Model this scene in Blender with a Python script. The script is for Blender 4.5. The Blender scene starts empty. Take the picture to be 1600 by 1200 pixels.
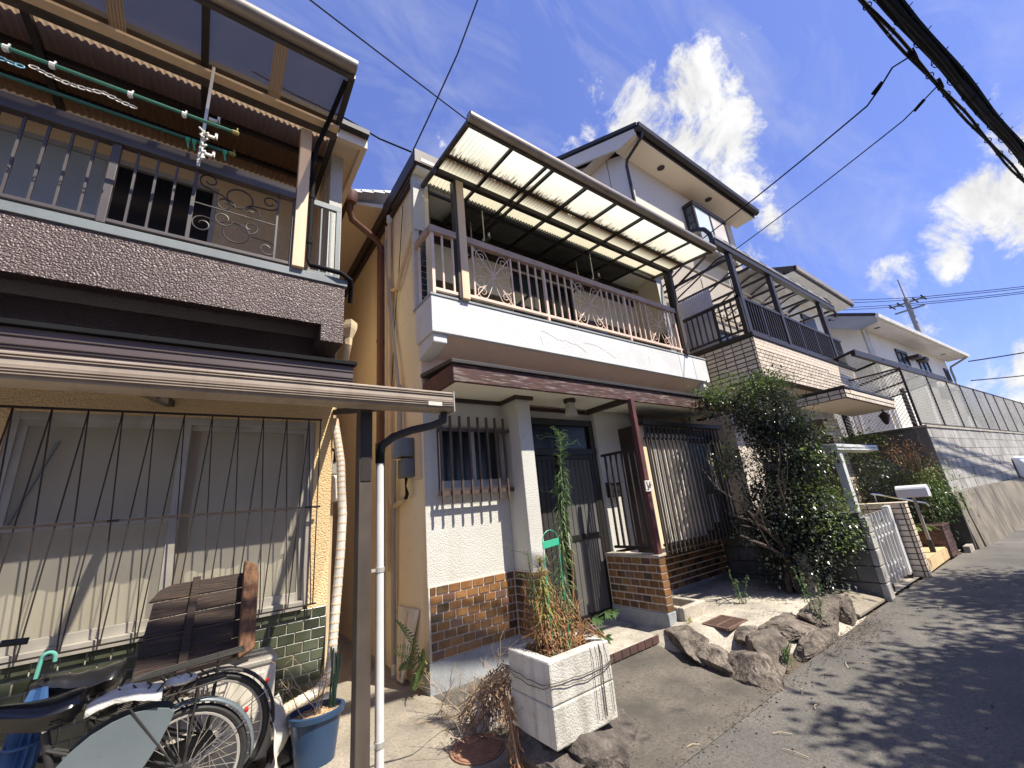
import bpy, bmesh, math, random
from mathutils import Vector, Matrix, noise as mnoise
R = random.Random(7)
C = bpy.context.scene.collection
SC = bpy.context.scene
PI = math.pi

# ------------------------------------------------------------------ camera
cam_d = bpy.data.cameras.new('camera')
cam = bpy.data.objects.new('camera', cam_d)
C.objects.link(cam)
cam.matrix_world = Matrix(((0.81153345, -0.0969443, -0.57620766, 0.0),
                           (-0.57724905, -0.28581909, -0.7649124, 0.0),
                           (-0.09053725, 0.95336732, -0.28791275, 1.42),
                           (0, 0, 0, 1)))
cam_d.sensor_width = 36.0
cam_d.lens = 640.5 / 1600 * 36
cam_d.clip_start = 0.05
cam_d.clip_end = 2000
SC.camera = cam

# ------------------------------------------------------------------ sun and sky
SUN = Vector((0.43, -1.0, 1.58)).normalized()
sun_d = bpy.data.lights.new('sun', 'SUN')
sun_d.energy = 3.9
sun_d.angle = math.radians(0.5)
sun_d.color = (1.0, 0.94, 0.83)
sun = bpy.data.objects.new('sun', sun_d)
C.objects.link(sun)
sun.rotation_euler = SUN.to_track_quat('Z', 'Y').to_euler()
sun.location = (6, -8, 20)

W = bpy.data.worlds.new('World')
SC.world = W
W.use_nodes = True
wt = W.node_tree
for n in list(wt.nodes):
    wt.nodes.remove(n)
wn, wl = wt.nodes.new, wt.links.new
sky = wn('ShaderNodeTexSky')
sky.sky_type = 'NISHITA'
sky.sun_disc = False
sky.sun_elevation = math.asin(SUN.z)
sky.sun_rotation = math.atan2(SUN.x, SUN.y)
sky.altitude = 50
sky.air_density = 1.0
sky.dust_density = 0.4
sky.ozone_density = 2.5
hsv = wn('ShaderNodeHueSaturation')
hsv.inputs['Hue'].default_value = 0.523
hsv.inputs['Saturation'].default_value = 1.0
hsv.inputs['Value'].default_value = 2.1
wl(sky.outputs[0], hsv.inputs['Color'])
gam = wn('ShaderNodeGamma'); gam.inputs['Gamma'].default_value = 0.65; wl(hsv.outputs[0], gam.inputs['Color'])
tint = wn('ShaderNodeMix'); tint.data_type = 'RGBA'; tint.blend_type = 'MULTIPLY'; tint.inputs[0].default_value = 1.0
wl(gam.outputs[0], tint.inputs[6]); tint.inputs[7].default_value = (0.565, 0.71, 1.12, 1)
tc = wn('ShaderNodeTexCoord')

def wmath(op, a, b=None, c=None, clamp=False):
    n = wn('ShaderNodeMath'); n.operation = op; n.use_clamp = clamp
    for i, v in enumerate((a, b, c)):
        if v is None: continue
        if isinstance(v, (int, float)): n.inputs[i].default_value = v
        else: wl(v, n.inputs[i])
    return n.outputs[0]

def wnoise(scale, detail, rough, vec, dist=0.0):
    n = wn('ShaderNodeTexNoise')
    n.inputs['Scale'].default_value = scale
    n.inputs['Detail'].default_value = detail
    n.inputs['Roughness'].default_value = rough
    n.inputs['Distortion'].default_value = dist
    wl(vec, n.inputs['Vector'])
    return n.outputs['Fac']

gen = tc.outputs['Generated']
# clouds: soft masses in the directions where they stand, broken up by fractal noise
CL2 = [((0.625, 0.327, 0.709), 0.115, 0.5), ((0.653, 0.237, 0.719), 0.1, 0.55), ((0.728, 0.24, 0.643), 0.111, 0.55), ((0.694, 0.299, 0.655), 0.123, 0.5), ((0.794, 0.252, 0.554), 0.083, 0.45), ((0.842, 0.236, 0.486), 0.059, 0.42), ((0.528, 0.352, 0.772), 0.073, 0.34), ((0.561, 0.393, 0.728), 0.061, 0.36), ((0.676, 0.141, 0.723), 0.059, 0.26), ((0.543, 0.442, 0.714), 0.063, 0.25), ((0.7, 0.177, 0.692), 0.055, 0.4), ((0.925, -0.031, 0.379), 0.101, 0.55), ((0.898, -0.074, 0.434), 0.072, 0.5), ((0.93, 0.015, 0.366), 0.068, 0.42), ((0.93, -0.073, 0.359), 0.117, 0.55), ((0.869, -0.085, 0.487), 0.062, 0.3), ((0.947, 0.034, 0.319), 0.048, 0.38), ((0.938, 0.124, 0.324), 0.063, 0.26), ((0.992, 0.052, 0.116), 0.068, 0.42), ((0.991, 0.013, 0.135), 0.057, 0.42), ((0.969, 0.107, 0.223), 0.058, 0.3), ((0.851, 0.274, 0.447), 0.061, 0.36), ((0.997, 0.005, 0.083), 0.086, 0.45)]
f1 = wnoise(8.5, 12, 0.66, gen, 0.5)
f2 = wnoise(24.0, 8, 0.66, gen, 0.3)
frac = wmath('ADD', wmath('MULTIPLY', f1, 1.0), wmath('MULTIPLY', f2, 0.55))
acc = None
for (d, rad, amp) in CL2:
    dv = Vector(d).normalized()
    vm = wn('ShaderNodeVectorMath'); vm.operation = 'DISTANCE'
    wl(gen, vm.inputs[0]); vm.inputs[1].default_value = dv
    q = wmath('DIVIDE', vm.outputs['Value'], rad)
    g = wmath('MULTIPLY', wmath('SUBTRACT', 1.0, wmath('MULTIPLY', q, q), clamp=True), amp)
    acc = g if acc is None else wmath('MAXIMUM', acc, g)
base = wmath('MULTIPLY', wmath('SUBTRACT', wnoise(2.2, 3, 0.5, gen), 0.55, clamp=True), 1.6)
wisp = wn('ShaderNodeMapping'); wisp.inputs['Scale'].default_value = (3.0, 9.0, 5.0)
wisp.inputs['Rotation'].default_value = (0.3, 0.2, 0.9)
wl(gen, wisp.inputs['Vector'])
thin = wmath('MULTIPLY', wmath('SUBTRACT', wnoise(1.0, 7, 0.6, wisp.outputs[0], 0.8), 0.46, clamp=True), 0.85)
cov = wmath('ADD', wmath('MULTIPLY', frac, 1.15), wmath('ADD', acc, wmath('MULTIPLY', base, 0.6)))
mr = wn('ShaderNodeMapRange'); mr.interpolation_type = 'SMOOTHSTEP'
wl(cov, mr.inputs['Value'])
mr.inputs['From Min'].default_value = 1.13
mr.inputs['From Max'].default_value = 1.42
mask = wmath('MAXIMUM', mr.outputs[0], thin, clamp=True)
sh = wn('ShaderNodeMapRange')
wl(f1, sh.inputs['Value'])
sh.inputs['From Min'].default_value = 0.38
sh.inputs['From Max'].default_value = 0.66
sh.inputs['To Min'].default_value = 0.66
sh.inputs['To Max'].default_value = 1.0
cl = wn('ShaderNodeMix'); cl.data_type = 'RGBA'; cl.blend_type = 'MULTIPLY'; cl.inputs[0].default_value = 1.0
cl.inputs[6].default_value = (5.25, 5.25, 5.25, 1)
cmb = wn('ShaderNodeCombineColor')
for i in range(3): wl(sh.outputs[0], cmb.inputs[i])
wl(cmb.outputs[0], cl.inputs[7])
mx = wn('ShaderNodeMix'); mx.data_type = 'RGBA'
wl(mask, mx.inputs[0]); wl(tint.outputs[2], mx.inputs[6]); wl(cl.outputs[2], mx.inputs[7])
bg = wn('ShaderNodeBackground'); bg.inputs['Strength'].default_value = 0.1
wl(mx.outputs[2], bg.inputs['Color'])
wo = wn('ShaderNodeOutputWorld'); wl(bg.outputs[0], wo.inputs[0])

vs = SC.view_settings
vs.view_transform = 'Standard'
vs.look = 'None'
vs.exposure = 1.05
vs.gamma = 1.0
vs.use_curve_mapping = False
SC.cycles.max_bounces = 12
SC.cycles.diffuse_bounces = 8
SC.cycles.transparent_max_bounces = 16
SC.cycles.use_denoising = True
SC.cycles.sample_clamp_indirect = 8.0

# ------------------------------------------------------------------ helpers
def tag(o, label=None, cat=None, group=None, kind=None):
    if label: o['label'] = label
    if cat: o['category'] = cat
    if group: o['group'] = group
    if kind: o['kind'] = kind
    return o

def adopt(o, parent):
    if parent is not None:
        o.parent = parent
        o.matrix_parent_inverse = WM(parent).inverted()
    return o

def WM(o):
    m = o.matrix_basis
    if o.parent is not None:
        return WM(o.parent) @ o.matrix_parent_inverse @ m
    return m

def thing(name, label, cat, loc=(0, 0, 0), group=None):
    o = bpy.data.objects.new(name, None)
    o.empty_display_size = 0.1
    C.objects.link(o)
    o.location = loc
    return tag(o, label, cat, group)

class MB:
    def __init__(s): s.v, s.f = [], []
    def add(s, vs, fs):
        n = len(s.v); s.v += [tuple(p) for p in vs]; s.f += [tuple(i + n for i in f) for f in fs]; return s
    def box(s, x0, x1, y0, y1, z0, z1):
        if x0 > x1: x0, x1 = x1, x0
        if y0 > y1: y0, y1 = y1, y0
        if z0 > z1: z0, z1 = z1, z0
        return s.add([(x0,y0,z0),(x1,y0,z0),(x1,y1,z0),(x0,y1,z0),(x0,y0,z1),(x1,y0,z1),(x1,y1,z1),(x0,y1,z1)],
                     [(0,3,2,1),(4,5,6,7),(0,1,5,4),(1,2,6,5),(2,3,7,6),(3,0,4,7)])
    def hexa(s, a, b):            # a, b: four corners each (matching order), a solid between two quads
        return s.add(list(a) + list(b), [(0,1,2,3),(7,6,5,4),(0,4,5,1),(1,5,6,2),(2,6,7,3),(3,7,4,0)])
    def prism(s, poly, off):
        n = len(poly); off = Vector(off); b = [Vector(p) + off for p in poly]
        return s.add(list(poly) + b, [tuple(range(n))[::-1], tuple(range(n, 2*n))] + [(i, (i+1) % n, n + (i+1) % n, n + i) for i in range(n)])
    def bar(s, p, q, w, h=None, up=(0, 0, 1)):   # square section rod from p to q
        p, q = Vector(p), Vector(q); h = h or w
        d = (q - p).normalized(); u = Vector(up)
        if abs(d.dot(u)) > .98: u = Vector((0, 1, 0))
        a = d.cross(u).normalized() * (w/2); b = a.cross(d).normalized() * (h/2)
        return s.hexa([p-a-b, p+a-b, p+a+b, p-a+b], [q-a-b, q+a-b, q+a+b, q-a+b])
    def tube(s, pts, r, n=8, caps=True, closed=False):
        pts = [Vector(p) for p in pts]; m = len(pts); base = len(s.v)
        rr = r if isinstance(r, (list, tuple)) else [r] * m
        prev = None
        for i, p in enumerate(pts):
            if closed: d = pts[(i+1) % m] - pts[i-1]
            else: d = pts[min(i+1, m-1)] - pts[max(i-1, 0)]
            if d.length < 1e-9: d = Vector((0, 0, 1))
            d.normalize()
            if prev is None:
                a = d.orthogonal().normalized()
            else:
                a = prev - d * prev.dot(d)
                a = a.normalized() if a.length > 1e-6 else d.orthogonal().normalized()
            prev = a; b = d.cross(a)
            for k in range(n):
                t = 2*PI*k/n
                s.v.append(tuple(p + (a*math.cos(t) + b*math.sin(t)) * rr[i]))
        for i in range(m if closed else m-1):
            j = (i+1) % m
            for k in range(n):
                l = (k+1) % n
                s.f.append((base+i*n+k, base+i*n+l, base+j*n+l, base+j*n+k))
        if caps and not closed:
            s.f.append(tuple(base+k for k in range(n))[::-1]); s.f.append(tuple(base+(m-1)*n+k for k in range(n)))
        return s
    def lathe(s, c, prof, n=24, axis='Z', cap=True, sx=1.0, sy=1.0):   # prof: (radius, height)
        base = len(s.v); c = Vector(c)
        for (r, h) in prof:
            for k in range(n):
                t = 2*PI*k/n; x, y = r*math.cos(t)*sx, r*math.sin(t)*sy
                s.v.append(tuple(c + (Vector((x, y, h)) if axis == 'Z' else Vector((x, h, y)) if axis == 'Y' else Vector((h, x, y)))))
        for i in range(len(prof)-1):
            for k in range(n):
                l = (k+1) % n
                s.f.append((base+i*n+k, base+i*n+l, base+(i+1)*n+l, base+(i+1)*n+k))
        if cap:
            s.f.append(tuple(base+k for k in range(n))[::-1]); m = len(prof)-1
            s.f.append(tuple(base+m*n+k for k in range(n)))
        return s
    def quad(s, a, b, c, d): return s.add([a, b, c, d], [(0, 1, 2, 3)])
    def build(s, name, mat, parent=None, smooth=False, bevel=0, seg=2, label=None, cat=None, group=None, kind=None, solid=0):
        me = bpy.data.meshes.new(name); me.from_pydata(s.v, [], s.f); me.update()
        if smooth:
            me.polygons.foreach_set('use_smooth', [True]*len(me.polygons))
        bm = bmesh.new(); bm.from_mesh(me); bmesh.ops.recalc_face_normals(bm, faces=bm.faces); bm.to_mesh(me); bm.free()
        me.materials.append(mat)
        o = bpy.data.objects.new(name, me); C.objects.link(o)
        adopt(o, parent)
        if smooth:
            try: me.set_sharp_from_angle(angle=math.radians(42))
            except Exception: pass
        if solid:
            m = o.modifiers.new('solid', 'SOLIDIFY'); m.thickness = solid; m.offset = 0
        if bevel:
            m = o.modifiers.new('bevel', 'BEVEL'); m.width = bevel; m.segments = seg; m.limit_method = 'ANGLE'; m.angle_limit = math.radians(35)
        return tag(o, label, cat, group, kind)

def Bx(x0, x1, y0, y1, z0, z1): return MB().box(x0, x1, y0, y1, z0, z1)

def inst(mesh, name, loc, scale=(1, 1, 1), rot=(0, 0, 0), parent=None):
    o = bpy.data.objects.new(name, mesh); C.objects.link(o)
    o.location = loc; o.scale = scale; o.rotation_euler = rot
    return adopt(o, parent)

def dup(root, delta, label=None, name=None):
    r = root.copy(); C.objects.link(r); r.location = Vector(root.location) + Vector(delta)
    if label: r['label'] = label
    for ch in root.children:
        c = ch.copy(); C.objects.link(c); c.parent = r; c.matrix_parent_inverse = ch.matrix_parent_inverse
        for g in ch.children:
            d = g.copy(); C.objects.link(d); d.parent = c; d.matrix_parent_inverse = g.matrix_parent_inverse
    return r

def arc(c, r, a0, a1, n, plane='XZ'):
    out = []
    for i in range(n+1):
        t = a0 + (a1-a0)*i/n
        x, y = r*math.cos(t), r*math.sin(t)
        out.append((c[0]+x, c[1], c[2]+y) if plane == 'XZ' else (c[0]+x, c[1]+y, c[2]) if plane == 'XY' else (c[0], c[1]+x, c[2]+y))
    return out

def spiral(c, r0, r1, a0, turns, n, y):
    return [(c[0] + (r0+(r1-r0)*i/n)*math.cos(a0+turns*2*PI*i/n), y, c[1] + (r0+(r1-r0)*i/n)*math.sin(a0+turns*2*PI*i/n)) for i in range(n+1)]

def sag(p, q, s, n=16):
    p, q = Vector(p), Vector(q)
    return [p.lerp(q, i/n) - Vector((0, 0, s*4*(i/n)*(1-i/n))) for i in range(n+1)]

# ------------------------------------------------------------------ materials
def mat(name, col, col2=None, rough=.6, vs=4., vlo=.35, vhi=.65, bump=0., bs=40., bd=.01, metal=0., spec=.5, rnd=0.,
        stretch=(1, 1, 1), bstretch=(1, 1, 1), streak=0., scol=(.05, .04, .03), sscale=(9, 9, .5), spots=0., pcol=(.05, .04, .03), pscale=25.,
        coat=0., voro=False, detail=6., transl=0., alpha=1., tcol=None, per=False, gnoise=0.):
    col, col2, scol, pcol = (None if q is None else tuple(min(.86, v*1.2) for v in q) for q in (col, col2, scol, pcol))
    m = bpy.data.materials.new(name); m.use_nodes = True
    t = m.node_tree; nn, ln = t.nodes.new, t.links.new
    b = t.nodes['Principled BSDF']; out = t.nodes['Material Output']
    co = nn('ShaderNodeTexCoord').outputs['Object']
    oi = nn('ShaderNodeObjectInfo')
    if per:      # a different piece of the pattern on every piece that shares one mesh
        va = nn('ShaderNodeVectorMath'); va.operation = 'ADD'
        vm = nn('ShaderNodeVectorMath'); vm.operation = 'SCALE'
        cx = nn('ShaderNodeCombineXYZ')
        for i in range(3): ln(oi.outputs['Random'], cx.inputs[i])
        ln(cx.outputs[0], vm.inputs[0]); vm.inputs['Scale'].default_value = 37.0
        ln(co, va.inputs[0]); ln(vm.outputs[0], va.inputs[1]); co = va.outputs[0]
    def mapping(sc):
        if sc == (1, 1, 1): return co
        mp = nn('ShaderNodeMapping'); mp.inputs['Scale'].default_value = sc; ln(co, mp.inputs[0]); return mp.outputs[0]
    def noise(scale, vec, det=detail, r=.55):
        n = nn('ShaderNodeTexNoise'); n.inputs['Scale'].default_value = scale; n.inputs['Detail'].default_value = det
        n.inputs['Roughness'].default_value = r; ln(vec, n.inputs['Vector']); return n.outputs['Fac']
    def ramp(v, lo, hi, tmax=1.):
        r = nn('ShaderNodeMapRange'); r.inputs['From Min'].default_value = lo; r.inputs['From Max'].default_value = hi
        r.inputs['To Max'].default_value = tmax; ln(v, r.inputs['Value']); return r.outputs[0]
    def mix(f, a, c, mode='MIX'):
        x = nn('ShaderNodeMix'); x.data_type = 'RGBA'; x.blend_type = mode
        if isinstance(f, (int, float)): x.inputs[0].default_value = f
        else: ln(f, x.inputs[0])
        for i, v in ((6, a), (7, c)):
            if isinstance(v, tuple): x.inputs[i].default_value = (*v[:3], 1)
            else: ln(v, x.inputs[i])
        return x.outputs[2]
    col2 = col2 or tuple(c*.78 for c in col)
    c = mix(ramp(noise(vs, mapping(stretch)), vlo, vhi), col, col2)
    if gnoise:
        c = mix(ramp(noise(48, co, 5, .75), .44, .60, gnoise), c, tuple(v*.45 for v in col))
    if streak:
        c = mix(ramp(noise(1., mapping(sscale), 4), .52, .74, streak), c, scol)
    if spots:
        c = mix(ramp(noise(pscale, co, 5, .65), .60, .68, spots), c, pcol)
    if rnd:
        hs = nn('ShaderNodeHueSaturation')
        hs.inputs['Value'].default_value = 1.
        r = nn('ShaderNodeMapRange'); r.inputs['To Min'].default_value = 1-rnd; r.inputs['To Max'].default_value = 1+rnd
        ln(oi.outputs['Random'], r.inputs['Value']); ln(r.outputs[0], hs.inputs['Value']); ln(c, hs.inputs['Color']); c = hs.outputs[0]
    ln(c, b.inputs['Base Color'])
    b.inputs['Roughness'].default_value = rough; b.inputs['Metallic'].default_value = metal
    b.inputs['Specular IOR Level'].default_value = spec
    if coat: b.inputs['Coat Weight'].default_value = coat; b.inputs['Coat Roughness'].default_value = .08
    if bump:
        bp = nn('ShaderNodeBump'); bp.inputs['Strength'].default_value = bump; bp.inputs['Distance'].default_value = bd
        if voro:
            v = nn('ShaderNodeTexVoronoi'); v.feature = 'SMOOTH_F1'; v.inputs['Scale'].default_value = bs; v.inputs['Smoothness'].default_value = .6
            wv = nn('ShaderNodeVectorMath'); wv.operation = 'ADD'; nz = nn('ShaderNodeTexNoise'); nz.inputs['Scale'].default_value = bs*.6
            sc = nn('ShaderNodeVectorMath'); sc.operation = 'SCALE'; sc.inputs['Scale'].default_value = .8/bs
            ln(co, nz.inputs['Vector']); ln(nz.outputs['Color'], sc.inputs[0]); ln(co, wv.inputs[0]); ln(sc.outputs[0], wv.inputs[1])
            ln(wv.outputs[0], v.inputs['Vector'])
            inv = nn('ShaderNodeMath'); inv.operation = 'SUBTRACT'; inv.inputs[0].default_value = 1.; ln(v.outputs['Distance'], inv.inputs[1])
            ln(inv.outputs[0], bp.inputs['Height'])
        else:
            ln(noise(bs, mapping(bstretch), 5, .6), bp.inputs['Height'])
        ln(bp.outputs[0], b.inputs['Normal'])
    sh = b.outputs[0]
    if transl:
        tr = nn('ShaderNodeBsdfTranslucent')
        if tcol: tr.inputs['Color'].default_value = (*tcol, 1)
        else: ln(c, tr.inputs['Color'])
        ms = nn('ShaderNodeMixShader'); ms.inputs[0].default_value = transl; ln(sh, ms.inputs[1]); ln(tr.outputs[0], ms.inputs[2]); sh = ms.outputs[0]
    if alpha < 1:
        tp = nn('ShaderNodeBsdfTransparent'); tp.inputs['Color'].default_value = (*(tcol or (1, 1, 1)), 1)
        ms = nn('ShaderNodeMixShader'); ms.inputs[0].default_value = alpha; ln(tp.outputs[0], ms.inputs[1]); ln(sh, ms.inputs[2]); sh = ms.outputs[0]
    ln(sh, out.inputs['Surface'])
    return m

M_asphalt = mat('asphalt', (.185, .17, .147), (.105, .099, .089), rough=.9, vs=1.3, bump=1., bs=130, bd=.008, gnoise=.75, spots=.45, pcol=(.30, .28, .25), pscale=70, spec=.25)
M_apron = mat('apron concrete', (.36, .31, .24), (.20, .175, .138), rough=.9, vs=1.9, bump=.6, bs=90, bd=.005, gnoise=.6, spots=.6, pcol=(.13, .12, .10), pscale=7, spec=.25)
M_apron2 = mat('brushed concrete', (.17, .148, .12), (.08, .073, .062), rough=.9, vs=2.2, bump=.9, bs=26, bd=.006, bstretch=(.5, 9, 1), gnoise=.7, spots=.7, pcol=(.05, .046, .04), pscale=5, spec=.25)
M_soil = mat('dry soil', (.16, .125, .09), (.09, .07, .05), rough=.95, vs=5, bump=.8, bs=50, bd=.02, gnoise=.4)
M_conc = mat('grey concrete', (.46, .41, .33), (.28, .25, .205), rough=.9, vs=3, bump=.6, bs=60, bd=.005, gnoise=.55, spots=.4, pcol=(.13, .12, .10), pscale=9, streak=.4, scol=(.10, .09, .075))
M_rock = mat('rock', (.26, .215, .17), (.065, .053, .043), rough=.95, vs=11, bump=1., bs=38, bd=.03, gnoise=.6, rnd=.25, spots=.5, pcol=(.045, .038, .03), pscale=11)
M_block = mat('concrete block', (.42, .40, .355), (.27, .255, .225), rough=.92, vs=3.5, bump=.5, bs=70, bd=.005, gnoise=.4, streak=.75, scol=(.14, .13, .115), sscale=(7, 7, .6), rnd=.12)
M_blockd = mat('dark concrete block', (.17, .165, .15), (.085, .085, .075), rough=.95, vs=3.5, bump=.5, bs=70, bd=.006, gnoise=.3, rnd=.15)  # darker grey block for the yard wall and the return wall
M_retain = mat('stained retaining concrete', (.27, .235, .18), (.13, .115, .09), rough=.92, vs=1.6, bump=.6, bs=50, bd=.006, gnoise=.5, streak=.9, scol=(.035, .032, .027), sscale=(4.5, 4.5, .35))
M_stucco = mat('white stucco', (.535, .52, .465), (.475, .46, .405), rough=.88, vs=1.2, bump=.65, bs=88, bd=.006, voro=True, spec=.25, spots=.25, pcol=(.38, .355, .30), pscale=7, streak=.3, scol=(.36, .33, .27), sscale=(7, 7, .5))
M_plant = mat('dirty white planter stucco', (.52, .50, .445), (.41, .39, .335), rough=.9, vs=4, bump=.5, bs=105, bd=.006, voro=True, spec=.2, spots=.5, pcol=(.20, .185, .15), pscale=16, streak=.4, scol=(.10, .09, .07), sscale=(12, 12, 1.2))
M_slab = mat('white painted render', (.575, .575, .56), (.50, .50, .49), rough=.8, vs=2.5, bump=.4, bs=60, bd=.005, voro=True, spots=.2, pcol=(.36, .355, .34), pscale=14)
M_peach = mat('peach painted render', (.80, .56, .44), (.70, .48, .37), rough=.8, vs=2, bump=.25, bs=60, bd=.004, spots=.2, pcol=(.5, .33, .25), pscale=9)
M_cream = mat('cream wall paint', (.78, .66, .47), (.70, .585, .405), rough=.8, vs=.8, bump=.35, bs=50, bd=.004, streak=.7, scol=(.42, .29, .16), sscale=(5, 2.2, .25), spots=.25, pcol=(.26, .19, .12), pscale=12)
M_tan = mat('tan wall paint', (.74, .58, .38), (.66, .51, .33), rough=.82, vs=.7, bump=.35, bs=60, bd=.004, streak=.5, scol=(.38, .27, .16), sscale=(3, 3, .3))
M_tanst = mat('tan stucco', (.72, .53, .30), (.63, .46, .25), rough=.85, vs=1.1, bump=.8, bs=75, bd=.009, voro=True)
M_beige = mat('beige eave paint', (.78, .64, .48), (.72, .58, .43), rough=.75, vs=1, bump=.1)
M_brownst = mat('glossy brown stucco', (.115, .080, .070), (.08, .056, .048), rough=.42, vs=1.5, bump=1., bs=85, bd=.009, voro=True, spec=.5)
M_bgrey = mat('blue grey paint', (.165, .185, .185), (.13, .147, .148), rough=.55, vs=3, bump=.1, streak=.3, scol=(.09, .09, .088))
M_grey_base = mat('grey plinth', (.33, .345, .35), (.24, .25, .25), rough=.9, vs=3, bump=.35, bs=70, bd=.004, gnoise=.3, spots=.5, pcol=(.15, .145, .135), pscale=10)
M_soffit = mat('cream soffit', (.82, .79, .66), (.74, .70, .56), rough=.8, vs=1.2, spots=.25, pcol=(.55, .47, .26), pscale=5)
M_wood_red = mat('weathered red wood', (.078, .031, .025), (.038, .019, .016), rough=.75, vs=5, stretch=(1, 3, 6), bump=.6, bs=9, bstretch=(1.5, 8, 14), bd=.004, streak=.75, scol=(.30, .25, .22), sscale=(7, 10, 70))
M_red = mat('dark red paint', (.105, .034, .03), (.07, .026, .023), rough=.6, vs=6, spots=.4, pcol=(.26, .12, .10), pscale=30, bump=.15)
M_trim = mat('dark brown trim', (.045, .028, .02), (.032, .02, .015), rough=.55, vs=6)
M_brown = mat('bronze aluminium', (.075, .058, .045), (.05, .039, .03), rough=.6, vs=5, metal=.1, streak=.3, scol=(.14, .12, .10))
M_bronze_dk = mat('dark bronze aluminium', (.032, .024, .019), (.023, .018, .014), rough=.45, metal=.1, vs=6)
M_tube = mat('weathered bronze tube', (.33, .28, .23), (.22, .185, .15), rough=.45, metal=.3, vs=3, stretch=(.5, 3, 3), streak=.4, scol=(.12, .10, .08))
M_post = mat('faded beige post', (.68, .50, .32), (.55, .40, .25), rough=.6, vs=4, stretch=(1, 1, .3), spots=.2, pcol=(.26, .18, .11), pscale=12)
M_railp = mat('faded pink brown rail', (.37, .265, .215), (.30, .21, .17), rough=.5, vs=6, bump=.1, spots=.3, pcol=(.32, .13, .08), pscale=22)
M_railw = mat('pale rail bars', (.70, .52, .40), (.58, .43, .34), rough=.5, vs=9)
M_rail1 = mat('dark grey purple rail', (.075, .062, .058), (.055, .045, .043), rough=.45, vs=5, spots=.2, pcol=(.16, .14, .12), pscale=30)
M_iron = mat('black iron', (.02, .016, .015), (.035, .024, .02), rough=.5, vs=14, spec=.5)
M_bar = mat('brown bar paint', (.085, .058, .045), (.06, .042, .033), rough=.45, vs=9)
M_door = mat('bronze door aluminium', (.022, .018, .015), (.016, .014, .012), rough=.45, metal=.1, vs=3)
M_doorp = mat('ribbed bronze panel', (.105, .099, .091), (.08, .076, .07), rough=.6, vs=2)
M_doorq = mat('shaded ribbed bronze panel', (.032, .030, .028), (.025, .023, .022), rough=.6, vs=2)  # left leaf's shade put into the colour; same panel as the sunlit leaf
M_glassd = mat('dark window glass', (.012, .013, .016), (.016, .017, .018), rough=.18, spec=.35, vs=1)
M_glassb = mat('reflecting window glass', (.03, .038, .05), (.04, .05, .065), rough=.02, spec=.9, vs=1, coat=.6)
M_alu = mat('dull aluminium', (.42, .40, .36), (.33, .315, .285), rough=.5, metal=.2, vs=5, streak=.3, scol=(.18, .165, .145))
M_tile_a = mat('amber glazed tile', (.20, .105, .04), (.13, .062, .026), rough=.22, vs=12, vlo=.38, vhi=.66, rnd=.35, per=True, coat=.35, spots=.6, pcol=(.085, .05, .027), pscale=13)
M_tile_o = mat('orange glazed tile', (.25, .13, .05), (.19, .09, .035), rough=.2, vs=9, rnd=.25, per=True, coat=.35, spots=.5, pcol=(.12, .06, .03), pscale=12)
M_tile_m = mat('mauve brown glazed tile', (.17, .085, .055), (.10, .062, .045), rough=.18, vs=8, rnd=.3, per=True, coat=.5, spots=.6, pcol=(.07, .05, .03), pscale=9)
M_tile_d = mat('dark brown glazed tile', (.06, .042, .028), (.14, .085, .035), rough=.16, vs=8, vlo=.45, vhi=.7, rnd=.3, per=True, coat=.5)
M_tile_g = mat('dark green glazed tile', (.05, .06, .038), (.075, .085, .052), rough=.25, vs=8, rnd=.4, per=True, coat=.3)
M_grout = mat('pale grout', (.66, .58, .48), (.54, .47, .38), rough=.9, vs=6, bump=.3)
M_groutg = mat('grey grout', (.56, .53, .44), (.45, .42, .35), rough=.9, vs=6, bump=.3)
M_tile_b = mat('beige porcelain tile', (.60, .505, .385), (.53, .44, .33), rough=.5, vs=12, rnd=.16, per=True, bump=.2, bs=60, bd=.002)
M_groutd = mat('dark grout', (.13, .10, .078), (.09, .07, .055), rough=.95, vs=8)
M_tile_p = mat('dark maroon brick', (.085, .045, .038), (.06, .034, .03), rough=.6, vs=9, rnd=.2, per=True)
M_h3 = mat('pale beige siding', (.64, .56, .46), (.58, .50, .41), rough=.8, vs=1, bump=.25, bs=40, bd=.003)
M_h3s = mat('speckled beige siding', (.62, .535, .44), (.48, .41, .33), rough=.85, vs=30, bump=.8, bs=30, bd=.012)
M_h4 = mat('cream render', (.72, .67, .57), (.66, .61, .52), rough=.85, vs=.8, bump=.2, streak=.3, scol=(.48, .44, .37), sscale=(2, 2, .3))
M_white = mat('white powder paint', (.60, .59, .565), (.52, .51, .485), rough=.4, vs=4, spots=.2, pcol=(.38, .36, .32), pscale=16)
M_whited = mat('dirty white plastic', (.66, .63, .56), (.50, .48, .43), rough=.45, vs=5, streak=.4, scol=(.3, .27, .22))
M_pvcb = mat('brown pvc pipe', (.13, .06, .042), (.11, .052, .037), rough=.45, vs=3)
M_pvct = mat('tan pvc pipe', (.60, .47, .30), (.52, .41, .26), rough=.5, vs=3)
M_black = mat('black rubber', (.018, .018, .018), (.028, .027, .026), rough=.55, vs=8)
M_blackg = mat('glossy black vinyl', (.012, .012, .013), (.018, .018, .02), rough=.24, vs=5, spec=.6)
M_chrome = mat('chrome', (.72, .72, .72), (.6, .6, .6), rough=.2, metal=1., vs=9)
M_tag = mat('green plastic', (.05, .38, .22), (.04, .32, .19), rough=.4, vs=5)
M_mint = mat('mint plastic', (.14, .44, .36), (.12, .38, .31), rough=.4, vs=5)
M_blue = mat('navy plastic', (.022, .052, .11), (.02, .045, .095), rough=.28, vs=3, spec=.5)
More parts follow.
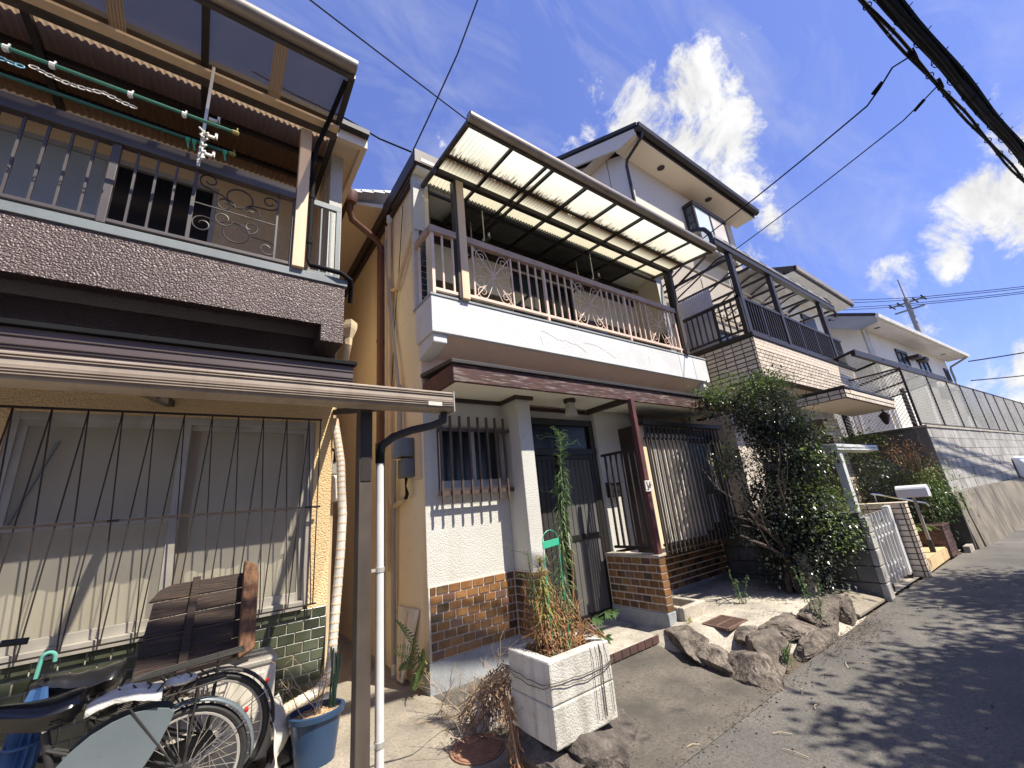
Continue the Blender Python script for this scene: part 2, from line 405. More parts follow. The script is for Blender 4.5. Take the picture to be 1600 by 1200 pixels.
M_bluec = mat('blue nylon', (.06, .15, .36), (.045, .115, .28), rough=.6, vs=8, bump=.3, bs=14, bd=.01)
M_panel = mat('grey blue metal guard', (.13, .155, .165), (.105, .128, .138), rough=.4, metal=.1, spots=.2, pcol=(.06, .07, .07), pscale=18, vs=3)
M_cloth = mat('white crumpled cloth', (.58, .565, .52), (.46, .445, .40), rough=.95, vs=9, bump=1., bs=30, bd=.015)
M_meter = mat('blue grey meter box', (.12, .145, .17), (.10, .12, .14), rough=.4, vs=5)
M_board = mat('dark weathered board', (.05, .032, .026), (.028, .019, .016), rough=.7, vs=4, stretch=(2, 10, 22), bump=.9, bs=7, bstretch=(1, 6, 16), bd=.008, streak=.5, scol=(.15, .085, .05), sscale=(5, 8, 50))
M_boardo = mat('orange worn board edge', (.24, .12, .06), (.08, .045, .03), rough=.8, vs=9, stretch=(6, 6, 1.2), bump=.8, bs=10, bstretch=(8, 8, 2), bd=.006)
M_purple = mat('dark purple brown sheet', (.085, .062, .062), (.07, .05, .05), rough=.5, vs=2, streak=.25, scol=(.13, .11, .10), sscale=(2, 2, 20))
M_gutter = mat('dusty bronze gutter', (.30, .245, .19), (.215, .17, .13), rough=.6, metal=.1, vs=4, stretch=(1, 2, 8), streak=.6, scol=(.15, .115, .085), sscale=(14, 4, .6))
M_roofd = mat('dark roof tile', (.035, .030, .030), (.026, .023, .023), rough=.6, vs=4)
M_rooft = mat('white lit roof tile', (.42, .42, .44), (.34, .34, .36), rough=.5, vs=4, rnd=.1)  # pale colour carries the white reflection of light on the tiles
M_pole = mat('concrete pole', (.32, .31, .29), (.26, .25, .235), rough=.85, vs=2)
M_wire = mat('black cable', (.006, .006, .007), (.009, .009, .010), rough=.8, spec=.2, vs=3)
M_poly_b = mat('brown polycarbonate', (.20, .175, .155), (.15, .13, .115), rough=.25, vs=2, alpha=.42, tcol=(.74, .69, .62), spec=.5)
M_poly_l = mat('pale brown polycarbonate', (.30, .26, .21), rough=.25, vs=2, alpha=.07, tcol=(.97, .95, .91), spec=.4)
M_litter = mat('brown leaf litter', (.13, .085, .055), (.07, .05, .035), rough=.95, vs=40)
M_poleg = mat('dark green pole', (.03, .13, .09), (.025, .11, .075), rough=.4, vs=8)
M_poly_br = mat('brown corrugated sheet', (.13, .08, .05), (.085, .055, .035), rough=.4, vs=2, alpha=.82, tcol=(.5, .36, .24), transl=.5, spots=.3, pcol=(.04, .028, .02), pscale=6)
M_poly_c = mat('clear curved polycarbonate', (.64, .65, .64), rough=.15, vs=2, alpha=.42, tcol=(.90, .91, .91), spec=.5)
M_net = mat('green mesh sheet', (.13, .20, .15), (.19, .27, .21), rough=.9, vs=6, alpha=.5, transl=.4)
M_curtain = mat('grey brown curtain', (.74, .71, .63), (.64, .61, .54), rough=.9, vs=2, transl=.1)
M_glassc = mat('dusty clear glass', (.52, .505, .455), (.40, .385, .345), rough=.14, vs=1.2, alpha=.26, tcol=(.95, .94, .91), spec=.5, spots=.15, pcol=(.4, .38, .33), pscale=6)
M_rust = mat('rusty iron', (.30, .16, .10), (.20, .10, .06), rough=.9, vs=12, bump=.5, bs=50, bd=.005, gnoise=.3)
M_grate = mat('rust brown grate', (.14, .085, .06), (.10, .06, .045), rough=.85, vs=12)
M_leaf = mat('glossy dark leaf', (.036, .043, .033), (.085, .094, .066), rough=.27, vs=3.5, transl=.10, tcol=(.12, .20, .05), spec=.9)
M_leafy = mat('young yellow green leaf', (.14, .20, .035), (.10, .16, .03), rough=.4, vs=7, transl=.3)
M_leafm = mat('mid green leaf', (.065, .115, .03), (.045, .085, .025), rough=.42, vs=6, transl=.25)
M_leafr = mat('orange red nandina leaf', (.26, .11, .045), (.20, .13, .04), rough=.5, vs=7, transl=.3)
M_weed = mat('weed leaf', (.13, .20, .065), (.09, .15, .05), rough=.55, vs=7, transl=.3)
M_straw = mat('dry straw leaf', (.44, .245, .11), (.27, .15, .075), rough=.85, vs=12, transl=.2)
M_ochre = mat('yellowing weed leaf', (.36, .30, .08), (.24, .24, .07), rough=.7, vs=12, transl=.25)
M_twig = mat('dry twig', (.40, .30, .20), (.25, .18, .12), rough=.9, vs=15)
M_bark = mat('bark', (.11, .085, .062), (.07, .055, .042), rough=.9, vs=9, bump=.8, bs=30, bd=.01)
M_gravel = mat('tan potting gravel', (.42, .30, .17), (.28, .19, .10), rough=.9, vs=30, bump=.6, bs=60, rnd=.2)
M_redl = mat('red reflector', (.45, .03, .025), (.38, .02, .02), rough=.2, vs=9)
M_crack = mat('dark crack filler', (.07, .065, .06), (.05, .046, .042), rough=.95, vs=12)
M_van = mat('pale grey enamel', (.62, .63, .64), (.58, .59, .6), rough=.3, vs=2)
M_rockd = mat('dark pitted rock', (.17, .14, .115), (.05, .043, .036), rough=.95, vs=9, bump=1., bs=30, bd=.03, gnoise=.7, spots=.7, pcol=(.025, .022, .018), pscale=9)
M_vine = mat('dark dry vine', (.11, .085, .065), (.06, .048, .038), rough=.9, vs=30)

# ------------------------------------------------------------------ ground, road, pavements
A1 = math.radians(-3.57)
U1 = Vector((math.cos(A1), math.sin(A1), 0)); N1 = Vector((-math.sin(A1), math.cos(A1), 0)); P1 = Vector((10.9, 1.6, 0))
def L(s, t, z): return P1 + U1*s + N1*t + Vector((0, 0, z))      # street frame beyond the bend

MB().quad((-300, -300, -.03), (300, -300, -.03), (300, 300, -.03), (-300, 300, -.03)).build('ground', M_soil, kind='structure')
MB().add([(-40, -2.6, 0), (10.9, -2.6, 0), tuple(L(120, -4.2, 0)), tuple(L(120, .05, 0)), (10.9, 1.72, 0), (6.4, 1.82, 0), (-40, 1.80, 0)], [tuple(range(7))]).build('road', M_asphalt, kind='structure')
# concrete in front of the left house and in the alley, with a slab joint to the brushed drive
MB().add([(-12, 1.76, .004), (1.72, 1.76, .004), (1.66, 3.72, .004), (1.66, 16, .004), (-12, 16, .004)], [(0, 1, 2, 3, 4)]).build('forecourt', M_apron, kind='structure')
MB().add([(1.72, 1.76, .005), (3.42, 1.76, .005), (3.66, 2.42, .005), (3.92, 2.98, .005), (3.90, 3.9, .005), (1.66, 3.9, .005), (1.66, 3.72, .005)], [tuple(range(7))]).build('driveway', M_apron2, kind='structure')
# raised front yard
g = MB()
NX, NY = 26, 14
pts = []
for j in range(NY+1):
    for i in range(NX+1):
        u, v = i/NX, j/NY
        yf = 2.70 - .86*min(1, u*3.4)
        x = 3.60 + .32*v*(1-u) + u*2.92; y = yf + (3.72-yf)*v
        z = -.04 + .18*min(1, v*5, .15+u*9) + .012*mnoise.noise((x*4, y*4, 0))
        if u > .75: z -= .07*(u-.75)/.25*(1-v)
        g.v.append((x, y, z))
for j in range(NY):
    for i in range(NX):
        a = j*(NX+1)+i
        g.f.append((a, a+1, a+NX+2, a+NX+1))
g.build('yard_ground', M_conc, kind='structure', smooth=True)
MB().hexa([(5.62, 1.86, .01), (6.44, 1.84, .01), (6.44, 2.35, .01), (5.75, 2.35, .01)], [(5.62, 1.86, .03), (6.44, 1.84, .03), (6.44, 2.35, .16), (5.75, 2.35, .17)]).build('pavement', M_apron, kind='structure')
MB().add([(6.4, 1.86, .006), (10.9, 1.78, .006), (10.9, 9, .006), (6.4, 9, .006)], [(0, 1, 2, 3)]).build('pavement', M_conc, kind='structure')
# cracks of the forecourt: thin filled seams
cr = MB()
for pts_ in ([(1.43, 2.45), (1.5, 2.38), (1.58, 2.4), (1.66, 2.28), (1.72, 2.16)], [(1.36, 2.9), (1.40, 2.66), (1.38, 2.45), (1.42, 2.25), (1.5, 2.1)], [(.95, 3.05), (1.2, 2.98), (1.45, 3.1), (1.6, 3.05)]):
    pp = []
    for a, b in zip(pts_, pts_[1:]):
        for k in range(4):
            t = k/4; pp.append((a[0]+(b[0]-a[0])*t + R.uniform(-.012, .012), a[1]+(b[1]-a[1])*t + R.uniform(-.012, .012)))
    for a, b in zip(pp, pp[1:]):
        w = R.uniform(.003, .007); cr.quad((a[0]-w, a[1]-w, .0075), (b[0]-w, b[1]-w, .0075), (b[0]+w, b[1]+w, .0075), (a[0]+w, a[1]+w, .0075))
cr.build('crack', M_crack, kind='structure')
# drifted grit and dry leaf litter along the road edge
lit = MB()
for _ in range(1500):
    k = R.random()
    if k < .55: x, y = R.gauss(5.1, .45), R.gauss(1.74, .10)
    elif k < .8: x, y = R.uniform(1.2, 6.5), 1.78 + R.gauss(0, .06)
    else: x, y = R.uniform(4.2, 6.2), R.uniform(2.1, 3.3)
    z = .012 if y < 1.85 else .15
    s = R.uniform(.004, .012); a = R.uniform(0, 6.3); dx, dy = math.cos(a)*s, math.sin(a)*s
    lit.add([(x-dx, y-dy, z), (x+dy*.5, y-dx*.5, z+R.uniform(0, .008)), (x+dx, y+dy, z+R.uniform(0, .006)), (x-dy*.5, y+dx*.5, z)], [(0, 1, 2, 3)])
lit.build('leaf_litter', M_litter, kind='stuff')
stw = MB()
for _ in range(16):
    x, y, a, ln = R.uniform(1.2, 6.4), R.uniform(1.2, 1.95), R.uniform(0, 3.1), R.uniform(.05, .16)
    stw.tube([(x, y, .010), (x+math.cos(a)*ln*.5, y+math.sin(a)*ln*.5+.006, .016), (x+math.cos(a)*ln, y+math.sin(a)*ln, .010)], .002, n=4)
stw.build('straw', M_pvct, kind='stuff')
peb = MB()
for _ in range(420):
    x, y = (R.uniform(.7, 6), R.gauss(1.75, .12)) if R.random() < .5 else (R.uniform(.8, 9), R.uniform(.6, 3.0))
    if 3.6 < x < 6.5 and y > 1.85: continue
    s = R.uniform(.003, .008)
    peb.lathe((x, y, .004), [(s, 0), (s*.9, s*.7), (s*.2, s)], n=5)
peb.build('grit', M_rock, kind='stuff')

# ------------------------------------------------------------------ middle house
def tile_mesh(name, m, w, h, d=.007, c=.0025):
    me = bpy.data.meshes.new(name)
    me.from_pydata([(0,0,0),(w,0,0),(w,0,h),(0,0,h),(0,-d+c*.6,0),(w,-d+c*.6,0),(w,-d+c*.6,h),(0,-d+c*.6,h),(c,-d,c),(w-c,-d,c),(w-c,-d,h-c),(c,-d,h-c)], [],
                   [(0,1,5,4),(1,2,6,5),(2,3,7,6),(3,0,4,7),(4,5,9,8),(5,6,10,9),(6,7,11,10),(7,4,8,11),(8,9,10,11)])
    me.materials.append(m); me.update(); return me

def tile_wall(parent, o, ang, width, rows, meshes, wts, pw, ph, tw, th, name='tile', bond=.5, first=0., jitter=.0012, budget=None, rest=None):
    """Lay tiles on a vertical plane: o = lower left corner, ang = heading of the courses."""
    ux, uy = math.cos(ang), math.sin(ang)
    for r in range(rows):
        x = -((r % 2)*bond*pw) + first
        while x < width - .012:
            a, b = max(0, x), min(width, x + tw)
            if b - a > .02:
                p = (o[0]+ux*a + uy*R.uniform(0, jitter), o[1]+uy*a - ux*R.uniform(0, jitter), o[2] + r*ph)
                if budget is None or budget[0] > 0:
                    me = R.choices(meshes, wts)[0]
                    inst(me, name, p, ((b-a)/tw, 1, 1), (R.uniform(-.008, .008), 0, ang + R.uniform(-.006, .006)), parent)
                    if budget: budget[0] -= 1
                else:
                    d = .012; nx, ny = uy*d, -ux*d; e = (ux*(b-a), uy*(b-a))
                    q = [(p[0], p[1], p[2]), (p[0]+e[0], p[1]+e[1], p[2]), (p[0]+e[0], p[1]+e[1], p[2]+th), (p[0], p[1], p[2]+th)]
                    rest.hexa(q, [(v[0]+nx, v[1]+ny, v[2]) for v in q])
            x += pw

h2 = thing('terraced_house', 'narrow cream two storey house with white balcony band, red fascia and brown tiled base', 'house', (4.1, 5.5, 0))
PW, PH, TW, TH = .124, .072, .1125, .0605
tA, tO, tM, tD = (tile_mesh('tile', m, TW, TH) for m in (M_tile_a, M_tile_o, M_tile_m, M_tile_d))
tm = [tA, tO, tM, tD]

# side wall along the alley and the walls behind
wl_ = MB(); wl_.box(1.65, 1.80, 3.702, 9.5, 0, 5.30); wl_.box(1.80, 6.5, 9.3, 9.5, 0, 5.6)
wl_.build('side_wall', M_cream, h2)
Bx(6.45, 6.60, 3.76, 9.5, 0, 5.30).build('side_wall', M_cream, h2)
# front wall, left bay with its window opening
fw = MB()
fw.box(1.652, 1.82, 3.70, 3.84, .82, 2.60); fw.box(2.60, 2.76, 3.70, 3.84, .82, 2.60)
fw.box(1.82, 2.60, 3.70, 3.84, .82, 1.66); fw.box(1.82, 2.60, 3.70, 3.84, 2.28, 2.60)
fw.build('front_wall', M_stucco, h2)
Bx(1.652, 2.60, 3.692, 3.84, .236, .82).build('grout_bed', M_grout, h2)
Bx(1.640, 2.60, 3.684, 3.84, -.05, .236).build('plinth', M_grey_base, h2, bevel=.006)
tile_wall(h2, (1.668, 3.690, .246), 0, .90, 8, tm, (45, 22, 20, 13), PW, PH, TW, TH)
# pier
Bx(2.60, 2.775, 3.40, 3.70, .82, 2.565).build('pier', M_stucco, h2, bevel=.008)
Bx(2.592, 2.775, 3.394, 3.70, .236, .82).build('grout_bed', M_grout, h2)
Bx(2.582, 2.785, 3.386, 3.70, -.05, .236).build('plinth', M_grey_base, h2, bevel=.006)
tile_wall(h2, (2.590, 3.682, .246), -PI/2, .29, 8, tm, (40, 10, 25, 25), PW, PH, TW, TH)
tile_wall(h2, (2.596, 3.392, .246), 0, .175, 8, tm, (45, 20, 20, 15), PW, PH, TW, TH)
# recessed wall around the door, and right of it
fw = MB()
fw.box(2.775, 4.12, 3.80, 3.92, 2.44, 2.60); fw.box(4.12, 4.86, 3.72, 3.86, .80, 2.60); fw.box(4.12, 4.14, 3.70, 3.86, .0, .80)
fw.build('front_wall', M_stucco, h2)
# low tiled porch wall
Bx(3.968, 4.072, 2.978, 3.72, .236, .776).build('porch_wall', M_grout, h2)
Bx(3.952, 4.088, 2.965, 3.72, -.05, .236).build('plinth', M_grey_base, h2, bevel=.006)
Bx(3.950, 4.090, 2.955, 3.72, .776, .798).build('coping', M_conc, h2, bevel=.004)
tile_wall(h2, (3.966, 3.70, .246), -PI/2, .722, 7, tm, (62, 6, 12, 20), PW, .0757, TW, .0645)
tile_wall(h2, (3.962, 2.976, .246), 0, .115, 7, [tO, tA], (50, 50), PW, .0757, .115, .0645, bond=0)
tile_wall(h2, (4.074, 2.985, .246), PI/2, .722, 7, tm, (55, 5, 15, 25), PW, .0757, TW, .0645)
# wall below the big barred window
Bx(4.14, 6.60, 3.705, 3.86, .18, .76).build('grout_bed', M_grout, h2)
Bx(4.14, 6.61, 3.695, 3.86, -.05, .19).build('plinth', M_grey_base, h2, bevel=.006)
tile_wall(h2, (4.16, 3.703, .196), 0, 2.44, 7, tm, (36, 3, 14, 47), PW, .078, TW, .067)
fw = MB()
fw.box(4.86, 6.60, 3.86, 3.96, 2.30, 2.60); fw.box(6.48, 6.60, 3.72, 3.96, .76, 2.60); fw.box(4.86, 6.48, 3.72, 3.96, .76, .80)
fw.build('front_wall', M_stucco, h2)
# upper front wall band under the balcony
Bx(1.652, 6.60, 3.70, 3.86, 2.60, 3.14).build('band_wall', M_peach, h2)

# window with bars, left bay
wd = Bx(1.82, 2.60, 3.72, 3.78, 1.66, 1.70).box(1.82, 2.60, 3.72, 3.78, 2.24, 2.28).box(1.82, 1.86, 3.72, 3.78, 1.70, 2.24).box(2.56, 2.60, 3.72, 3.78, 1.70, 2.24)
win = wd.build('window', M_alu, h2, bevel=.003)
s = Bx(2.19, 2.245, 3.735, 3.76, 1.70, 2.24).box(1.86, 2.19, 3.738, 3.755, 1.70, 1.73).box(2.245, 2.56, 3.748, 3.765, 1.70, 1.73)
s.build('sash', M_alu, win, bevel=.002)
Bx(1.86, 2.20, 3.744, 3.750, 1.72, 2.24).build('pane', M_glassd, win)
Bx(2.22, 2.56, 3.754, 3.760, 1.72, 2.24).build('pane', M_glassd, win)
Bx(1.80, 2.62, 3.655, 3.72, 1.605, 1.655).build('sill', M_post, win, bevel=.004)
gr = MB().box(1.745, 2.66, 3.585, 3.600, 1.585, 1.625).box(1.745, 2.66, 3.585, 3.600, 2.20, 2.235)
for x in (1.80, 2.58):
    gr.box(x-.012, x+.012, 3.6, 3.70, 1.59, 1.62).box(x-.012, x+.012, 3.6, 3.70, 2.205, 2.23)
gr.box(1.745, 1.76, 3.60, 3.606, 1.60, 2.22)
grille = gr.build('window_grille', M_bar, h2)
for i in range(9):
    x = 1.773 + i*.1063
    Bx(x-.011, x+.011, 3.562, 3.584, 1.505, 2.352).build('bar', M_bar, grille, bevel=.002)

# sliding door
dr = MB().box(2.785, 4.11, 3.76, 3.84, 2.36, 2.44).box(2.785, 4.11, 3.75, 3.84, 1.985, 2.065).box(4.03, 4.11, 3.76, 3.84, .06, 2.36).box(2.785, 2.84, 3.76, 3.84, .06, 2.36)
door = dr.build('sliding_door', M_door, h2, bevel=.004)
Bx(2.84, 4.03, 3.80, 3.806, 2.065, 2.36).build('transom_pane', M_glassd, door)
Bx(3.43, 3.455, 3.79, 3.815, 2.065, 2.36).build('transom_bar', M_door, door)
def leaf(x0, x1, y, nm):
    f = MB().box(x0, x0+.05, y, y+.03, .10, 1.985).box(x1-.05, x1, y, y+.03, .10, 1.985).box(x0+.05, x1-.05, y, y+.03, 1.93, 1.985).box(x0+.05, x1-.05, y, y+.03, .10, .20).box(x0+.05, x1-.05, y-.004, y+.03, .985, 1.045)
    lf = f.build('door_leaf', M_door, door, bevel=.003)
    n = 7; w = (x1-x0-.10)/n
    for z0, z1 in ((.20, .985), (1.045, 1.93)):
        rib = MB()
        for i in range(n):
            a = x0+.05+i*w
            rib.hexa([(a, y+.019, z0), (a+w*.30, y+.019, z0), (a+w*.30, y+.019, z1), (a, y+.019, z1)][::-1], [(a, y+.026, z0), (a+w*.3, y+.026, z0), (a+w*.3, y+.026, z1), (a, y+.026, z1)][::-1])
            rib.hexa([(a+w*.30, y+.012, z0), (a+w, y+.012, z0), (a+w, y+.012, z1), (a+w*.3, y+.012, z1)][::-1], [(a+w*.30, y+.026, z0), (a+w, y+.026, z0), (a+w, y+.026, z1), (a+w*.3, y+.026, z1)][::-1])
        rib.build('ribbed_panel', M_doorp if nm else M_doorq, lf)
    return lf
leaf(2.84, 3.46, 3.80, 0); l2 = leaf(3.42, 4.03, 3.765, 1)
Bx(3.428, 3.452, 3.752, 3.766, .90, 1.08).build('pull', M_alu, l2, bevel=.004)
Bx(2.785, 4.11, 3.70, 3.84, .045, .095).build('threshold', M_alu, door, bevel=.004)
# door step
MB().prism([(2.98, 3.0, .005), (3.72, 3.0, .005), (3.78, 3.07, .005), (3.78, 3.42, .005), (3.95, 3.42, .005), (3.95, 3.75, .005), (2.80, 3.75, .005), (2.80, 3.36, .005)], (0, 0, .082)).build('door_step', M_conc, h2, bevel=.012)
st = MB()
for i in range(7): st.box(2.99+i*.112, 3.095+i*.112, 2.987, 3.0, .018, .085)
st.build('step_tile', M_tile_p, h2, bevel=.002)

# porch roof over the door
pr = MB().box(1.70, 6.64, 3.085, 3.698, 2.572, 2.64)
pr.build('porch_soffit', M_soffit, h2)
Bx(1.66, 6.68, 3.045, 3.085, 2.535, 2.70).build('fascia', M_wood_red, h2, bevel=.003)
Bx(1.66, 1.70, 3.085, 3.698, 2.535, 2.70).build('fascia', M_red, h2, bevel=.003)
Bx(6.64, 6.68, 3.085, 3.698, 2.535, 2.70).build('fascia', M_red, h2, bevel=.003)
MB().hexa([(1.635, 3.02, 2.700), (6.705, 3.02, 2.700), (6.705, 3.70, 2.76), (1.635, 3.70, 2.76)], [(1.635, 3.02, 2.735), (6.705, 3.02, 2.735), (6.705, 3.70, 2.80), (1.635, 3.70, 2.80)]).build('porch_roof', M_roofd, h2, bevel=.004)
tr = MB().box(1.70, 2.565, 3.672, 3.698, 2.53, 2.571).box(2.565, 2.592, 3.37, 3.698, 2.53, 2.571).box(2.592, 2.81, 3.37, 3.398, 2.53, 2.571).box(2.80, 4.86, 3.772, 3.798, 2.53, 2.571)
tr.build('soffit_trim', M_trim, h2)
Bx(3.975, 4.065, 3.086, 3.70, 2.515, 2.571).build('porch_beam', M_trim, h2, bevel=.003)
# dark flakes where the fascia paint has peeled at its right end
fl = MB()
for i in range(26):
    x = 5.88 + R.random()*.62; z = R.uniform(2.57, 2.66); w, h = R.uniform(.008, .03), R.uniform(.012, .045)
    fl.prism([(x, 3.0435, z), (x+w, 3.0435, z+h*.2), (x+w*.7, 3.0435, z+h), (x+w*.1, 3.0435, z+h*.7)], (0, -.002, 0))
fl.build('peeled_paint', M_trim, h2)
# post of the porch
po = Bx(3.985, 4.045, 2.975, 3.035, .798, 2.536)
po.build('porch_post', M_red, h2, bevel=.003)
# short grille on the low wall
gg = MB().box(4.005, 4.035, 3.036, 3.60, 1.93, 1.96).box(4.005, 4.035, 3.036, 3.60, .85, .88)
gl = gg.build('side_grille', M_iron, h2)
for i in range(6):
    y = 3.10 + i*.088
    Bx(4.009, 4.031, y-.011, y+.011, .88, 1.93).build('bar', M_iron, gl)

# big barred bay window, boxed out from the wall
bay = MB().box(4.66, 4.73, 3.36, 3.74, .74, 2.30).box(6.36, 6.42, 3.36, 3.74, .74, 2.30).box(4.73, 6.36, 3.36, 3.74, 2.22, 2.30).box(4.73, 6.36, 3.36, 3.74, .74, .82)
bw = bay.build('bay_window', M_bronze_dk, h2, bevel=.003)
Bx(4.73, 5.50, 3.46, 3.466, .82, 2.22).build('pane', M_glassd, bw)
Bx(5.48, 6.36, 3.42, 3.426, .82, 2.22).build('pane', M_glassd, bw)
sh = MB()
for i in range(16):
    a = 4.735 + i*.062
    sh.hexa([(a, 3.385, .82), (a+.044, 3.385, .82), (a+.044, 3.385, 2.22), (a, 3.385, 2.22)][::-1], [(a, 3.41, .82), (a+.062, 3.41, .82), (a+.062, 3.41, 2.22), (a, 3.41, 2.22)][::-1])
sh.build('shutter_panel', mat('off white shutter', (.70, .66, .57), (.60, .56, .48), rough=.5, vs=4, streak=.4, scol=(.33, .29, .23)), bw)
b = MB()      # pale curtain folds showing through the right hand pane
for (x0, x1, z0, z1) in ((5.80, 5.90, .86, 1.9), (6.0, 6.12, .95, 1.35), (6.2, 6.34, 1.4, 2.1)): b.box(x0, x1, 3.414, 3.419, z0, z1)
b.build('curtain_strip', M_curtain, bw)
Bx(4.57, 4.66, 3.372, 3.74, .70, 2.33).build('bay_cheek', M_trim, bw)
Bx(4.572, 4.658, 3.366, 3.372, .70, 2.33).build('bay_jamb', M_tan, bw)
gb = MB().box(4.55, 6.56, 3.27, 3.36, 2.31, 2.37).box(4.58, 6.53, 3.318, 3.332, 2.12, 2.15).box(4.58, 6.53, 3.318, 3.332, .80, .83).box(6.50, 6.53, 3.332, 3.72, .80, .83).box(6.50, 6.53, 3.332, 3.72, 2.12, 2.15).box(6.50, 6.53, 3.332, 3.36, .83, 2.12)
bg2 = gb.build('bay_grille', M_bronze_dk, h2, bevel=.003)
for i in range(20):
    x = 4.60 + i*.0965
    Bx(x-.009, x+.009, 3.296, 3.317, .70, 2.31).build('bar', M_brown, bg2)
for i in range(3):
    Bx(6.53, 6.55, 3.40+i*.1, 3.42+i*.1, .70, 2.31).build('bar', M_brown, bg2)

# balcony: slab, parapet, cap, corbels
Bx(1.60, 6.62, 3.31, 3.44, 3.115, 3.505).box(1.60, 1.70, 3.44, 3.70, 3.115, 3.505).box(6.52, 6.62, 3.44, 3.70, 3.115, 3.505).build('balcony_parapet', M_slab, h2, bevel=.006)
Bx(1.702, 6.518, 3.442, 4.36, 3.20, 3.30).build('balcony_floor', M_conc, h2)
MB().hexa([(1.66, 3.36, 3.113), (6.56, 3.36, 3.113), (6.56, 3.699, 2.985), (1.66, 3.699, 2.985)], [(1.66, 3.36, 3.19), (6.56, 3.36, 3.19), (6.56, 3.699, 3.19), (1.66, 3.699, 3.19)]).build('balcony_soffit', M_peach, h2)
Bx(1.59, 6.63, 3.30, 3.45, 3.507, 3.53).box(1.59, 1.71, 3.45, 3.74, 3.507, 3.53).build('parapet_cap', M_grey_base, h2, bevel=.003)
for x in (1.622, 6.44):
    MB().hexa([(x, 3.34, 3.02), (x+.15, 3.34, 3.02), (x+.15, 3.70, 2.94), (x, 3.70, 2.94)], [(x, 3.34, 3.113), (x+.15, 3.34, 3.113), (x+.15, 3.70, 3.113), (x, 3.70, 3.113)]).build('corbel', M_slab, h2, bevel=.01)
ck = MB()      # hairline cracks in the parapet render
for path in ([(3.0, 3.38), (3.25, 3.30), (3.4, 3.31), (3.62, 3.27), (3.72, 3.20)], [(3.72, 3.33), (3.95, 3.335), (4.1, 3.28), (4.28, 3.20)], [(2.98, 3.30), (2.99, 3.2)], [(5.02, 3.36), (5.03, 3.22)]):
    for a, b in zip(path, path[1:]):
        q = [(a[0]+(b[0]-a[0])*k/5 + R.uniform(-.01, .01), a[1]+(b[1]-a[1])*k/5 + R.uniform(-.01, .01)) for k in range(6)]
        for c, d in zip(q, q[1:]):
            ck.bar((c[0], 3.3095, c[1]), (d[0], 3.3095, d[1]), .0025, .0025)
ck.build('render_crack', M_conc, h2)
for x in (5.83, 6.22): Bx(x-.003, x+.003, 3.307, 3.312, 3.118, 3.505).build('render_joint', M_grey_base, h2)

# balcony rail
rl = Bx(1.60, 6.10, 3.285, 3.345, 4.245, 4.325).box(1.585, 1.625, 3.345, 3.66, 4.235, 4.315)
rail = rl.build('balcony_rail', M_railp, h2, bevel=.004)
Bx(1.63, 1.94, 3.30, 3.33, 3.565, 3.60).box(2.03, 6.06, 3.30, 3.33, 3.58, 3.615).build('bottom_rail', M_railw, rail, bevel=.003)
def vbar(x, post=False):
    w = .016 if post else .009
    Bx(x-w, x+w, 3.315-w, 3.315+w, 3.53 if post else 3.60, 4.245).build('rail_post' if post else 'bar', M_railw, rail)
for x in (1.75, 1.872, 2.12, 2.640, 2.770, 2.895, 3.018, 3.262, 3.385, 3.508, 3.630, 4.204, 4.32, 4.445, 4.57, 4.82, 4.94, 5.062, 5.19, 5.735, 5.83): vbar(x)
for x in (1.635, 3.145, 4.695, 5.93): vbar(x, True)
Bx(1.612, 1.634, 3.60, 3.622, 3.53, 4.24).build('bar', M_railw, rail)
def scroll_panel(x0, x1, nm):
    cx, cz = (x0+x1)/2, 3.92; hw, hh = (x1-x0)/2 - .012, .315
    p = MB().bar((x0+.01, 3.315, 4.235), (x1-.01, 3.315, 3.61), .010).bar((x0+.01, 3.315, 3.61), (x1-.01, 3.315, 4.235), .010)
    for sx in (-1, 1):
        for sz in (-1, 1):
            for k in range(2):     # two scrolls per quadrant: one leaning up, one leaning out
                if k == 0: ex, ez, hx, hz = .10, .285, .155, .225
                else: ex, ez, hx, hz = .21, .05, .175, .115
                pts = []
                for i in range(9):
                    t = i/8
                    pts.append((cx + sx*(ex*t*(1.0 if k else (.35+.65*t))), 3.315, cz + sz*(ez*t*(1 if k == 0 else (.35+.65*t)))))
                end = Vector((pts[-1][0], 3.315, pts[-1][2])); ctr = Vector((cx+sx*hx, 3.315, cz+sz*hz)); v = end-ctr; r0 = v.length
                a0 = math.atan2(v.z, v.x); sgn = -sx*sz if k == 0 else sx*sz
                for i in range(1, 24):
                    a = a0 + sgn*i/23*2*PI*1.25; r = r0*(1-.72*i/23)
                    pts.append((ctr.x + r*math.cos(a), 3.315, ctr.z + r*math.sin(a)))
                p.tube(pts, .005, n=5)
    p.build('scroll_panel', M_railw, rail, smooth=True)
for a in ((2.12, 2.64), (3.63, 4.204), (5.19, 5.735)): scroll_panel(*a, 0)

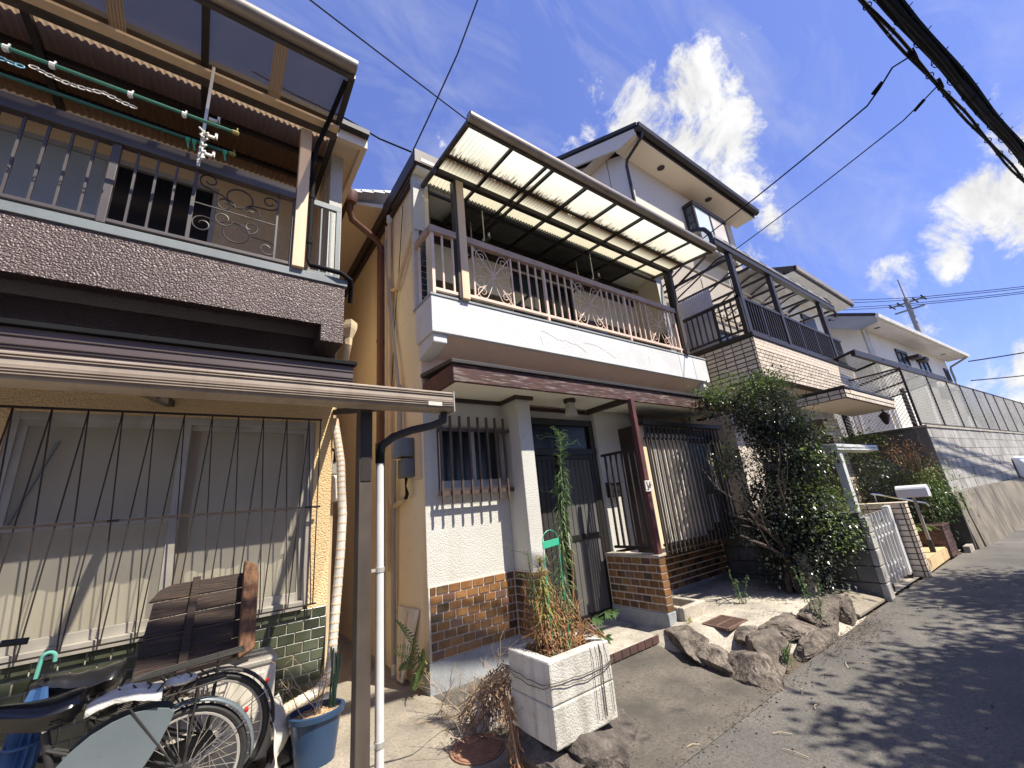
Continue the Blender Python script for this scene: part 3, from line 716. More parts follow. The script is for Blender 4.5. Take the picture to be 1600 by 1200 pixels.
# balcony interior: back wall with window, side wall, tiled wainscot
bwall = MB().box(1.80, 3.44, 4.36, 4.46, 3.20, 5.32).box(4.75, 6.45, 4.36, 4.46, 3.20, 5.32).box(3.44, 4.75, 4.36, 4.46, 4.93, 5.32).box(3.44, 4.75, 4.36, 4.46, 3.2, 3.35)
bwall.build('balcony_wall', M_h4, h2)
gq = MB().box(1.80, 3.42, 4.345, 4.36, 3.30, 4.40).box(4.78, 6.45, 4.345, 4.36, 3.30, 4.40)
gq.build('grout_bed', M_groutd, h2)
tw_ = MB()
for (x0, x1) in ((1.81, 3.41), (4.79, 6.44)):
    for r in range(7):
        x = x0 - (r % 2)*.1
        while x < x1:
            a, b = max(x0, x), min(x1, x+.194)
            if b-a > .02: tw_.box(a, b, 4.335, 4.346, 3.70+r*.1, 3.794+r*.1)
            x += .2
tw_.build('wainscot_tile', M_tile_d, h2, kind='stuff')
ts = MB()
for r in range(10):
    for c in range(4): ts.box(1.655 if False else 6.432, 6.449, 3.72+c*.155, 3.87+c*.155, 3.45+r*.075, 3.52+r*.075)
ts.build('wainscot_tile', M_tile_d, h2, kind='stuff')
Bx(6.449, 6.4495, 3.705, 4.34, 3.35, 4.22).build('grout_bed', M_grout, h2)
bwn = MB().box(3.44, 3.48, 4.36, 4.43, 3.35, 4.93).box(4.71, 4.75, 4.36, 4.43, 3.35, 4.93).box(3.48, 4.71, 4.36, 4.43, 4.89, 4.93).box(4.04, 4.09, 4.38, 4.42, 3.35, 4.89)
bn = bwn.build('balcony_window', M_bronze_dk, h2, bevel=.003)
Bx(3.48, 4.05, 4.40, 4.406, 3.35, 4.89).build('pane', M_glassb, bn); Bx(4.08, 4.71, 4.385, 4.391, 3.35, 4.89).build('pane', M_glassd, bn)
Bx(1.802, 1.82, 3.705, 4.355, 4.30, 5.30).build('side_shade_panel', M_trim, h2)  # dark sheet put in for the deep shade on the inner left wall
Bx(1.83, 6.44, 4.33, 4.357, 4.97, 5.30).build('rear_shade_panel', M_trim, h2)  # dark strip put in for the shade high on the back wall
# corner pillar left with black glazed screen
Bx(1.604, 1.742, 3.685, 3.701, 4.54, 5.30).box(1.604, 1.65, 3.701, 3.76, 3.50, 5.30).build('corner_pillar', M_stucco, h2)
Bx(1.655, 1.742, 3.6905, 3.701, 3.53, 4.54).build('grout_bed', M_grout, h2)
for r in range(13):
    Bx(1.66, 1.738, 3.682, 3.692, 3.545+r*.077, 3.613+r*.077).build('pillar_tile', M_glassd, h2, bevel=.002)
Bx(6.30, 6.449, 3.685, 3.701, 3.53, 5.30).build('corner_pillar', M_stucco, h2)

# roof: flat eave band over the balcony front, tiled rear roof toward the alley
Bx(1.58, 6.66, 3.57, 9.6, 5.47, 5.505).build('roof', M_roofd, h2)
Bx(1.565, 6.68, 3.53, 3.57, 5.35, 5.53).box(1.565, 1.60, 3.57, 9.0, 5.33, 5.53).build('eave_board', M_trim, h2, bevel=.003)
Bx(1.605, 6.64, 3.575, 4.40, 5.31, 5.345).build('eave_soffit', M_soffit, h2)
Bx(1.64, 2.2, 3.525, 3.53, 5.37, 5.42).build('eave_trim', M_railp, h2)
Bx(1.605, 1.648, 3.70, 9.0, 5.25, 5.33).build('verge_board', M_trim, h2, bevel=.003)

# terrace canopy over the balcony: beam, tube, rafters, corrugated sheets
def cz(y): return 5.045 + .10*(y-2.55)
cnp = thing('terrace_canopy', 'bronze framed canopy with pale stained corrugated sheets over the white balcony', 'canopy', (3.95, 3.3, 3.53))
MB().tube([(1.70, 2.545, 5.085), (6.20, 2.545, 5.085)], .052, n=14).build('front_tube', M_tube, cnp, smooth=True)
Bx(1.70, 6.20, 2.575, 2.605, 5.02, 5.075).build('tube_lip', M_brown, cnp)
Bx(1.70, 6.16, 3.275, 3.335, 5.03, 5.105).build('gutter_beam', M_bronze_dk, cnp, bevel=.006)  # dark bronze used here to carry the shade below the sheets
Bx(1.70, 6.20, 3.055, 3.09, cz(3.07)-.012, cz(3.07)+.016).build('purlin', M_bronze_dk, cnp)
for y in (3.72, 4.2): Bx(1.80, 6.44, y-.015, y+.015, cz(3.7)-.02 + (.1*(y-3.7)), cz(3.7)+.01 + .1*(y-3.7)).build('purlin', M_bronze_dk, cnp)
RX = [1.72, 2.265, 2.745, 2.845, 3.385, 3.93, 4.49, 5.06, 5.62, 6.175]
for x in RX:
    w = .022 if x in (1.72, 6.175) else .016
    y1 = 4.34 if 1.8 < x < 6.1 else 3.68
    MB().hexa([(x-w, 2.57, cz(2.57)-.012), (x+w, 2.57, cz(2.57)-.012), (x+w, y1, cz(y1)-.012), (x-w, y1, cz(y1)-.012)], [(x-w, 2.57, cz(2.57)+.03), (x+w, 2.57, cz(2.57)+.03), (x+w, y1, cz(y1)+.03), (x-w, y1, cz(y1)+.03)]).build('rafter', M_bronze_dk if w < .02 else M_brown, cnp)
def corr(x0, x1, y0, y1, zf, pitch=.048, amp=.011, nk=8):
    b = MB(); n = max(8, int((x1-x0)/pitch*nk)); ny = 6
    for j in range(ny+1):
        y = y0 + (y1-y0)*j/ny
        for i in range(n+1):
            x = x0 + (x1-x0)*i/n
            b.v.append((x, y, zf(y) + amp*math.sin(2*PI*x/pitch)))
    for j in range(ny):
        for i in range(n):
            a = j*(n+1)+i; b.f.append((a, a+1, a+n+2, a+n+1))
    return b
M_corr = mat('pale stained corrugated sheet', (.56, .57, .50), (.50, .51, .43), rough=.45, vs=1.6, transl=.72)
def stain(m):      # rot stains that have crept out from the purlin
    t = m.node_tree; nn, ln = t.nodes.new, t.links.new
    b = t.nodes['Principled BSDF']; src = b.inputs['Base Color'].links[0].from_socket
    co = nn('ShaderNodeTexCoord').outputs['Object']; sp = nn('ShaderNodeSeparateXYZ'); ln(co, sp.inputs[0])
    mp = nn('ShaderNodeMapping'); mp.inputs['Scale'].default_value = (1, .12, 0); ln(co, mp.inputs[0])
    n1 = nn('ShaderNodeTexNoise'); n1.inputs['Scale'].default_value = 55; n1.inputs['Detail'].default_value = 2; ln(mp.outputs[0], n1.inputs['Vector'])
    n2 = nn('ShaderNodeTexNoise'); n2.inputs['Scale'].default_value = 3.2; ln(mp.outputs[0], n2.inputs['Vector'])
    def mth(op, a, c):
        k = nn('ShaderNodeMath'); k.operation = op
        for i, v in enumerate((a, c)):
            if isinstance(v, (int, float)): k.inputs[i].default_value = v
            else: ln(v, k.inputs[i])
        return k.outputs[0]
    y = mth('ADD', sp.outputs['Y'], mth('MULTIPLY', mth('SUBTRACT', n1.outputs['Fac'], .5), .34))
    y = mth('ADD', y, mth('MULTIPLY', mth('SUBTRACT', n2.outputs['Fac'], .5), .25))
    def rng(v, a, c):
        r = nn('ShaderNodeMapRange'); r.inputs['From Min'].default_value = a; r.inputs['From Max'].default_value = c; ln(v, r.inputs['Value']); return r.outputs[0]
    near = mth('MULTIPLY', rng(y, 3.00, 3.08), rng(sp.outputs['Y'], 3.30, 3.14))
    ylw = rng(y, 2.75, 3.08)
    def mixc(f, a, c):
        x = nn('ShaderNodeMix'); x.data_type = 'RGBA'; ln(f, x.inputs[0]); ln(a, x.inputs[6]); x.inputs[7].default_value = (*c, 1); return x.outputs[2]
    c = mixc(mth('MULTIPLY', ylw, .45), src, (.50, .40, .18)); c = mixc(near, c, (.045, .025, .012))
    ln(c, b.inputs['Base Color'])
    for n in t.nodes:
        if n.type == 'BSDF_TRANSLUCENT': ln(c, n.inputs['Color'])
    return m
stain(M_corr)
M_corrd = mat('shaded grimy corrugated sheet', (.13, .125, .10), (.08, .075, .06), rough=.5, vs=2, transl=.3)  # eave shade behind the shadow line put into the colour, with assumed grime
for a, b_ in zip(RX, RX[1:]):
    corr(a+.012, b_-.012, 2.575, 3.60, lambda y: cz(y)+.022).build('corrugated_sheet', M_corr, cnp, smooth=True)
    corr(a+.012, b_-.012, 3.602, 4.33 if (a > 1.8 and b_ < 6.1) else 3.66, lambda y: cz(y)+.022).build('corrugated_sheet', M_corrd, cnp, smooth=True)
# posts stand on the parapet
for x, m1 in ((1.985, M_post), (6.065, M_brown)):
    Bx(x-.045, x+.045, 3.265, 3.335, 3.53, 5.03).build('canopy_post', m1, cnp, bevel=.004)
    Bx(x-.075, x-.046, 3.28, 3.36, 3.53, 5.03).build('post_channel', M_bronze_dk, cnp)
MB().bar((6.12, 3.30, 4.72), (6.185, 2.68, 5.03), .03).build('brace', M_brown, cnp)
# laundry pole arms hung under the canopy
for i, x in enumerate((2.55, 4.55)):
    hg = thing('laundry_pole_bracket', ('dark notched laundry pole bracket hung under the left half of the stained canopy', 'dark notched laundry pole bracket hung under the right half of the stained canopy')[i], 'laundry bracket', (x, 3.7, 4.9), 'laundry pole brackets over the white balcony')
    MB().bar((x, 3.55, 4.66), (x, 4.12, 4.70), .028, .03).build('arm', M_brown, hg)
    for y in (3.68, 3.98): MB().bar((x, y, 4.68), (x, y, cz(y)), .012).build('hanger', M_whited, hg)
    for k in range(5): MB().bar((x, 3.57+k*.13, 4.68), (x, 3.57+k*.13, 4.74), .018).build('notch', M_whited, hg)

# porch lamp
lp = thing('porch_lamp', 'small frosted porch lamp with brown cap on the cream soffit', 'lamp', (3.33, 3.34, 2.57))
MB().lathe((3.33, 3.34, 2.572), [(.072, 0), (.07, -.035), (.055, -.05)], n=20).build('cap', M_trim, lp, smooth=True)
MB().lathe((3.33, 3.34, 2.525), [(.050, 0), (.058, -.05), (.072, -.12), (.085, -.155), (.06, -.165), (.01, -.168)], n=20).build('shade', mat('frosted glass shade', (.55, .53, .44), rough=.35, transl=.3, vs=9), lp, smooth=True)
# doorbell box, meter, letter plate
bb = thing('mailbox', 'small black metal mailbox on the white wall right of the dark door', 'mailbox', (4.25, 3.66, 1.42))
Bx(4.15, 4.37, 3.635, 3.72, 1.43, 1.60).build('body', M_blackg, bb, bevel=.008)
Bx(4.145, 4.375, 3.615, 3.72, 1.602, 1.618).build('lid', M_black, bb, bevel=.004)
Bx(4.19, 4.33, 3.629, 3.634, 1.50, 1.53).build('slot', M_glassd, bb); Bx(4.31, 4.335, 3.628, 3.634, 1.45, 1.475).build('lock', M_chrome, bb)
pl = thing('door_plate', 'peeling pale plate with dark marks fixed to the red porch post', 'plate', (4.0, 2.96, 1.5))
Bx(3.95, 4.075, 2.958, 2.973, 1.455, 1.575).build('plate', M_whited, pl, bevel=.003)
q = MB()
for a, b_ in (((3.975, 1.565), (3.99, 1.49)), ((4.00, 1.50), (4.04, 1.56)), ((4.015, 1.49), (4.05, 1.535)), ((3.97, 1.475), (3.995, 1.48))):
    q.bar((a[0], 2.957, a[1]), (b_[0], 2.957, b_[1]), .014, .003, up=(0, 1, 0))
q.build('mark', M_trim, pl)

# ------------------------------------------------------------------ left house
h1 = thing('terraced_house', 'tan stucco house at the left with brown balcony band and dark green tiled base', 'house', (-2.5, 6, 0))
WX = -5.0
fw = MB()
fw.box(WX, -1.10, 4.0, 4.14, .79, 2.70); fw.box(.74, .888, 4.0, 4.14, .79, 2.70); fw.box(-1.10, .74, 4.0, 4.14, 2.33, 2.70)
fw.build('front_wall', M_tanst, h1)
Bx(.75, .888, 4.142, 12, -.05, 5.44).build('side_wall', M_tan, h1)
Bx(WX, .888, 4.004, 4.14, -.05, .79).build('grout_bed', M_groutg, h1)
tG = tile_mesh('tile', M_tile_g, .110, .068)
tile_wall(h1, (-1.46, 4.002, .12), 0, 2.34, 9, [tG], (1,), .118, .0755, .110, .068)
Bx(WX, .89, 3.99, 4.14, -.05, .115).build('plinth', M_grey_base, h1)
# main window
w = MB().box(-1.10, -1.055, 4.01, 4.10, .82, 2.33).box(.70, .74, 4.01, 4.10, .82, 2.33).box(-1.055, .70, 4.01, 4.10, 2.275, 2.33).box(-1.055, .70, 3.97, 4.10, .80, .86)
win = w.build('window', M_alu, h1, bevel=.003)
s = MB().box(-1.055, -1.015, 4.03, 4.055, .86, 2.275).box(-.215, -.155, 4.03, 4.055, .86, 2.275).box(-1.015, -.215, 4.03, 4.055, .86, .92).box(-1.015, -.215, 4.03, 4.055, 1.555, 1.60).box(-1.015, -.215, 4.03, 4.055, 2.235, 2.275)
s.build('sash', M_alu, win, bevel=.002)
s = MB().box(-.20, -.15, 4.065, 4.09, .86, 2.275).box(.66, .70, 4.065, 4.09, .86, 2.275).box(-.15, .66, 4.065, 4.09, .86, .92).box(-.15, .66, 4.065, 4.09, 2.235, 2.275)
s.build('sash', M_alu, win, bevel=.002)
Bx(-1.015, -.215, 4.040, 4.046, .92, 1.555).build('pane', M_glassc, win); Bx(-1.015, -.215, 4.040, 4.046, 1.60, 2.235).build('pane', M_glassc, win)
Bx(-.15, .66, 4.074, 4.080, .92, 2.235).build('pane', M_glassc, win)
def curtain(x0, x1, y, z0, z1, gap=None):
    b = MB(); n = int((x1-x0)*70); m = 10
    for j in range(m+1):
        for i in range(n+1):
            x = x0+(x1-x0)*i/n; t = j/m
            d = .007*math.sin(x*40 + 3.5*mnoise.noise((x*3, t*1.2, 4))) + .008*mnoise.noise((x*5, t*2, 0))
            b.v.append((x + .02*mnoise.noise((x*2, t*3, 7)), y + d*(1.25-.5*t), z0+(z1-z0)*t))
    for j in range(m):
        for i in range(n):
            a = j*(n+1)+i; b.f.append((a, a+1, a+n+2, a+n+1))
    return b
curtain(-1.08, -.19, 4.17, .84, 2.3).build('curtain', M_curtain, win, smooth=True)
curtain(-.09, .74, 4.17, .84, 2.3).build('curtain', M_curtain, win, smooth=True)
room = MB().box(-1.3, .745, 4.9, 4.95, .6, 2.6).box(-1.3, -1.28, 4.15, 4.9, .6, 2.6).box(-1.3, .745, 4.145, 4.9, 2.56, 2.6).box(-1.3, .745, 4.145, 4.9, .6, .64)
room.build('room', M_tan, h1)
MB().bar((-1.0, 4.022, 1.60), (-.86, 4.015, 2.10), .022, .012).bar((-.87, 4.012, 2.07), (-.85, 4.012, 2.13), .03, .014).build('window_brace', M_bgrey, win)
# zigzag window lattice
la = MB()
zt, zm, zb = 2.335, 1.58, .832
lat = MB().bar((-1.6, 3.93, zt), (.775, 3.93, zt), .015).bar((-1.6, 3.925, zm), (.79, 3.925, zm), .016).bar((-1.6, 3.93, zb), (.79, 3.93, zb), .010).bar((.765, 3.93, zb), (.765, 3.93, zt), .008)
lt = lat.build('window_lattice', M_iron, h1)
x = -1.425
while x < .76:
    b = MB().bar((x, 3.93, zt), (x+.082, 3.93, zb), .0075).bar((x, 3.93, zt), (x-.082, 3.93, zb), .0075)
    b.build('lattice_rod', M_iron, lt); x += .1745
# lower awning (dark metal) and stucco band above it
MB().prism([(WX, 3.34, 2.50), (WX, 3.34, 2.665), (WX, 3.99, 2.70), (WX, 3.99, 2.50)], (5.885, 0, 0)).build('awning', M_purple, h1, bevel=.004)
MB().prism([(WX, 3.31, 2.668), (WX, 3.31, 2.70), (WX, 3.998, 2.745), (WX, 3.998, 2.705)], (5.905, 0, 0)).build('awning_cap', M_wire, h1, bevel=.003)
aw = MB()
for z in (2.535, 2.555, 2.61): aw.box(WX, .883, 3.333, 3.340, z, z+.006)
aw.build('awning_groove', M_trim, h1)
Bx(WX, .87, 3.93, 4.0, 2.745, 3.12).build('band_wall', M_brownst, h1)
# balcony
bal = MB().box(WX, .845, 3.55, 3.66, 3.10, 3.51).box(.66, .845, 3.551, 3.92, 2.95, 3.099).box(.80, .845, 3.66, 4.0, 3.10, 3.51)
bal.build('balcony_parapet', M_brownst, h1)
Bx(WX, .80, 3.66, 4.7, 3.16, 3.26).build('balcony_floor', M_brownst, h1)
Bx(WX, .865, 3.535, 3.67, 3.512, 3.585).build('parapet_cap', M_bgrey, h1, bevel=.004)
rb = Bx(WX, .40, 3.52, 3.585, 4.285, 4.405).box(WX, .40, 3.545, 3.575, 3.61, 3.64).box(-.825, -.775, 3.535, 3.58, 3.59, 4.285).box(.375, .405, 3.535, 3.58, 3.59, 4.285)
rail1 = rb.build('balcony_rail', M_rail1, h1, bevel=.004)
x = -.798 - .117*9
for i in range(14):
    xx = -.798 + (i-9)*.117
    if i != 9: Bx(xx-.0075, xx+.0075, 3.551, 3.569, 3.64, 4.285).build('bar', M_rail1, rail1)
Bx(-.33, -.313, 3.552, 3.568, 3.64, 4.285).build('bar', M_rail1, rail1)
Bx(.255, .27, 3.552, 3.568, 3.64, 4.285).build('bar', M_rail1, rail1)
sp = MB(); Y = 3.56
sp.bar((-.32, Y, 3.985), (.262, Y, 3.975), .009)
def ring(c, r, n=26): return [(c[0]+r*math.cos(2*PI*k/n), Y, c[1]+r*math.sin(2*PI*k/n)) for k in range(n)]
sp.tube(ring((-.02, 4.135), .092), .0062, n=5, closed=True); sp.tube(ring((-.02, 3.795), .092), .0062, n=5, closed=True)
def scr(p0, ctr, r0, a0, sgn, turns=1.2, straight=None):
    pts = list(straight or [])
    for k in range(26):
        a = a0 + sgn*k/25*2*PI*turns; r = r0*(1-.7*k/25)
        pts.append((ctr[0]+r*math.cos(a), Y, ctr[1]+r*math.sin(a)))
    sp.tube(pts, .0062, n=5)
scr(None, (-.235, 4.225), .075, -PI/2, -1, straight=[(-.06, Y, 4.04), (-.14, Y, 4.12)])
scr(None, (.20, 4.19), .075, -PI/2, 1, straight=[(-.0, Y, 4.05), (.06, Y, 4.10)])
scr(None, (-.245, 3.80), .075, PI/2, 1, straight=[(-.06, Y, 3.90), (-.14, Y, 3.86)])
scr(None, (.205, 3.72), .075, PI/2, -1, straight=[(.0, Y, 3.88), (.08, Y, 3.80)])
for cx_, cz_, sg in ((-.115, 4.035, 1), (.075, 4.02, -1), (-.115, 3.90, -1), (.075, 3.885, 1)):
    scr(None, (cx_, cz_), .07, 0 if cx_ < 0 else PI, sg, turns=1.3)
sp.build('scroll_panel', M_iron, rail1, smooth=True)
# upstairs wall and window
uw = MB().box(WX, -1.95, 4.6, 4.7, 3.26, 5.2).box(-.22, .75, 4.6, 4.7, 3.26, 5.2).box(-1.95, -.22, 4.6, 4.7, 4.97, 5.2).box(-1.95, -.22, 4.6, 4.7, 3.26, 3.5)
uw.build('balcony_wall', M_tanst, h1)
uf = MB().box(-1.95, -1.9, 4.59, 4.66, 3.5, 4.97).box(-.26, -.22, 4.59, 4.66, 3.5, 4.97).box(-1.9, -.26, 4.59, 4.66, 4.92, 4.97).box(-1.09, -1.03, 4.60, 4.64, 3.5, 4.92)
u = uf.build('balcony_window', M_alu, h1, bevel=.003)
Bx(-1.03, -.26, 4.63, 4.636, 3.5, 4.92).build('pane', M_glassd, u)
Bx(-1.9, -1.09, 4.612, 4.618, 3.5, 4.92).build('pane', mat('pale screen glass', (.36, .39, .38), (.30, .33, .32), rough=.25, vs=2), u)
# end pillar with white stucco, side rail, eave
Bx(.765, .892, 3.985, 4.14, 2.70, 3.0).build('front_wall', M_tanst, h1)
Bx(.765, .892, 3.985, 4.14, 3.0, 5.42).build('corner_pillar', M_stucco, h1)
sr = MB().box(.52, .80, 3.60, 3.635, 4.36, 4.42).box(.52, .80, 3.605, 3.63, 3.62, 3.65)
for x in (.545, .63, .715): sr.box(x-.008, x+.008, 3.61, 3.626, 3.65, 4.36)
sr.box(.76, .80, 3.60, 3.635, 3.59, 4.36)
sr.build('side_rail', M_bgrey, h1, bevel=.003)
Bx(WX, 1.06, 3.56, 12, 5.46, 5.52).build('roof', M_roofd, h1)
MB().prism([(WX, 3.66, 5.45), (WX, 12, 5.45), (WX, 12, 7.2)], (6.06, 0, 0)).build('roof', M_roofd, h1)
Bx(WX, 1.04, 3.70, 12, 5.425, 5.458).build('eave_soffit', M_beige, h1)
Bx(.60, 1.06, 3.64, 3.70, 5.34, 5.46).build('eave_board', M_beige, h1, bevel=.003)
Bx(1.0, 1.06, 3.70, 12, 5.34, 5.44).build('verge_board', M_beige, h1, bevel=.003)
# balcony canopy of the left house
c1 = thing('terrace_canopy', 'brown tinted terrace canopy above the brown stucco balcony at the top left', 'canopy', (-1.5, 3.4, 3.59))
MB().tube([(WX, 2.83, 5.33), (.715, 2.83, 5.33)], .062, n=14).build('front_tube', M_tube, c1, smooth=True)
Bx(WX, .71, 2.86, 2.89, 5.24, 5.30).build('tube_lip', M_brown, c1)
Bx(WX, .70, 3.42, 3.50, 5.12, 5.21).build('gutter_beam', M_brown, c1, bevel=.006)
Bx(WX, .70, 3.34, 3.42, 5.13, 5.155).build('timber_strip', M_post, c1)
Bx(WX, .70, 3.50, 3.54, 5.19, 5.235).build('purlin', M_bronze_dk, c1)
for y in (3.95, 4.35): Bx(WX, .72, y-.02, y+.02, 5.20+.07*(y-3.5), 5.25+.07*(y-3.5)).build('purlin', M_bronze_dk, c1)
for i, x in enumerate((.695, -.37, -1.43, -2.5, -3.56)):
    w = .025
    MB().hexa([(x-w, 2.87, 5.25), (x+w, 2.87, 5.25), (x+w, 3.44, 5.18), (x-w, 3.44, 5.18)], [(x-w, 2.87, 5.30), (x+w, 2.87, 5.30), (x+w, 3.44, 5.235), (x-w, 3.44, 5.235)]).build('rafter', M_bronze_dk, c1)
    MB().hexa([(x-w, 3.50, 5.19), (x+w, 3.50, 5.19), (x+w, 4.55, 5.245), (x-w, 4.55, 5.245)], [(x-w, 3.50, 5.24), (x+w, 3.50, 5.24), (x+w, 4.55, 5.30), (x-w, 4.55, 5.30)]).build('rafter', M_bronze_dk, c1)
xs = [.67, .14, -.37, -.92, -1.43, -1.98, -2.5, -3.56]
for a, b_ in zip(xs[1:], xs):
    MB().hexa([(a, 2.88, 5.300), (b_, 2.88, 5.300), (b_, 3.44, 5.240), (a, 3.44, 5.240)], [(a, 2.88, 5.304), (b_, 2.88, 5.304), (b_, 3.44, 5.244), (a, 3.44, 5.244)]).build('tinted_panel', M_poly_b, c1)
for x in (.14, -.92, -1.98):     # ribbed overlaps of neighbouring panels
    corr(x-.05, x+.05, 2.88, 3.44, lambda y: 5.315-.107*(y-2.88), pitch=.02, amp=.004).build('ribbed_strip', M_poly_br, c1)
xs = [.68, -.37, -1.43, -2.5, -3.56]
for a, b_ in zip(xs[1:], xs):
    corr(a+.01, b_-.01, 3.46, 4.58, lambda y: 5.262+.055*(y-3.5), pitch=.05, amp=.009).build('corrugated_sheet', M_poly_br, c1, smooth=True)
Bx(.395, .49, 3.50, 3.585, 3.588, 5.12).build('canopy_post', M_post, c1, bevel=.004)
MB().tube([(.655, 2.94, 5.26), (.60, 3.30, 5.14), (.545, 3.53, 5.0), (.53, 3.56, 4.85), (.53, 3.56, 3.72), (.54, 3.55, 3.66), (.80, 3.50, 3.62), (.89, 3.53, 3.585), (.915, 3.60, 3.55), (.925, 3.66, 3.42)], .022, n=10).build('rain_pipe', M_wire, c1, smooth=True)
for z in (4.9, 4.4, 3.9): MB().lathe((.53, 3.56, z), [(.027, -.02), (.027, .02)], n=12).build('pipe_clip', M_wire, c1)
# cream hopper and pipe on the corner of the left house
hp = thing('rain_hopper', 'cream rain hopper and down pipe on the alley corner below the brown balcony', 'rain pipe', (.95, 3.8, 3.2))
MB().lathe((.95, 3.78, 3.13), [(.03, -.10), (.035, -.02), (.072, .07), (.078, .10), (.078, .15), (.06, .15)], n=4).build('hopper', M_pvct, hp)
MB().tube([(.95, 3.78, 3.05), (.94, 3.84, 2.92), (.925, 4.06, 2.78), (.925, 4.2, 2.66), (.925, 4.2, .1)], .032, n=12).build('pipe', M_pvct, hp, smooth=True)

# laundry poles and hangers on the balcony
for i, (y, z, xe) in enumerate(((3.2, 4.45, -.09), (3.42, 4.43, -.10))):
    pt = thing('laundry_pole', ('green laundry pole with white plastic chain under the brown canopy', 'green laundry pole with clips, behind the one with the plastic chain')[i], 'laundry pole', (-1.5, y, z))
    MB().tube([(-3.2, y, z), (xe, y, z+.02)], .0125, n=8).build('pole', M_poleg, pt, smooth=True)
    cap = MB().lathe((xe-.01, y, z+.02), [(.017, -.02), (.017, .02), (.009, .025)], n=8, axis='X'); cap.bar((xe-.0, y, z+.03), (xe+.0, y, z+.07), .008)
    cap.build('end_stop', M_ochre, pt)
    cl = MB()
    for x in ((-.42, -.72, -1.1, -1.3) if i == 0 else (-.16, -.30, -.36, -.40)):
        cl.lathe((x, y, z+.008), [(.021, -.013), (.021, .013)], n=8, axis='X').bar((x, y, z-.02), (x+.01, y, z-.07 if i else z+.05), .010)
    cl.build('clip', M_tag if i else M_whited, pt)
ch = thing('plastic_chain', 'white and pale blue plastic chain hanging along the green laundry pole', 'chain', (-.9, 3.2, 4.36))
def chain(x0, x1, m):
    b = MB(); n = int(abs(x1-x0)/.036)
    for k in range(n):
        x = x0+(x1-x0)*k/n; z = 4.39 - .028*math.sin(PI*((k % 9)/9)); 
        ptsr = [(x+.022*math.cos(t), 3.2 + (.012*math.sin(t) if k % 2 else 0), z + (0 if k % 2 else .013*math.sin(t))) for t in [2*PI*j/10 for j in range(10)]]
        b.tube(ptsr, .0042, n=5, closed=True)
    b.build('chain_links', m, ch, smooth=True)
chain(-1.17, -.66, M_whited); chain(-1.75, -1.19, mat('pale blue plastic', (.25, .52, .62), rough=.4, vs=9))
hg = thing('pole_hanger', 'white plastic pole hanger strap with hooks under the brown canopy', 'hanger', (-.30, 3.3, 4.5))
b = MB().box(-.315, -.293, 3.30, 3.312, 4.13, 5.16)
for z in (4.60, 4.43, 4.25): b.box(-.285, -.215, 3.295, 3.315, z, z+.022).box(-.232, -.212, 3.295, 3.315, z, z+.06)
b.build('strap', M_whited, hg, bevel=.004)
b = MB()
for k in range(5): b.tube([(-.33+.012*k, 3.28, 4.47-.06*k), (-.29, 3.27, 4.42-.06*k), (-.27, 3.28, 4.45-.06*k), (-.31, 3.285, 4.40-.06*k)], .008, n=6)
b.build('hooks', M_whited, hg, smooth=True)

# lean-to roof over the bicycles: post, gutter, arms, tinted panel
lt1 = thing('lean_to_roof', 'low bronze lean-to roof with a long dusty gutter over the bicycles', 'lean-to roof', (.72, 2.45, 0))
MB().prism([(WX, 2.235, 2.045), (WX, 2.225, 2.10), (WX, 2.232, 2.155), (WX, 2.36, 2.155), (WX, 2.36, 2.07), (WX, 2.33, 2.035)], (6.205, 0, 0)).build('gutter', M_gutter, lt1, bevel=.004)
gl_ = MB()
for z in (2.062, 2.074, 2.086, 2.128, 2.140): gl_.box(WX, 1.203, 2.221, 2.229, z, z+.004)
gl_.build('gutter_ridge', M_gutter, lt1)
MB().prism([(1.206, 2.225, 2.03), (1.206, 2.225, 2.16), (1.206, 2.37, 2.16), (1.206, 2.37, 2.03)], (.006, 0, 0)).build('gutter_end', M_alu, lt1)
Bx(1.03, 1.12, 2.219, 2.224, 2.058, 2.082).build('maker_sticker', M_whited, lt1)
Bx(.682, .755, 2.41, 2.49, 0, 2.10).build('post', M_brown, lt1, bevel=.004)
Bx(.690, .747, 2.405, 2.41, 1.64, 2.03).build('post_sleeve', M_bronze_dk, lt1)
for x in (.90, -.30, -1.6, -2.9):
    MB().hexa([(x-.025, 2.36, 2.06), (x+.025, 2.36, 2.06), (x+.025, 3.99, 2.40), (x-.025, 3.99, 2.40)], [(x-.025, 2.36, 2.11), (x+.025, 2.36, 2.11), (x+.025, 3.99, 2.45), (x-.025, 3.99, 2.45)]).build('arm', M_brown, lt1)
for a, b_ in ((.925, 1.19), (-.275, .875), (-1.575, -.325), (-2.875, -1.625)):
    MB().hexa([(a, 2.34, 2.145), (b_, 2.34, 2.145), (b_, 4.0, 2.475), (a, 4.0, 2.475)], [(a, 2.34, 2.149), (b_, 2.34, 2.149), (b_, 4.0, 2.479), (a, 4.0, 2.479)]).build('roof_panel', M_poly_l, lt1)
MB().tube([(1.17, 2.30, 2.04), (1.165, 2.30, 1.985), (1.10, 2.32, 1.955), (.98, 2.36, 1.93), (.88, 2.41, 1.895), (.825, 2.44, 1.85), (.812, 2.45, 1.79), (.812, 2.45, 1.74)], .024, n=12).build('flexible_hose', M_black, lt1, smooth=True)
hb = MB()
for k in range(34):
    t = k/33; x = 1.10-.28*t; 
    hb.lathe((.812, 2.45, 1.745+.0035*k), [(.026, 0), (.028, .001), (.026, .002)], n=12, cap=False)
hb.build('hose_rib', M_black, lt1)
MB().tube([(.812, 2.45, 1.76), (.812, 2.45, .0)], .023, n=14).build('down_pipe', M_white, lt1, smooth=True)
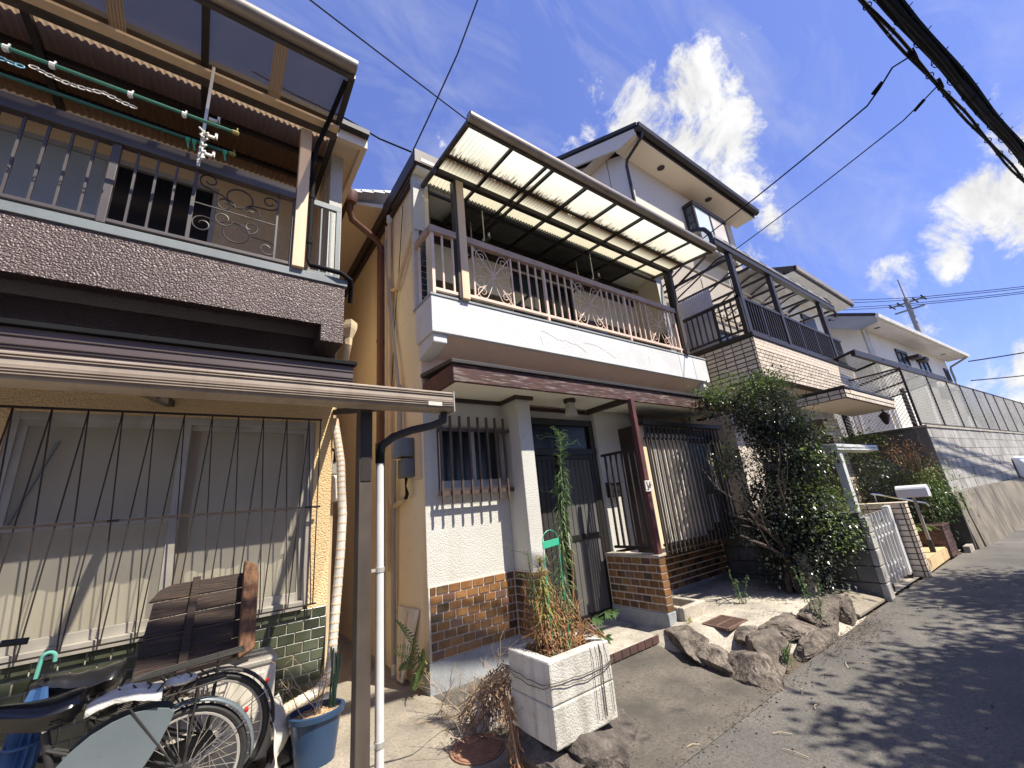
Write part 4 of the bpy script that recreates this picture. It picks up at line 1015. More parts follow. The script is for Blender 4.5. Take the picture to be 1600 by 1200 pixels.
for z in (1.16, .36): MB().lathe((.812, 2.45, z), [(.026, -.012), (.026, .012)], n=14).bar((.755, 2.45, z), (.80, 2.45, z), .015).build('pipe_bracket', M_alu, lt1)

# ------------------------------------------------------------------ alley: pipes, meter, clutter
dp = thing('down_pipe', 'dark brown rain down pipe on the cream alley wall', 'down pipe', (1.60, 4.83, 0))
MB().tube([(1.13, 4.55, 5.42), (1.13, 4.62, 5.28), (1.17, 4.66, 5.18), (1.52, 4.80, 5.10), (1.60, 4.83, 5.02), (1.60, 4.83, 0)], .042, n=14).build('pipe', M_pvcb, dp, smooth=True)
MB().lathe((1.13, 4.55, 5.40), [(.055, -.06), (.08, 0), (.085, .09), (.07, .10)], n=14).build('hopper', M_pvcb, dp, smooth=True)
for z in (5.0, 3.6, 2.2): MB().lathe((1.60, 4.83, z), [(.047, -.02), (.047, .02)], n=14).build('collar', M_pvcb, dp)
cd = thing('conduit_pipe', 'tan painted conduit pipe with clips beside the brown rain pipe', 'conduit', (1.61, 4.55, 0))
MB().tube([(1.61, 4.50, 5.2), (1.61, 4.50, 1.66), (1.61, 4.48, 1.58), (1.61, 4.40, 1.545), (1.61, 4.12, 1.60)], .026, n=10).build('pipe', M_pvct, cd, smooth=True)
MB().tube([(1.615, 4.62, 5.2), (1.615, 4.62, .9)], .02, n=8).build('pipe', M_pvct, cd, smooth=True)
MB().lathe((1.615, 4.50, 5.22), [(.035, -.05), (.045, 0), (.04, .06), (.015, .08)], n=12).build('weather_cap', M_whited, cd, smooth=True)
for z in (4.9, 3.9, 2.9, 2.1): MB().lathe((1.61, 4.50, z), [(.031, -.012), (.031, .012)], n=10).build('clip', M_pvct, cd)
MB().tube([(1.62, 4.47, 4.15), (1.60, 4.22, 4.05), (1.60, 4.05, 4.22), (1.61, 3.74, 4.52)], .024, n=8).build('branch_pipe', M_pvct, cd, smooth=True)
wc = thing('service_cable', 'grey bundled service cable strapped down the alley wall to the meter', 'cable', (1.60, 4.3, 2.2))
for k in range(4):
    pts = [(1.60 - .012*(k % 2) + R.uniform(-.006, .006), y + R.uniform(-.02, .02) + .015*k, z) for y, z in ((4.56, 4.95), (4.53, 4.7), (4.47, 4.3), (4.44, 4.0), (4.36, 3.6), (4.22, 3.1), (4.17, 2.8), (4.165, 2.25))]
    MB().tube(pts, .009, n=6).build('strand', M_alu if k < 2 else M_pole, wc, smooth=True)
MB().tube([(1.60, 4.165, 2.82), (1.60, 4.165, 2.24)], .02, n=8).build('sleeve', M_pole, wc, smooth=True)
MB().tube([(1.61, 4.02, 5.1), (1.62, 4.2, 4.3), (1.62, 4.38, 3.6), (1.62, 4.47, 2.9), (1.62, 4.52, 2.45)], .005, n=5).build('loose_wire', M_wire, wc)
mt = thing('electric_meter', 'blue grey electric meter box on the cream wall left of the barred window', 'meter', (1.6, 4.1, 1.8))
Bx(1.615, 1.65, 3.75, 3.84, 1.76, 2.24).build('back_board', M_pvct, mt, bevel=.004)
Bx(1.50, 1.648, 3.90, 4.10, 2.0, 2.19).build('meter_case', M_meter, mt, bevel=.015)
MB().lathe((1.52, 4.0, 2.0), [(.075, -.0), (.075, .19)], n=16).build('meter_glass', mat('clear meter dome', (.25, .3, .34), rough=.1, vs=3, alpha=.6), mt, smooth=True)
Bx(1.53, 1.648, 3.91, 4.08, 1.80, 1.985).build('terminal_cover', M_meter, mt, bevel=.012)
for k in range(4): MB().tube([(1.58+.012*k, 4.0+.012*k, 1.81), (1.57, 3.97, 1.72), (1.58, 3.93+.02*k, 1.64), (1.60, 4.02+.02*k, 1.60)], .007, n=6).build('lead', M_wire, mt)
hs = thing('hose_pipe', 'grey brown pipe standing against the alley wall below the meter', 'pipe', (1.60, 4.45, 0))
MB().tube([(1.59, 4.33, 2.02), (1.60, 4.40, 1.4), (1.61, 4.44, .5), (1.61, 4.44, .06)], .024, n=10).build('pipe', M_pole, hs, smooth=True)
MB().tube([(1.61, 4.44, .08), (1.58, 4.36, .05), (1.56, 4.3, .03)], .022, n=8).build('elbow', M_whited, hs, smooth=True)
lb = thing('leaning_board', 'narrow tapered beige board leaning against the alley wall', 'board', (1.58, 4.1, .03))
MB().prism([(1.56, 4.24, .02), (1.56, 4.10, .02), (1.625, 3.86, .62), (1.625, 4.36, .60)], (.018, 0, .003)).build('board', M_whited, lb, bevel=.003)
MB().prism([(1.548, 4.19, .05), (1.548, 4.15, .05), (1.613, 4.08, .58), (1.613, 4.13, .58)], (.010, 0, .002)).build('batten', M_pvct, lb)
# rear roof of the middle house reaching into the alley
rr = thing('lean_roof', 'small pale tiled lean roof with beige soffit over the alley side', 'roof', (1.4, 7, 5.3))
MB().hexa([(1.13, 4.66, 5.42), (1.65, 4.62, 5.50), (1.65, 9, 5.50), (1.13, 9, 5.42)], [(1.13, 4.66, 5.46), (1.65, 4.62, 5.56), (1.65, 9, 5.56), (1.13, 9, 5.46)]).build('soffit', M_beige, rr)
for i in range(4):
    for j in range(9):
        x0 = 1.08 + i*.15; z = 5.47+.06*i
        MB().hexa([(x0, 4.50+j*.3, z), (x0+.17, 4.50+j*.3, z+.045), (x0+.17, 4.79+j*.3, z+.045), (x0, 4.79+j*.3, z)], [(x0, 4.50+j*.3, z+.03), (x0+.17, 4.50+j*.3, z+.09), (x0+.17, 4.79+j*.3, z+.08), (x0, 4.79+j*.3, z+.025)]).build('roof_tile', M_rooft, rr)
MB().tube([(1.09, 4.5, 5.43), (1.09, 9, 5.43)], .05, n=10).build('gutter', M_trim, rr, smooth=True)
# air conditioner duct on the corner of the left house
du = thing('air_conditioner_duct', 'off white wrapped air conditioner duct bending down the corner of the left house', 'duct', (.93, 3.95, .2))
pth = [(.90, 4.02, 2.36), (.905, 4.0, 2.30), (.93, 3.97, 2.12), (.955, 3.96, 1.95), (.965, 3.96, 1.75), (.98, 3.95, 1.5), (.972, 3.95, 1.2), (.955, 3.95, .9), (.935, 3.94, .62), (.92, 3.92, .42), (.89, 3.88, .30), (.80, 3.82, .25), (.66, 3.76, .235), (.55, 3.72, .22), (.47, 3.70, .20)]
MB().tube(pth, .036, n=12).build('wrapped_duct', M_whited, du, smooth=True)
wr = MB()
for k in range(60):
    t = k/59*(len(pth)-1.01); i = int(t); p = Vector(pth[i]).lerp(Vector(pth[i+1]), t-i); d = (Vector(pth[i+1])-Vector(pth[i])).normalized()
    wr.tube([p, p+d*.012], .0385, n=10)
wr.build('tape_wrap', M_post, du, kind='stuff')
MB().tube([(.9, 3.9, .18), (.78, 3.84, .13), (.62, 3.72, .08), (.52, 3.6, .04), (.47, 3.46, .02)], .028, n=8).build('drain_hose', M_whited, du, smooth=True)
gm = thing('gas_meter', 'small cream gas meter hanging on the alley side of the left house', 'meter', (.95, 4.15, 1.8))
Bx(.89, 1.0, 4.08, 4.28, 1.62, 1.86).build('case', M_whited, gm, bevel=.03)
Bx(.90, .98, 4.12, 4.24, 1.87, 2.0).build('head', M_pole, gm, bevel=.01)
MB().tube([(.94, 4.12, 1.99), (.94, 4.10, 2.08), (.90, 4.1, 2.1)], .016, n=8).tube([(.94, 4.25, 1.99), (.95, 4.27, 2.2), (1.0, 4.4, 2.6), (1.05, 4.9, 3.3)], .006, n=6).build('gas_pipe', M_wire, gm, smooth=True)
# manhole, drain grate, box step
mh = thing('manhole_cover', 'round rusty manhole cover in the concrete forecourt', 'manhole cover', (1.52, 2.73, .004))
MB().lathe((1.52, 2.73, .005), [(.155, 0), (.155, .010), (.135, .012), (.133, .007), (.02, .009)], n=32).build('lid', M_rust, mh)
MB().lathe((1.52, 2.73, .005), [(.172, 0), (.172, .008), (.158, .008), (.158, 0)], n=32, cap=False).build('ring', M_rust, mh)
dg = thing('drain_grate', 'square rusty slotted drain grate set in the front yard', 'drain grate', (4.28, 2.57, .12))
fr = MB(); o_ = Vector((4.09, 2.43, .145)); ex = Vector((.36, 0, .0)); ey = Vector((.03, .27, 0))
for a, b_ in ((o_, o_+ex), (o_+ex, o_+ex+ey), (o_+ex+ey, o_+ey), (o_+ey, o_)): fr.bar(a, b_, .022, .02)
fr.bar(o_+ey*.5, o_+ey*.5+ex, .018, .02)
fr.build('frame', M_grate, dg)
for i in range(15):
    p = o_ + ex*((i+.6)/15.2)
    MB().bar(p, p+ey, .011, .016).build('slat', M_grate, dg)
MB().hexa([o_-Vector((0,0,.02)), o_+ex-Vector((0,0,.02)), o_+ex+ey-Vector((0,0,.02)), o_+ey-Vector((0,0,.02))], [o_-Vector((0,0,.01)), o_+ex-Vector((0,0,.01)), o_+ex+ey-Vector((0,0,.01)), o_+ey-Vector((0,0,.01))]).build('pit', M_crack, dg)
bs = thing('concrete_basin', 'low square concrete basin beside the tiled porch wall', 'basin', (4.3, 3.1, .05))
b = MB()
x0, x1, y0, y1, z0, z1, t = 4.10, 4.52, 2.88, 3.45, .0, .27, .07
b.box(x0, x1, y0, y0+t, z0, z1).box(x0, x1, y1-t, y1, z0, z1).box(x0, x0+t, y0+t, y1-t, z0, z1).box(x1-t, x1, y0+t, y1-t, z0, z1).box(x0+t, x1-t, y0+t, y1-t, z0, .14)
b.build('basin', M_conc, bs, bevel=.012)

# ------------------------------------------------------------------ things under the lean-to
ac = thing('air_conditioner', 'off white air conditioner outdoor unit under the left window', 'air conditioner', (.1, 3.75, 0))
Bx(-.30, .485, 3.56, 3.88, .05, .60).build('casing', M_whited, ac, bevel=.02, seg=3)
Bx(-.305, .49, 3.55, 3.89, .575, .615).build('top_cover', M_alu, ac, bevel=.012)
MB().lathe((-.0, 3.556, .33), [(.23, 0), (.235, -.012), (.22, -.014), (.215, 0)], n=30, axis='Y', cap=False).build('fan_guard', M_pole, ac)
fg = MB()
for k in range(9): fg.bar((-.21+k*.052, 3.548, .33-math.sqrt(max(.001, .0484-(.21-k*.052)**2))), (-.21+k*.052, 3.548, .33+math.sqrt(max(.001, .0484-(.21-k*.052)**2))), .006)
fg.build('fan_grille', M_pole, ac)
Bx(.36, .42, 3.548, 3.56, .12, .54).build('service_panel', M_whited, ac, bevel=.004)
Bx(.46, .49, 3.60, 3.85, .1, .35).build('valve_cover', M_pole, ac, bevel=.006)
for x in (-.22, .38): Bx(x-.03, x+.03, 3.54, 3.9, .0, .05).build('foot', M_black, ac)
# dark plank board standing on the unit
bd = thing('plank_board', 'dark weathered plank board with thick worn end, leaning on the window above the outdoor unit', 'wooden board', (.05, 3.66, .62))
def bp(x, v, off=0):       # x along, v up the leaning face, off = proud of the face (toward the street)
    y = 3.62 + v*.30; z = .635 + v*.955
    return Vector((x, y, z)) + Vector((0, -.955, .30))*off
zz = [0, .118, .226, .33, .43, .53]
for i in range(5):
    v0, v1 = zz[i]+.004, zz[i+1]-.003
    xl0 = -.262 + (.012*i if i < 4 else .05); xr = .268
    vs_ = [(xl0, v0), (xr, v0+.012), (xr, v1+.012), (xl0 + (.01 if i < 4 else .07), v1)]
    if i == 4: vs_ = [(xl0-.03, v0), (xr, v0+.012), (xr, v1+.012), (-.13, v1), (xl0+.02, v1-.025)]
    MB().prism([bp(x, v) for x, v in vs_], Vector((0, -.955, .30))*(-.026 + R.uniform(-.004, .004))).build('plank', M_board, bd, bevel=.004)
MB().prism([bp(-.052, .0, .002), bp(-.005, .0, .002), bp(.018, .55, .002), bp(-.025, .55, .002)], Vector((0, -.955, .30))*.026).build('batten', M_board, bd, bevel=.004)
MB().prism([bp(.258, -.01, .0), bp(.348, .03, .0), bp(.352, .50, .0), bp(.335, .56, .0), bp(.26, .60, .0)], Vector((0, -.955, .30))*.11).build('end_plank', M_boardo, bd, bevel=.012)
# navy tub with gravel, stakes and bare twigs
tb = thing('planter_tub', 'navy blue plastic tub with gravel and bare twigs beside the outdoor unit', 'planter', (.71, 3.38, 0))
tub = MB().lathe((.71, 3.38, 0), [(.11, .004), (.118, .0), (.15, .25), (.172, .255), (.174, .285), (.152, .288), (.148, .25)], n=32, cap=False, sx=1.0, sy=.82)
tub.lathe((.71, 3.38, 0), [(.118, .001), (.001, .001)], n=32, cap=False, sx=1.0, sy=.82)
tub.build('tub', M_blue, tb, smooth=True)
MB().lathe((.71, 3.38, .245), [(.15, 0), (.10, .012), (.05, .02), (.002, .022)], n=28, cap=False, sx=1., sy=.82).build('gravel_bed', M_gravel, tb, smooth=True)
gv = MB()
for _ in range(330):
    a, r = R.uniform(0, 6.28), .145*math.sqrt(R.random()); s = R.uniform(.003, .007)
    gv.lathe((.71+r*math.cos(a), 3.38+.82*r*math.sin(a), .252+.012*(1-r/.15)), [(s, 0), (s*.8, s), (.001, s*1.3)], n=5, cap=False)
gv.build('gravel', M_gravel, tb, kind='stuff')
def twig(b, p, d, ln, r, depth, spread=.7):
    pts = [Vector(p)]; d = Vector(d).normalized(); n = 5
    for k in range(n):
        d = (d + Vector((R.gauss(0, .16), R.gauss(0, .16), R.gauss(0, .12)))).normalized(); pts.append(pts[-1]+d*ln/n)
    b.tube(pts, [r*(1-.6*i/n) for i in range(n+1)], n=4)
    if depth:
        for _ in range(R.randint(2, 3)):
            k = R.randint(1, n); nd = (d + Vector((R.gauss(0, spread), R.gauss(0, spread), R.gauss(.1, spread*.7)))).normalized()
            twig(b, pts[k], nd, ln*R.uniform(.4, .7), r*.55, depth-1, spread)
b = MB()
for k in range(5): twig(b, (.71+R.uniform(-.08, .05), 3.38+R.uniform(-.05, .05), .26), (R.uniform(-.9, .1), R.uniform(-.3, .2), 1), R.uniform(.2, .38), .005, 2)
b.build('bare_twigs', M_twig, tb)
b = MB()
for k in range(7): b.tube([(.81+R.uniform(-.02, .02), 3.40+R.uniform(-.02, .02), .22), (.825+.012*(k-3), 3.40+R.uniform(-.02, .02), .60+R.uniform(-.05, .03))], .006, n=6)
b.build('garden_stakes', mat('dark green stake', (.012, .03, .022), rough=.4, vs=20), tb)
rp = thing('rag_pile', 'dirty white cloth and hose draped between the outdoor unit and the navy tub', 'cloth', (.5, 3.45, 0))
b = MB(); n = 14
for j in range(n+1):
    for i in range(9):
        t = j/n; x = .42+.012*i+.06*math.sin(3*t)+.05*mnoise.noise((i*.3, t*3, 1)); y = 3.40+.02*i-.1*t+.03*mnoise.noise((i*.4, t*4, 3)); z = .38*(1-t)+.01+.02*mnoise.noise((i*.5, t*5, 8))*(t < .95)
        b.v.append((x, y, max(.008, z)))
for j in range(n):
    for i in range(8):
        a = j*9+i; b.f.append((a, a+1, a+10, a+9))
b.build('cloth', M_whited, rp, smooth=True, solid=.006)
bk = thing('black_bag', 'black crumpled bag on the ground behind the navy tub', 'bag', (.56, 3.5, 0))
b = MB(); b.lathe((.55, 3.52, .0), [(.06, 0), (.09, .03), (.085, .10), (.05, .15), (.01, .16)], n=12, cap=False)
b.v = [(x+.025*mnoise.noise((x*15, y*15, z*15)), y+.025*mnoise.noise((x*15+9, y*15, z*15)), max(.002, z+.02*mnoise.noise((x*12, y*12, z*12+5)))) for x, y, z in b.v]
b.build('bag', M_blackg, bk, smooth=True)

# ------------------------------------------------------------------ bicycles
def bicycle(label, hx, y, r, dark, guard, seatpos, rackz, covered, wb=1.16):
    bk = thing('bicycle', label, 'bicycle', (hx-.5, y, 0), 'bicycles parked under the lean-to roof')
    fx = hx-wb
    def wheel(x, rear):
        tyre = MB().tube([(x+(r-.018)*math.cos(t), y, r+(r-.018)*math.sin(t)) for t in [2*PI*k/40 for k in range(40)]], .018, n=8, closed=True)
        w = tyre.build('wheel', M_black, bk, smooth=True)
        MB().tube([(x+(r-.042)*math.cos(t), y, r+(r-.042)*math.sin(t)) for t in [2*PI*k/40 for k in range(40)]], .010, n=6, closed=True).build('rim', M_alu, w, smooth=True)
        sp = MB()
        for k in range(32):
            t = 2*PI*k/32; t2 = t + (.55 if k % 2 else -.55); s_ = 1 if k % 4 < 2 else -1
            sp.bar((x+.02*math.cos(t2), y+.022*s_, r+.02*math.sin(t2)), (x+(r-.045)*math.cos(t), y, r+(r-.045)*math.sin(t)), .0028)
        sp.build('spokes', M_chrome, w)
        MB().lathe((x, y, r), [(.008, -.06), (.008, -.035), (.024, -.033), (.024, -.026), (.014, -.02), (.014, .02), (.024, .026), (.024, .033), (.008, .06)], n=14, axis='Y').build('hub', M_chrome, w, smooth=True)
        a0, a1 = (-.15, PI*.98) if rear else (.25, PI*.95)
        m = MB(); pts = [(x+(r+.022)*math.cos(a0+(a1-a0)*k/22), r+(r+.022)*math.sin(a0+(a1-a0)*k/22)) for k in range(23)]
        for k, (px, pz) in enumerate(pts):
            for d, h in ((-.028, -.008), (-.018, .004), (0, .008), (.018, .004), (.028, -.008)):
                nx, nz = (px-x)/(r+.022), (pz-r)/(r+.022); m.v.append((px+nx*h, y+d, pz+nz*h))
        for k in range(22):
            for c in range(4): a = k*5+c; m.f.append((a, a+1, a+6, a+5))
        m.build('mudguard', guard, bk, smooth=True, solid=.002)
        for s_ in (-1, 1): MB().tube([(x, y+s_*.045, r), (x+(r+.02)*math.cos(.5), y+s_*.03, r+(r+.02)*math.sin(.5))], .003, n=5).build('stay', M_chrome, bk)
    wheel(hx, True); wheel(fx, False)
    bb_ = Vector((hx-.44, y, .26)); sx, sz = seatpos; st_ = Vector((sx+.03, y, sz-.14)); hd = Vector((fx+.14, y, .62))
    MB().tube([bb_, st_], .016, n=10).tube([hd, hd+Vector((-.05, 0, .18))], .018, n=10).tube([bb_, bb_.lerp(hd, .5)+Vector((0, 0, -.06)), hd], .019, n=10).tube([bb_+Vector((0, 0, .1)), bb_.lerp(hd, .5)+Vector((0, 0, .04)), hd+Vector((-.02, 0, .07))], .014, n=8).build('frame', dark, bk, smooth=True)
    f2 = MB()
    for s_ in (-1, 1): f2.tube([bb_+Vector((0, s_*.03, 0)), (hx, y+s_*.055, r)], .009, n=8).tube([bb_.lerp(st_, .8)+Vector((0, s_*.015, 0)), (hx, y+s_*.055, r)], .007, n=8)
    f2.build('rear_stays', dark, bk, smooth=True); f2 = MB()
    for s_ in (-1, 1): f2.tube([hd+Vector((0, s_*.03, -.02)), (fx+.03, y+s_*.05, r+.12), (fx, y+s_*.05, r)], .010, n=8)
    f2.build('fork', dark, bk, smooth=True)
    MB().tube([st_, (sx+.02, y, sz-.05)], .0125, n=10).build('seat_post', M_chrome, bk, smooth=True)
    # saddle
    s = MB(); L_ = .36
    for k in range(25):
        t = k/24; x = sx-.20+L_*t; fr = math.sqrt(max(.004, 1-((t-.74)/.262)**2)) if t > .74 else 1; fr *= min(1, .35+t*9); hw = (.030+.105*(t**1.5))*fr; top = sz + .016*math.cos(t*5) + .022*t - (1-fr)*.03; th = (.075+.05*t)*(.35+.65*fr)
        for a in range(10):
            q = 2*PI*a/10; s.v.append((x, y+hw*math.cos(q)*(1 if math.sin(q) > -.1 else .62), top-th*.5+th*.5*math.sin(q)*(1 if math.sin(q) > 0 else 1.5)))
    for k in range(24):
        for a in range(10): b_ = (a+1) % 10; s.f.append((k*10+a, k*10+b_, (k+1)*10+b_, (k+1)*10+a))
    s.f.append(tuple(range(10))[::-1]); s.f.append(tuple(240+a for a in range(10)))
    if covered: s.v = [(x_, y_*1+(y_-y)*.18, z_+.012*mnoise.noise((x_*18, y_*18, z_*18))) for x_, y_, z_ in s.v]
    sd = s.build('saddle', M_blackg if covered else M_black, bk, smooth=True)
    if not covered:
        sd.data.materials[0] = M_blackg
        MB().tube([(sx+.10, y-.06, sz-.06), (sx+.02, y-.03, sz-.075), (sx-.10, y-.012, sz-.05)], .005, n=6).tube([(sx+.10, y+.06, sz-.06), (sx+.02, y+.03, sz-.075), (sx-.10, y+.012, sz-.05)], .005, n=6).build('saddle_rail', M_chrome, bk)
    for s_ in (-1, 1):
        c = [(sx+.07+.022*math.cos(q*1.), y+s_*.045+.022*math.sin(q), sz-.11+.05*k/40) for k in range(41) for q in [k/40*2*PI*5]]
        MB().tube(c, .004, n=5).build('saddle_spring', M_black, bk)
    # carrier
    rk = MB(); x0, x1 = hx-.36, hx+.15; z0, z1 = rackz, rackz+.035
    for s_ in (-.065, -.03, 0, .03, .065): rk.tube([(x0, y+s_*.6, z0), (x0+.08, y+s_, z0+.008), (x1, y+s_, z1)], .005 if abs(s_) > .05 else .0035, n=6)
    for t in (.25, .5, .75, 1): rk.bar((x0+(x1-x0)*t, y-.065, z0+(z1-z0)*t), (x0+(x1-x0)*t, y+.065, z0+(z1-z0)*t), .007)
    for s_ in (-.065, .065): rk.tube([(x1-.12, y+s_, z1-.01), (hx, y+s_*.85, r)], .006, n=6).tube([(x0+.12, y+s_, z0+.01), (hx, y+s_*.85, r)], .005, n=6)
    rk.build('carrier', M_black, bk, smooth=True)
    MB().lathe((hx+(r+.04)*math.cos(.62), y, r+(r+.035)*math.sin(.62)), [(.013, -.008), (.014, .005), (.009, .010)], n=12, axis='X').build('reflector', M_redl, bk)
    # bars, cranks, chain case, stand
    hb = hd+Vector((-.05, 0, .18)); q = MB()
    q.tube([hd, hb, hb+Vector((-.02, 0, .12))], .012, n=8)
    for s_ in (-1, 1): q.tube([hb+Vector((-.02, 0, .12)), hb+Vector((-.03, s_*.10, .17)), hb+Vector((.03, s_*.24, .18)), hb+Vector((.16, s_*.27, .17))], .011, n=8)
    q.build('handlebar', M_chrome, bk, smooth=True)
    for s_ in (-1, 1): MB().tube([hb+Vector((.12, s_*.265, .172)), hb+Vector((.22, s_*.28, .162))], .017, n=10).build('grip', M_black, bk, smooth=True)
    MB().tube([bb_+Vector((0, -.09, 0)), bb_+Vector((.12, -.10, -.11))], .008, n=6).tube([bb_+Vector((0, .09, 0)), bb_+Vector((-.12, .10, .11))], .008, n=6).box(bb_.x+.08, bb_.x+.17, y-.19, y-.10, bb_.z-.125, bb_.z-.10).box(bb_.x-.17, bb_.x-.08, y+.10, y+.19, bb_.z+.10, bb_.z+.125).build('crank', M_black, bk)
    MB().prism([(bb_.x-.10, y-.06, bb_.z), (bb_.x-.05, y-.06, bb_.z+.085), (bb_.x+.1, y-.06, bb_.z+.08), (hx+.02, y-.06, r+.05), (hx+.05, y-.06, r), (hx+.02, y-.06, r-.04), (bb_.x+.05, y-.06, bb_.z-.08), (bb_.x-.06, y-.06, bb_.z-.07)], (0, .022, 0)).build('chain_case', dark, bk, bevel=.006)
    MB().tube([(hx, y-.06, r), (hx-.03, y-.13, .02), (hx-.03, y+.13, .02), (hx, y+.06, r)], .010, n=8).build('stand', M_chrome, bk)
    return bk
bA = bicycle('nearer bicycle with black saddle, grey blue side guard and white cloth on its carrier', .03, 3.16, .285, M_black, M_panel, (-.535, .765), .635, False)
bB = bicycle('farther bicycle with vinyl covered saddle, black rear mudguard and empty carrier', .125, 3.40, .318, M_black, M_black, (-.43, .80), .70, True)
# plate shaped skirt guard of the nearer bicycle
for yy in (3.098, 3.214):
    MB().prism([(-.44, yy, .485), (-.40, yy, .53), (-.34, yy, .575), (-.27, yy, .605), (-.19, yy, .622), (-.11, yy, .618), (-.055, yy, .60), (-.03, yy, .575), (-.045, yy, .53), (-.075, yy, .46), (-.12, yy, .385), (-.17, yy, .32), (-.23, yy, .275), (-.30, yy, .25), (-.37, yy, .25), (-.42, yy, .30)], (0, .006, 0)).build('skirt_guard', M_panel, bA, bevel=.002)
b = MB(); NXc, NYc = 16, 10
for j in range(NYc+1):
    for i in range(NXc+1):
        x = -.37+.28*i/NXc; y = 3.07+.19*j/NYc; d = abs(y-3.16)
        b.v.append((x, y, .70 - .04*(x+.37) - 1.1*max(0, d-.055) + .020*mnoise.noise((x*16, y*16, 2)) + .03*math.sin(i/NXc*PI)))
for j in range(NYc):
    for i in range(NXc): a = j*(NXc+1)+i; b.f.append((a, a+1, a+NXc+2, a+NXc+1))
cl_ = thing('cloth', 'white crumpled cloth tied on the carrier of the nearer bicycle', 'cloth', (-.25, 3.16, .66))
b.build('cloth', M_cloth, cl_, smooth=True, solid=.004)
b = MB(); b.lathe((-.02, 3.15, .685), [(.001, 0), (.05, .004), (.06, .018), (.045, .035), (.01, .042)], n=14, cap=False, sx=1.2)
b.v = [(x+.012*mnoise.noise((x*30, y*30, z*30)), y+.012*mnoise.noise((x*30+5, y*30, z*30)), z) for x, y, z in b.v]
b.build('cloth_knot', M_cloth, cl_, smooth=True)
b = MB()
for k in range(7):
    x = -.30+.055*k; b.tube([(x, 3.09, .66), (x+.05, 3.12, .72), (x+.03, 3.18, .725), (x+.09, 3.23, .66)], .0045, n=5)
for k in range(14): b.lathe((-.08+.012*k, 3.10+.012*(k % 3), .665-.004*k), [(.009, -.006), (.010, 0), (.009, .006)], n=7)
b.build('elastic_cord', M_trim, cl_)
# umbrella
um = thing('umbrella', 'folded blue umbrella with mint hook handle hanging behind the nearer bicycle saddle', 'umbrella', (-.58, 3.31, .5))
MB().tube([(-.60, 3.31, .83), (-.595, 3.31, .90)] + [(-.57+.026*math.cos(PI-PI*k/8), 3.31, .91+.026*math.sin(PI*k/8)) for k in range(9)] + [(-.544, 3.31, .89)], .009, n=8).build('handle', M_mint, um, smooth=True)
b = MB(); nf = 14
for j in range(9):
    t = j/8; z = .83-.47*t
    for a in range(nf*2):
        q = 2*PI*a/(nf*2); r = (.022+.062*math.sin(PI*min(1, t*.75+.08)))*(1. if a % 2 else .62)*(1+.2*mnoise.noise((a*.7, t*3, 0)))
        b.v.append((-.585-.03*t+r*math.cos(q)*.8, 3.33+r*math.sin(q)*.7, z-.05))
for j in range(8):
    for a in range(nf*2): b_ = (a+1) % (nf*2); b.f.append((j*nf*2+a, j*nf*2+b_, (j+1)*nf*2+b_, (j+1)*nf*2+a))
b.build('canopy', M_bluec, um, smooth=True)
MB().tube([(-.60+.06*math.cos(2*PI*k/16), 3.31+.05*math.sin(2*PI*k/16), .56) for k in range(16)], .006, n=5, closed=True).build('strap', M_bluec, um)

# ------------------------------------------------------------------ white planter with weeds
pb = thing('planter_box', 'white stuccoed block planter standing on a rough rock base in front of the door', 'planter', (1.8, 2.18, 0))
def tapered(z0, z1, e0, e1, hole=False):
    x0, x1, y0, y1 = 1.565, 2.035, 1.99, 2.375
    return MB().hexa([(x0-e0, y0-e0, z0), (x1+e0, y0-e0, z0), (x1+e0, y1+e0, z0), (x0-e0, y1+e0, z0)], [(x0-e1, y0-e1, z1), (x1+e1, y0-e1, z1), (x1+e1, y1+e1, z1), (x0-e1, y1+e1, z1)])
tapered(.215, .405, 0, .002).build('block', M_plant, pb, bevel=.010)
rim = MB()
for z0, z1 in ((.4065, .612),):
    v0 = [(1.564, 1.989), (2.036, 1.989), (2.036, 2.376), (1.564, 2.376)]; v1 = [(1.63, 2.055), (1.968, 2.055), (1.968, 2.312), (1.63, 2.312)]
    rim.v = [(x, y, z0) for x, y in v0] + [(x, y, z1) for x, y in v0] + [(x, y, z0) for x, y in v1] + [(x, y, z1) for x, y in v1]
    for i in range(4): j = (i+1) % 4; rim.f += [(i, j, 4+j, 4+i), (8+j, 8+i, 12+i, 12+j), (4+i, 4+j, 12+j, 12+i), (j, i, 8+i, 8+j)]
rim.build('block', M_plant, pb, bevel=.010)
Bx(1.631, 1.967, 2.056, 2.311, .45, .592).build('soil', M_soil, pb)
b = MB()
for off, z in ((.006, .515), (.007, .505)):
    cs = [(1.56-off, 2.38+off), (1.56-off, 1.985-off), (2.04+off, 1.985-off), (2.04+off, 2.38+off)]
    for (xa, ya), (xb, yb) in zip(cs, cs[1:]+cs[:1]):
        n_ = 14; b.tube([(xa+(xb-xa)*k/n_, ya+(yb-ya)*k/n_, z + .012*mnoise.noise((k*.5, xa*3, z*40)) - (.035 if off > .0065 else .02)*math.sin(PI*k/n_) + R.uniform(-.002, .002)) for k in range(n_+1)], .0022, n=5)
for k in range(4):
    x = 1.87+.04*k+R.uniform(-.01, .01); b.tube([(x, 1.99, .61), (x+.004, 1.978, .55), (x+R.uniform(-.01, .02), 1.978, .40+R.uniform(-.1, .1)), (x+R.uniform(-.01, .02), 1.98, .26)], 0.0018 if k != 2 else .004, n=4)
b.build('dry_vine', M_vine, pb)

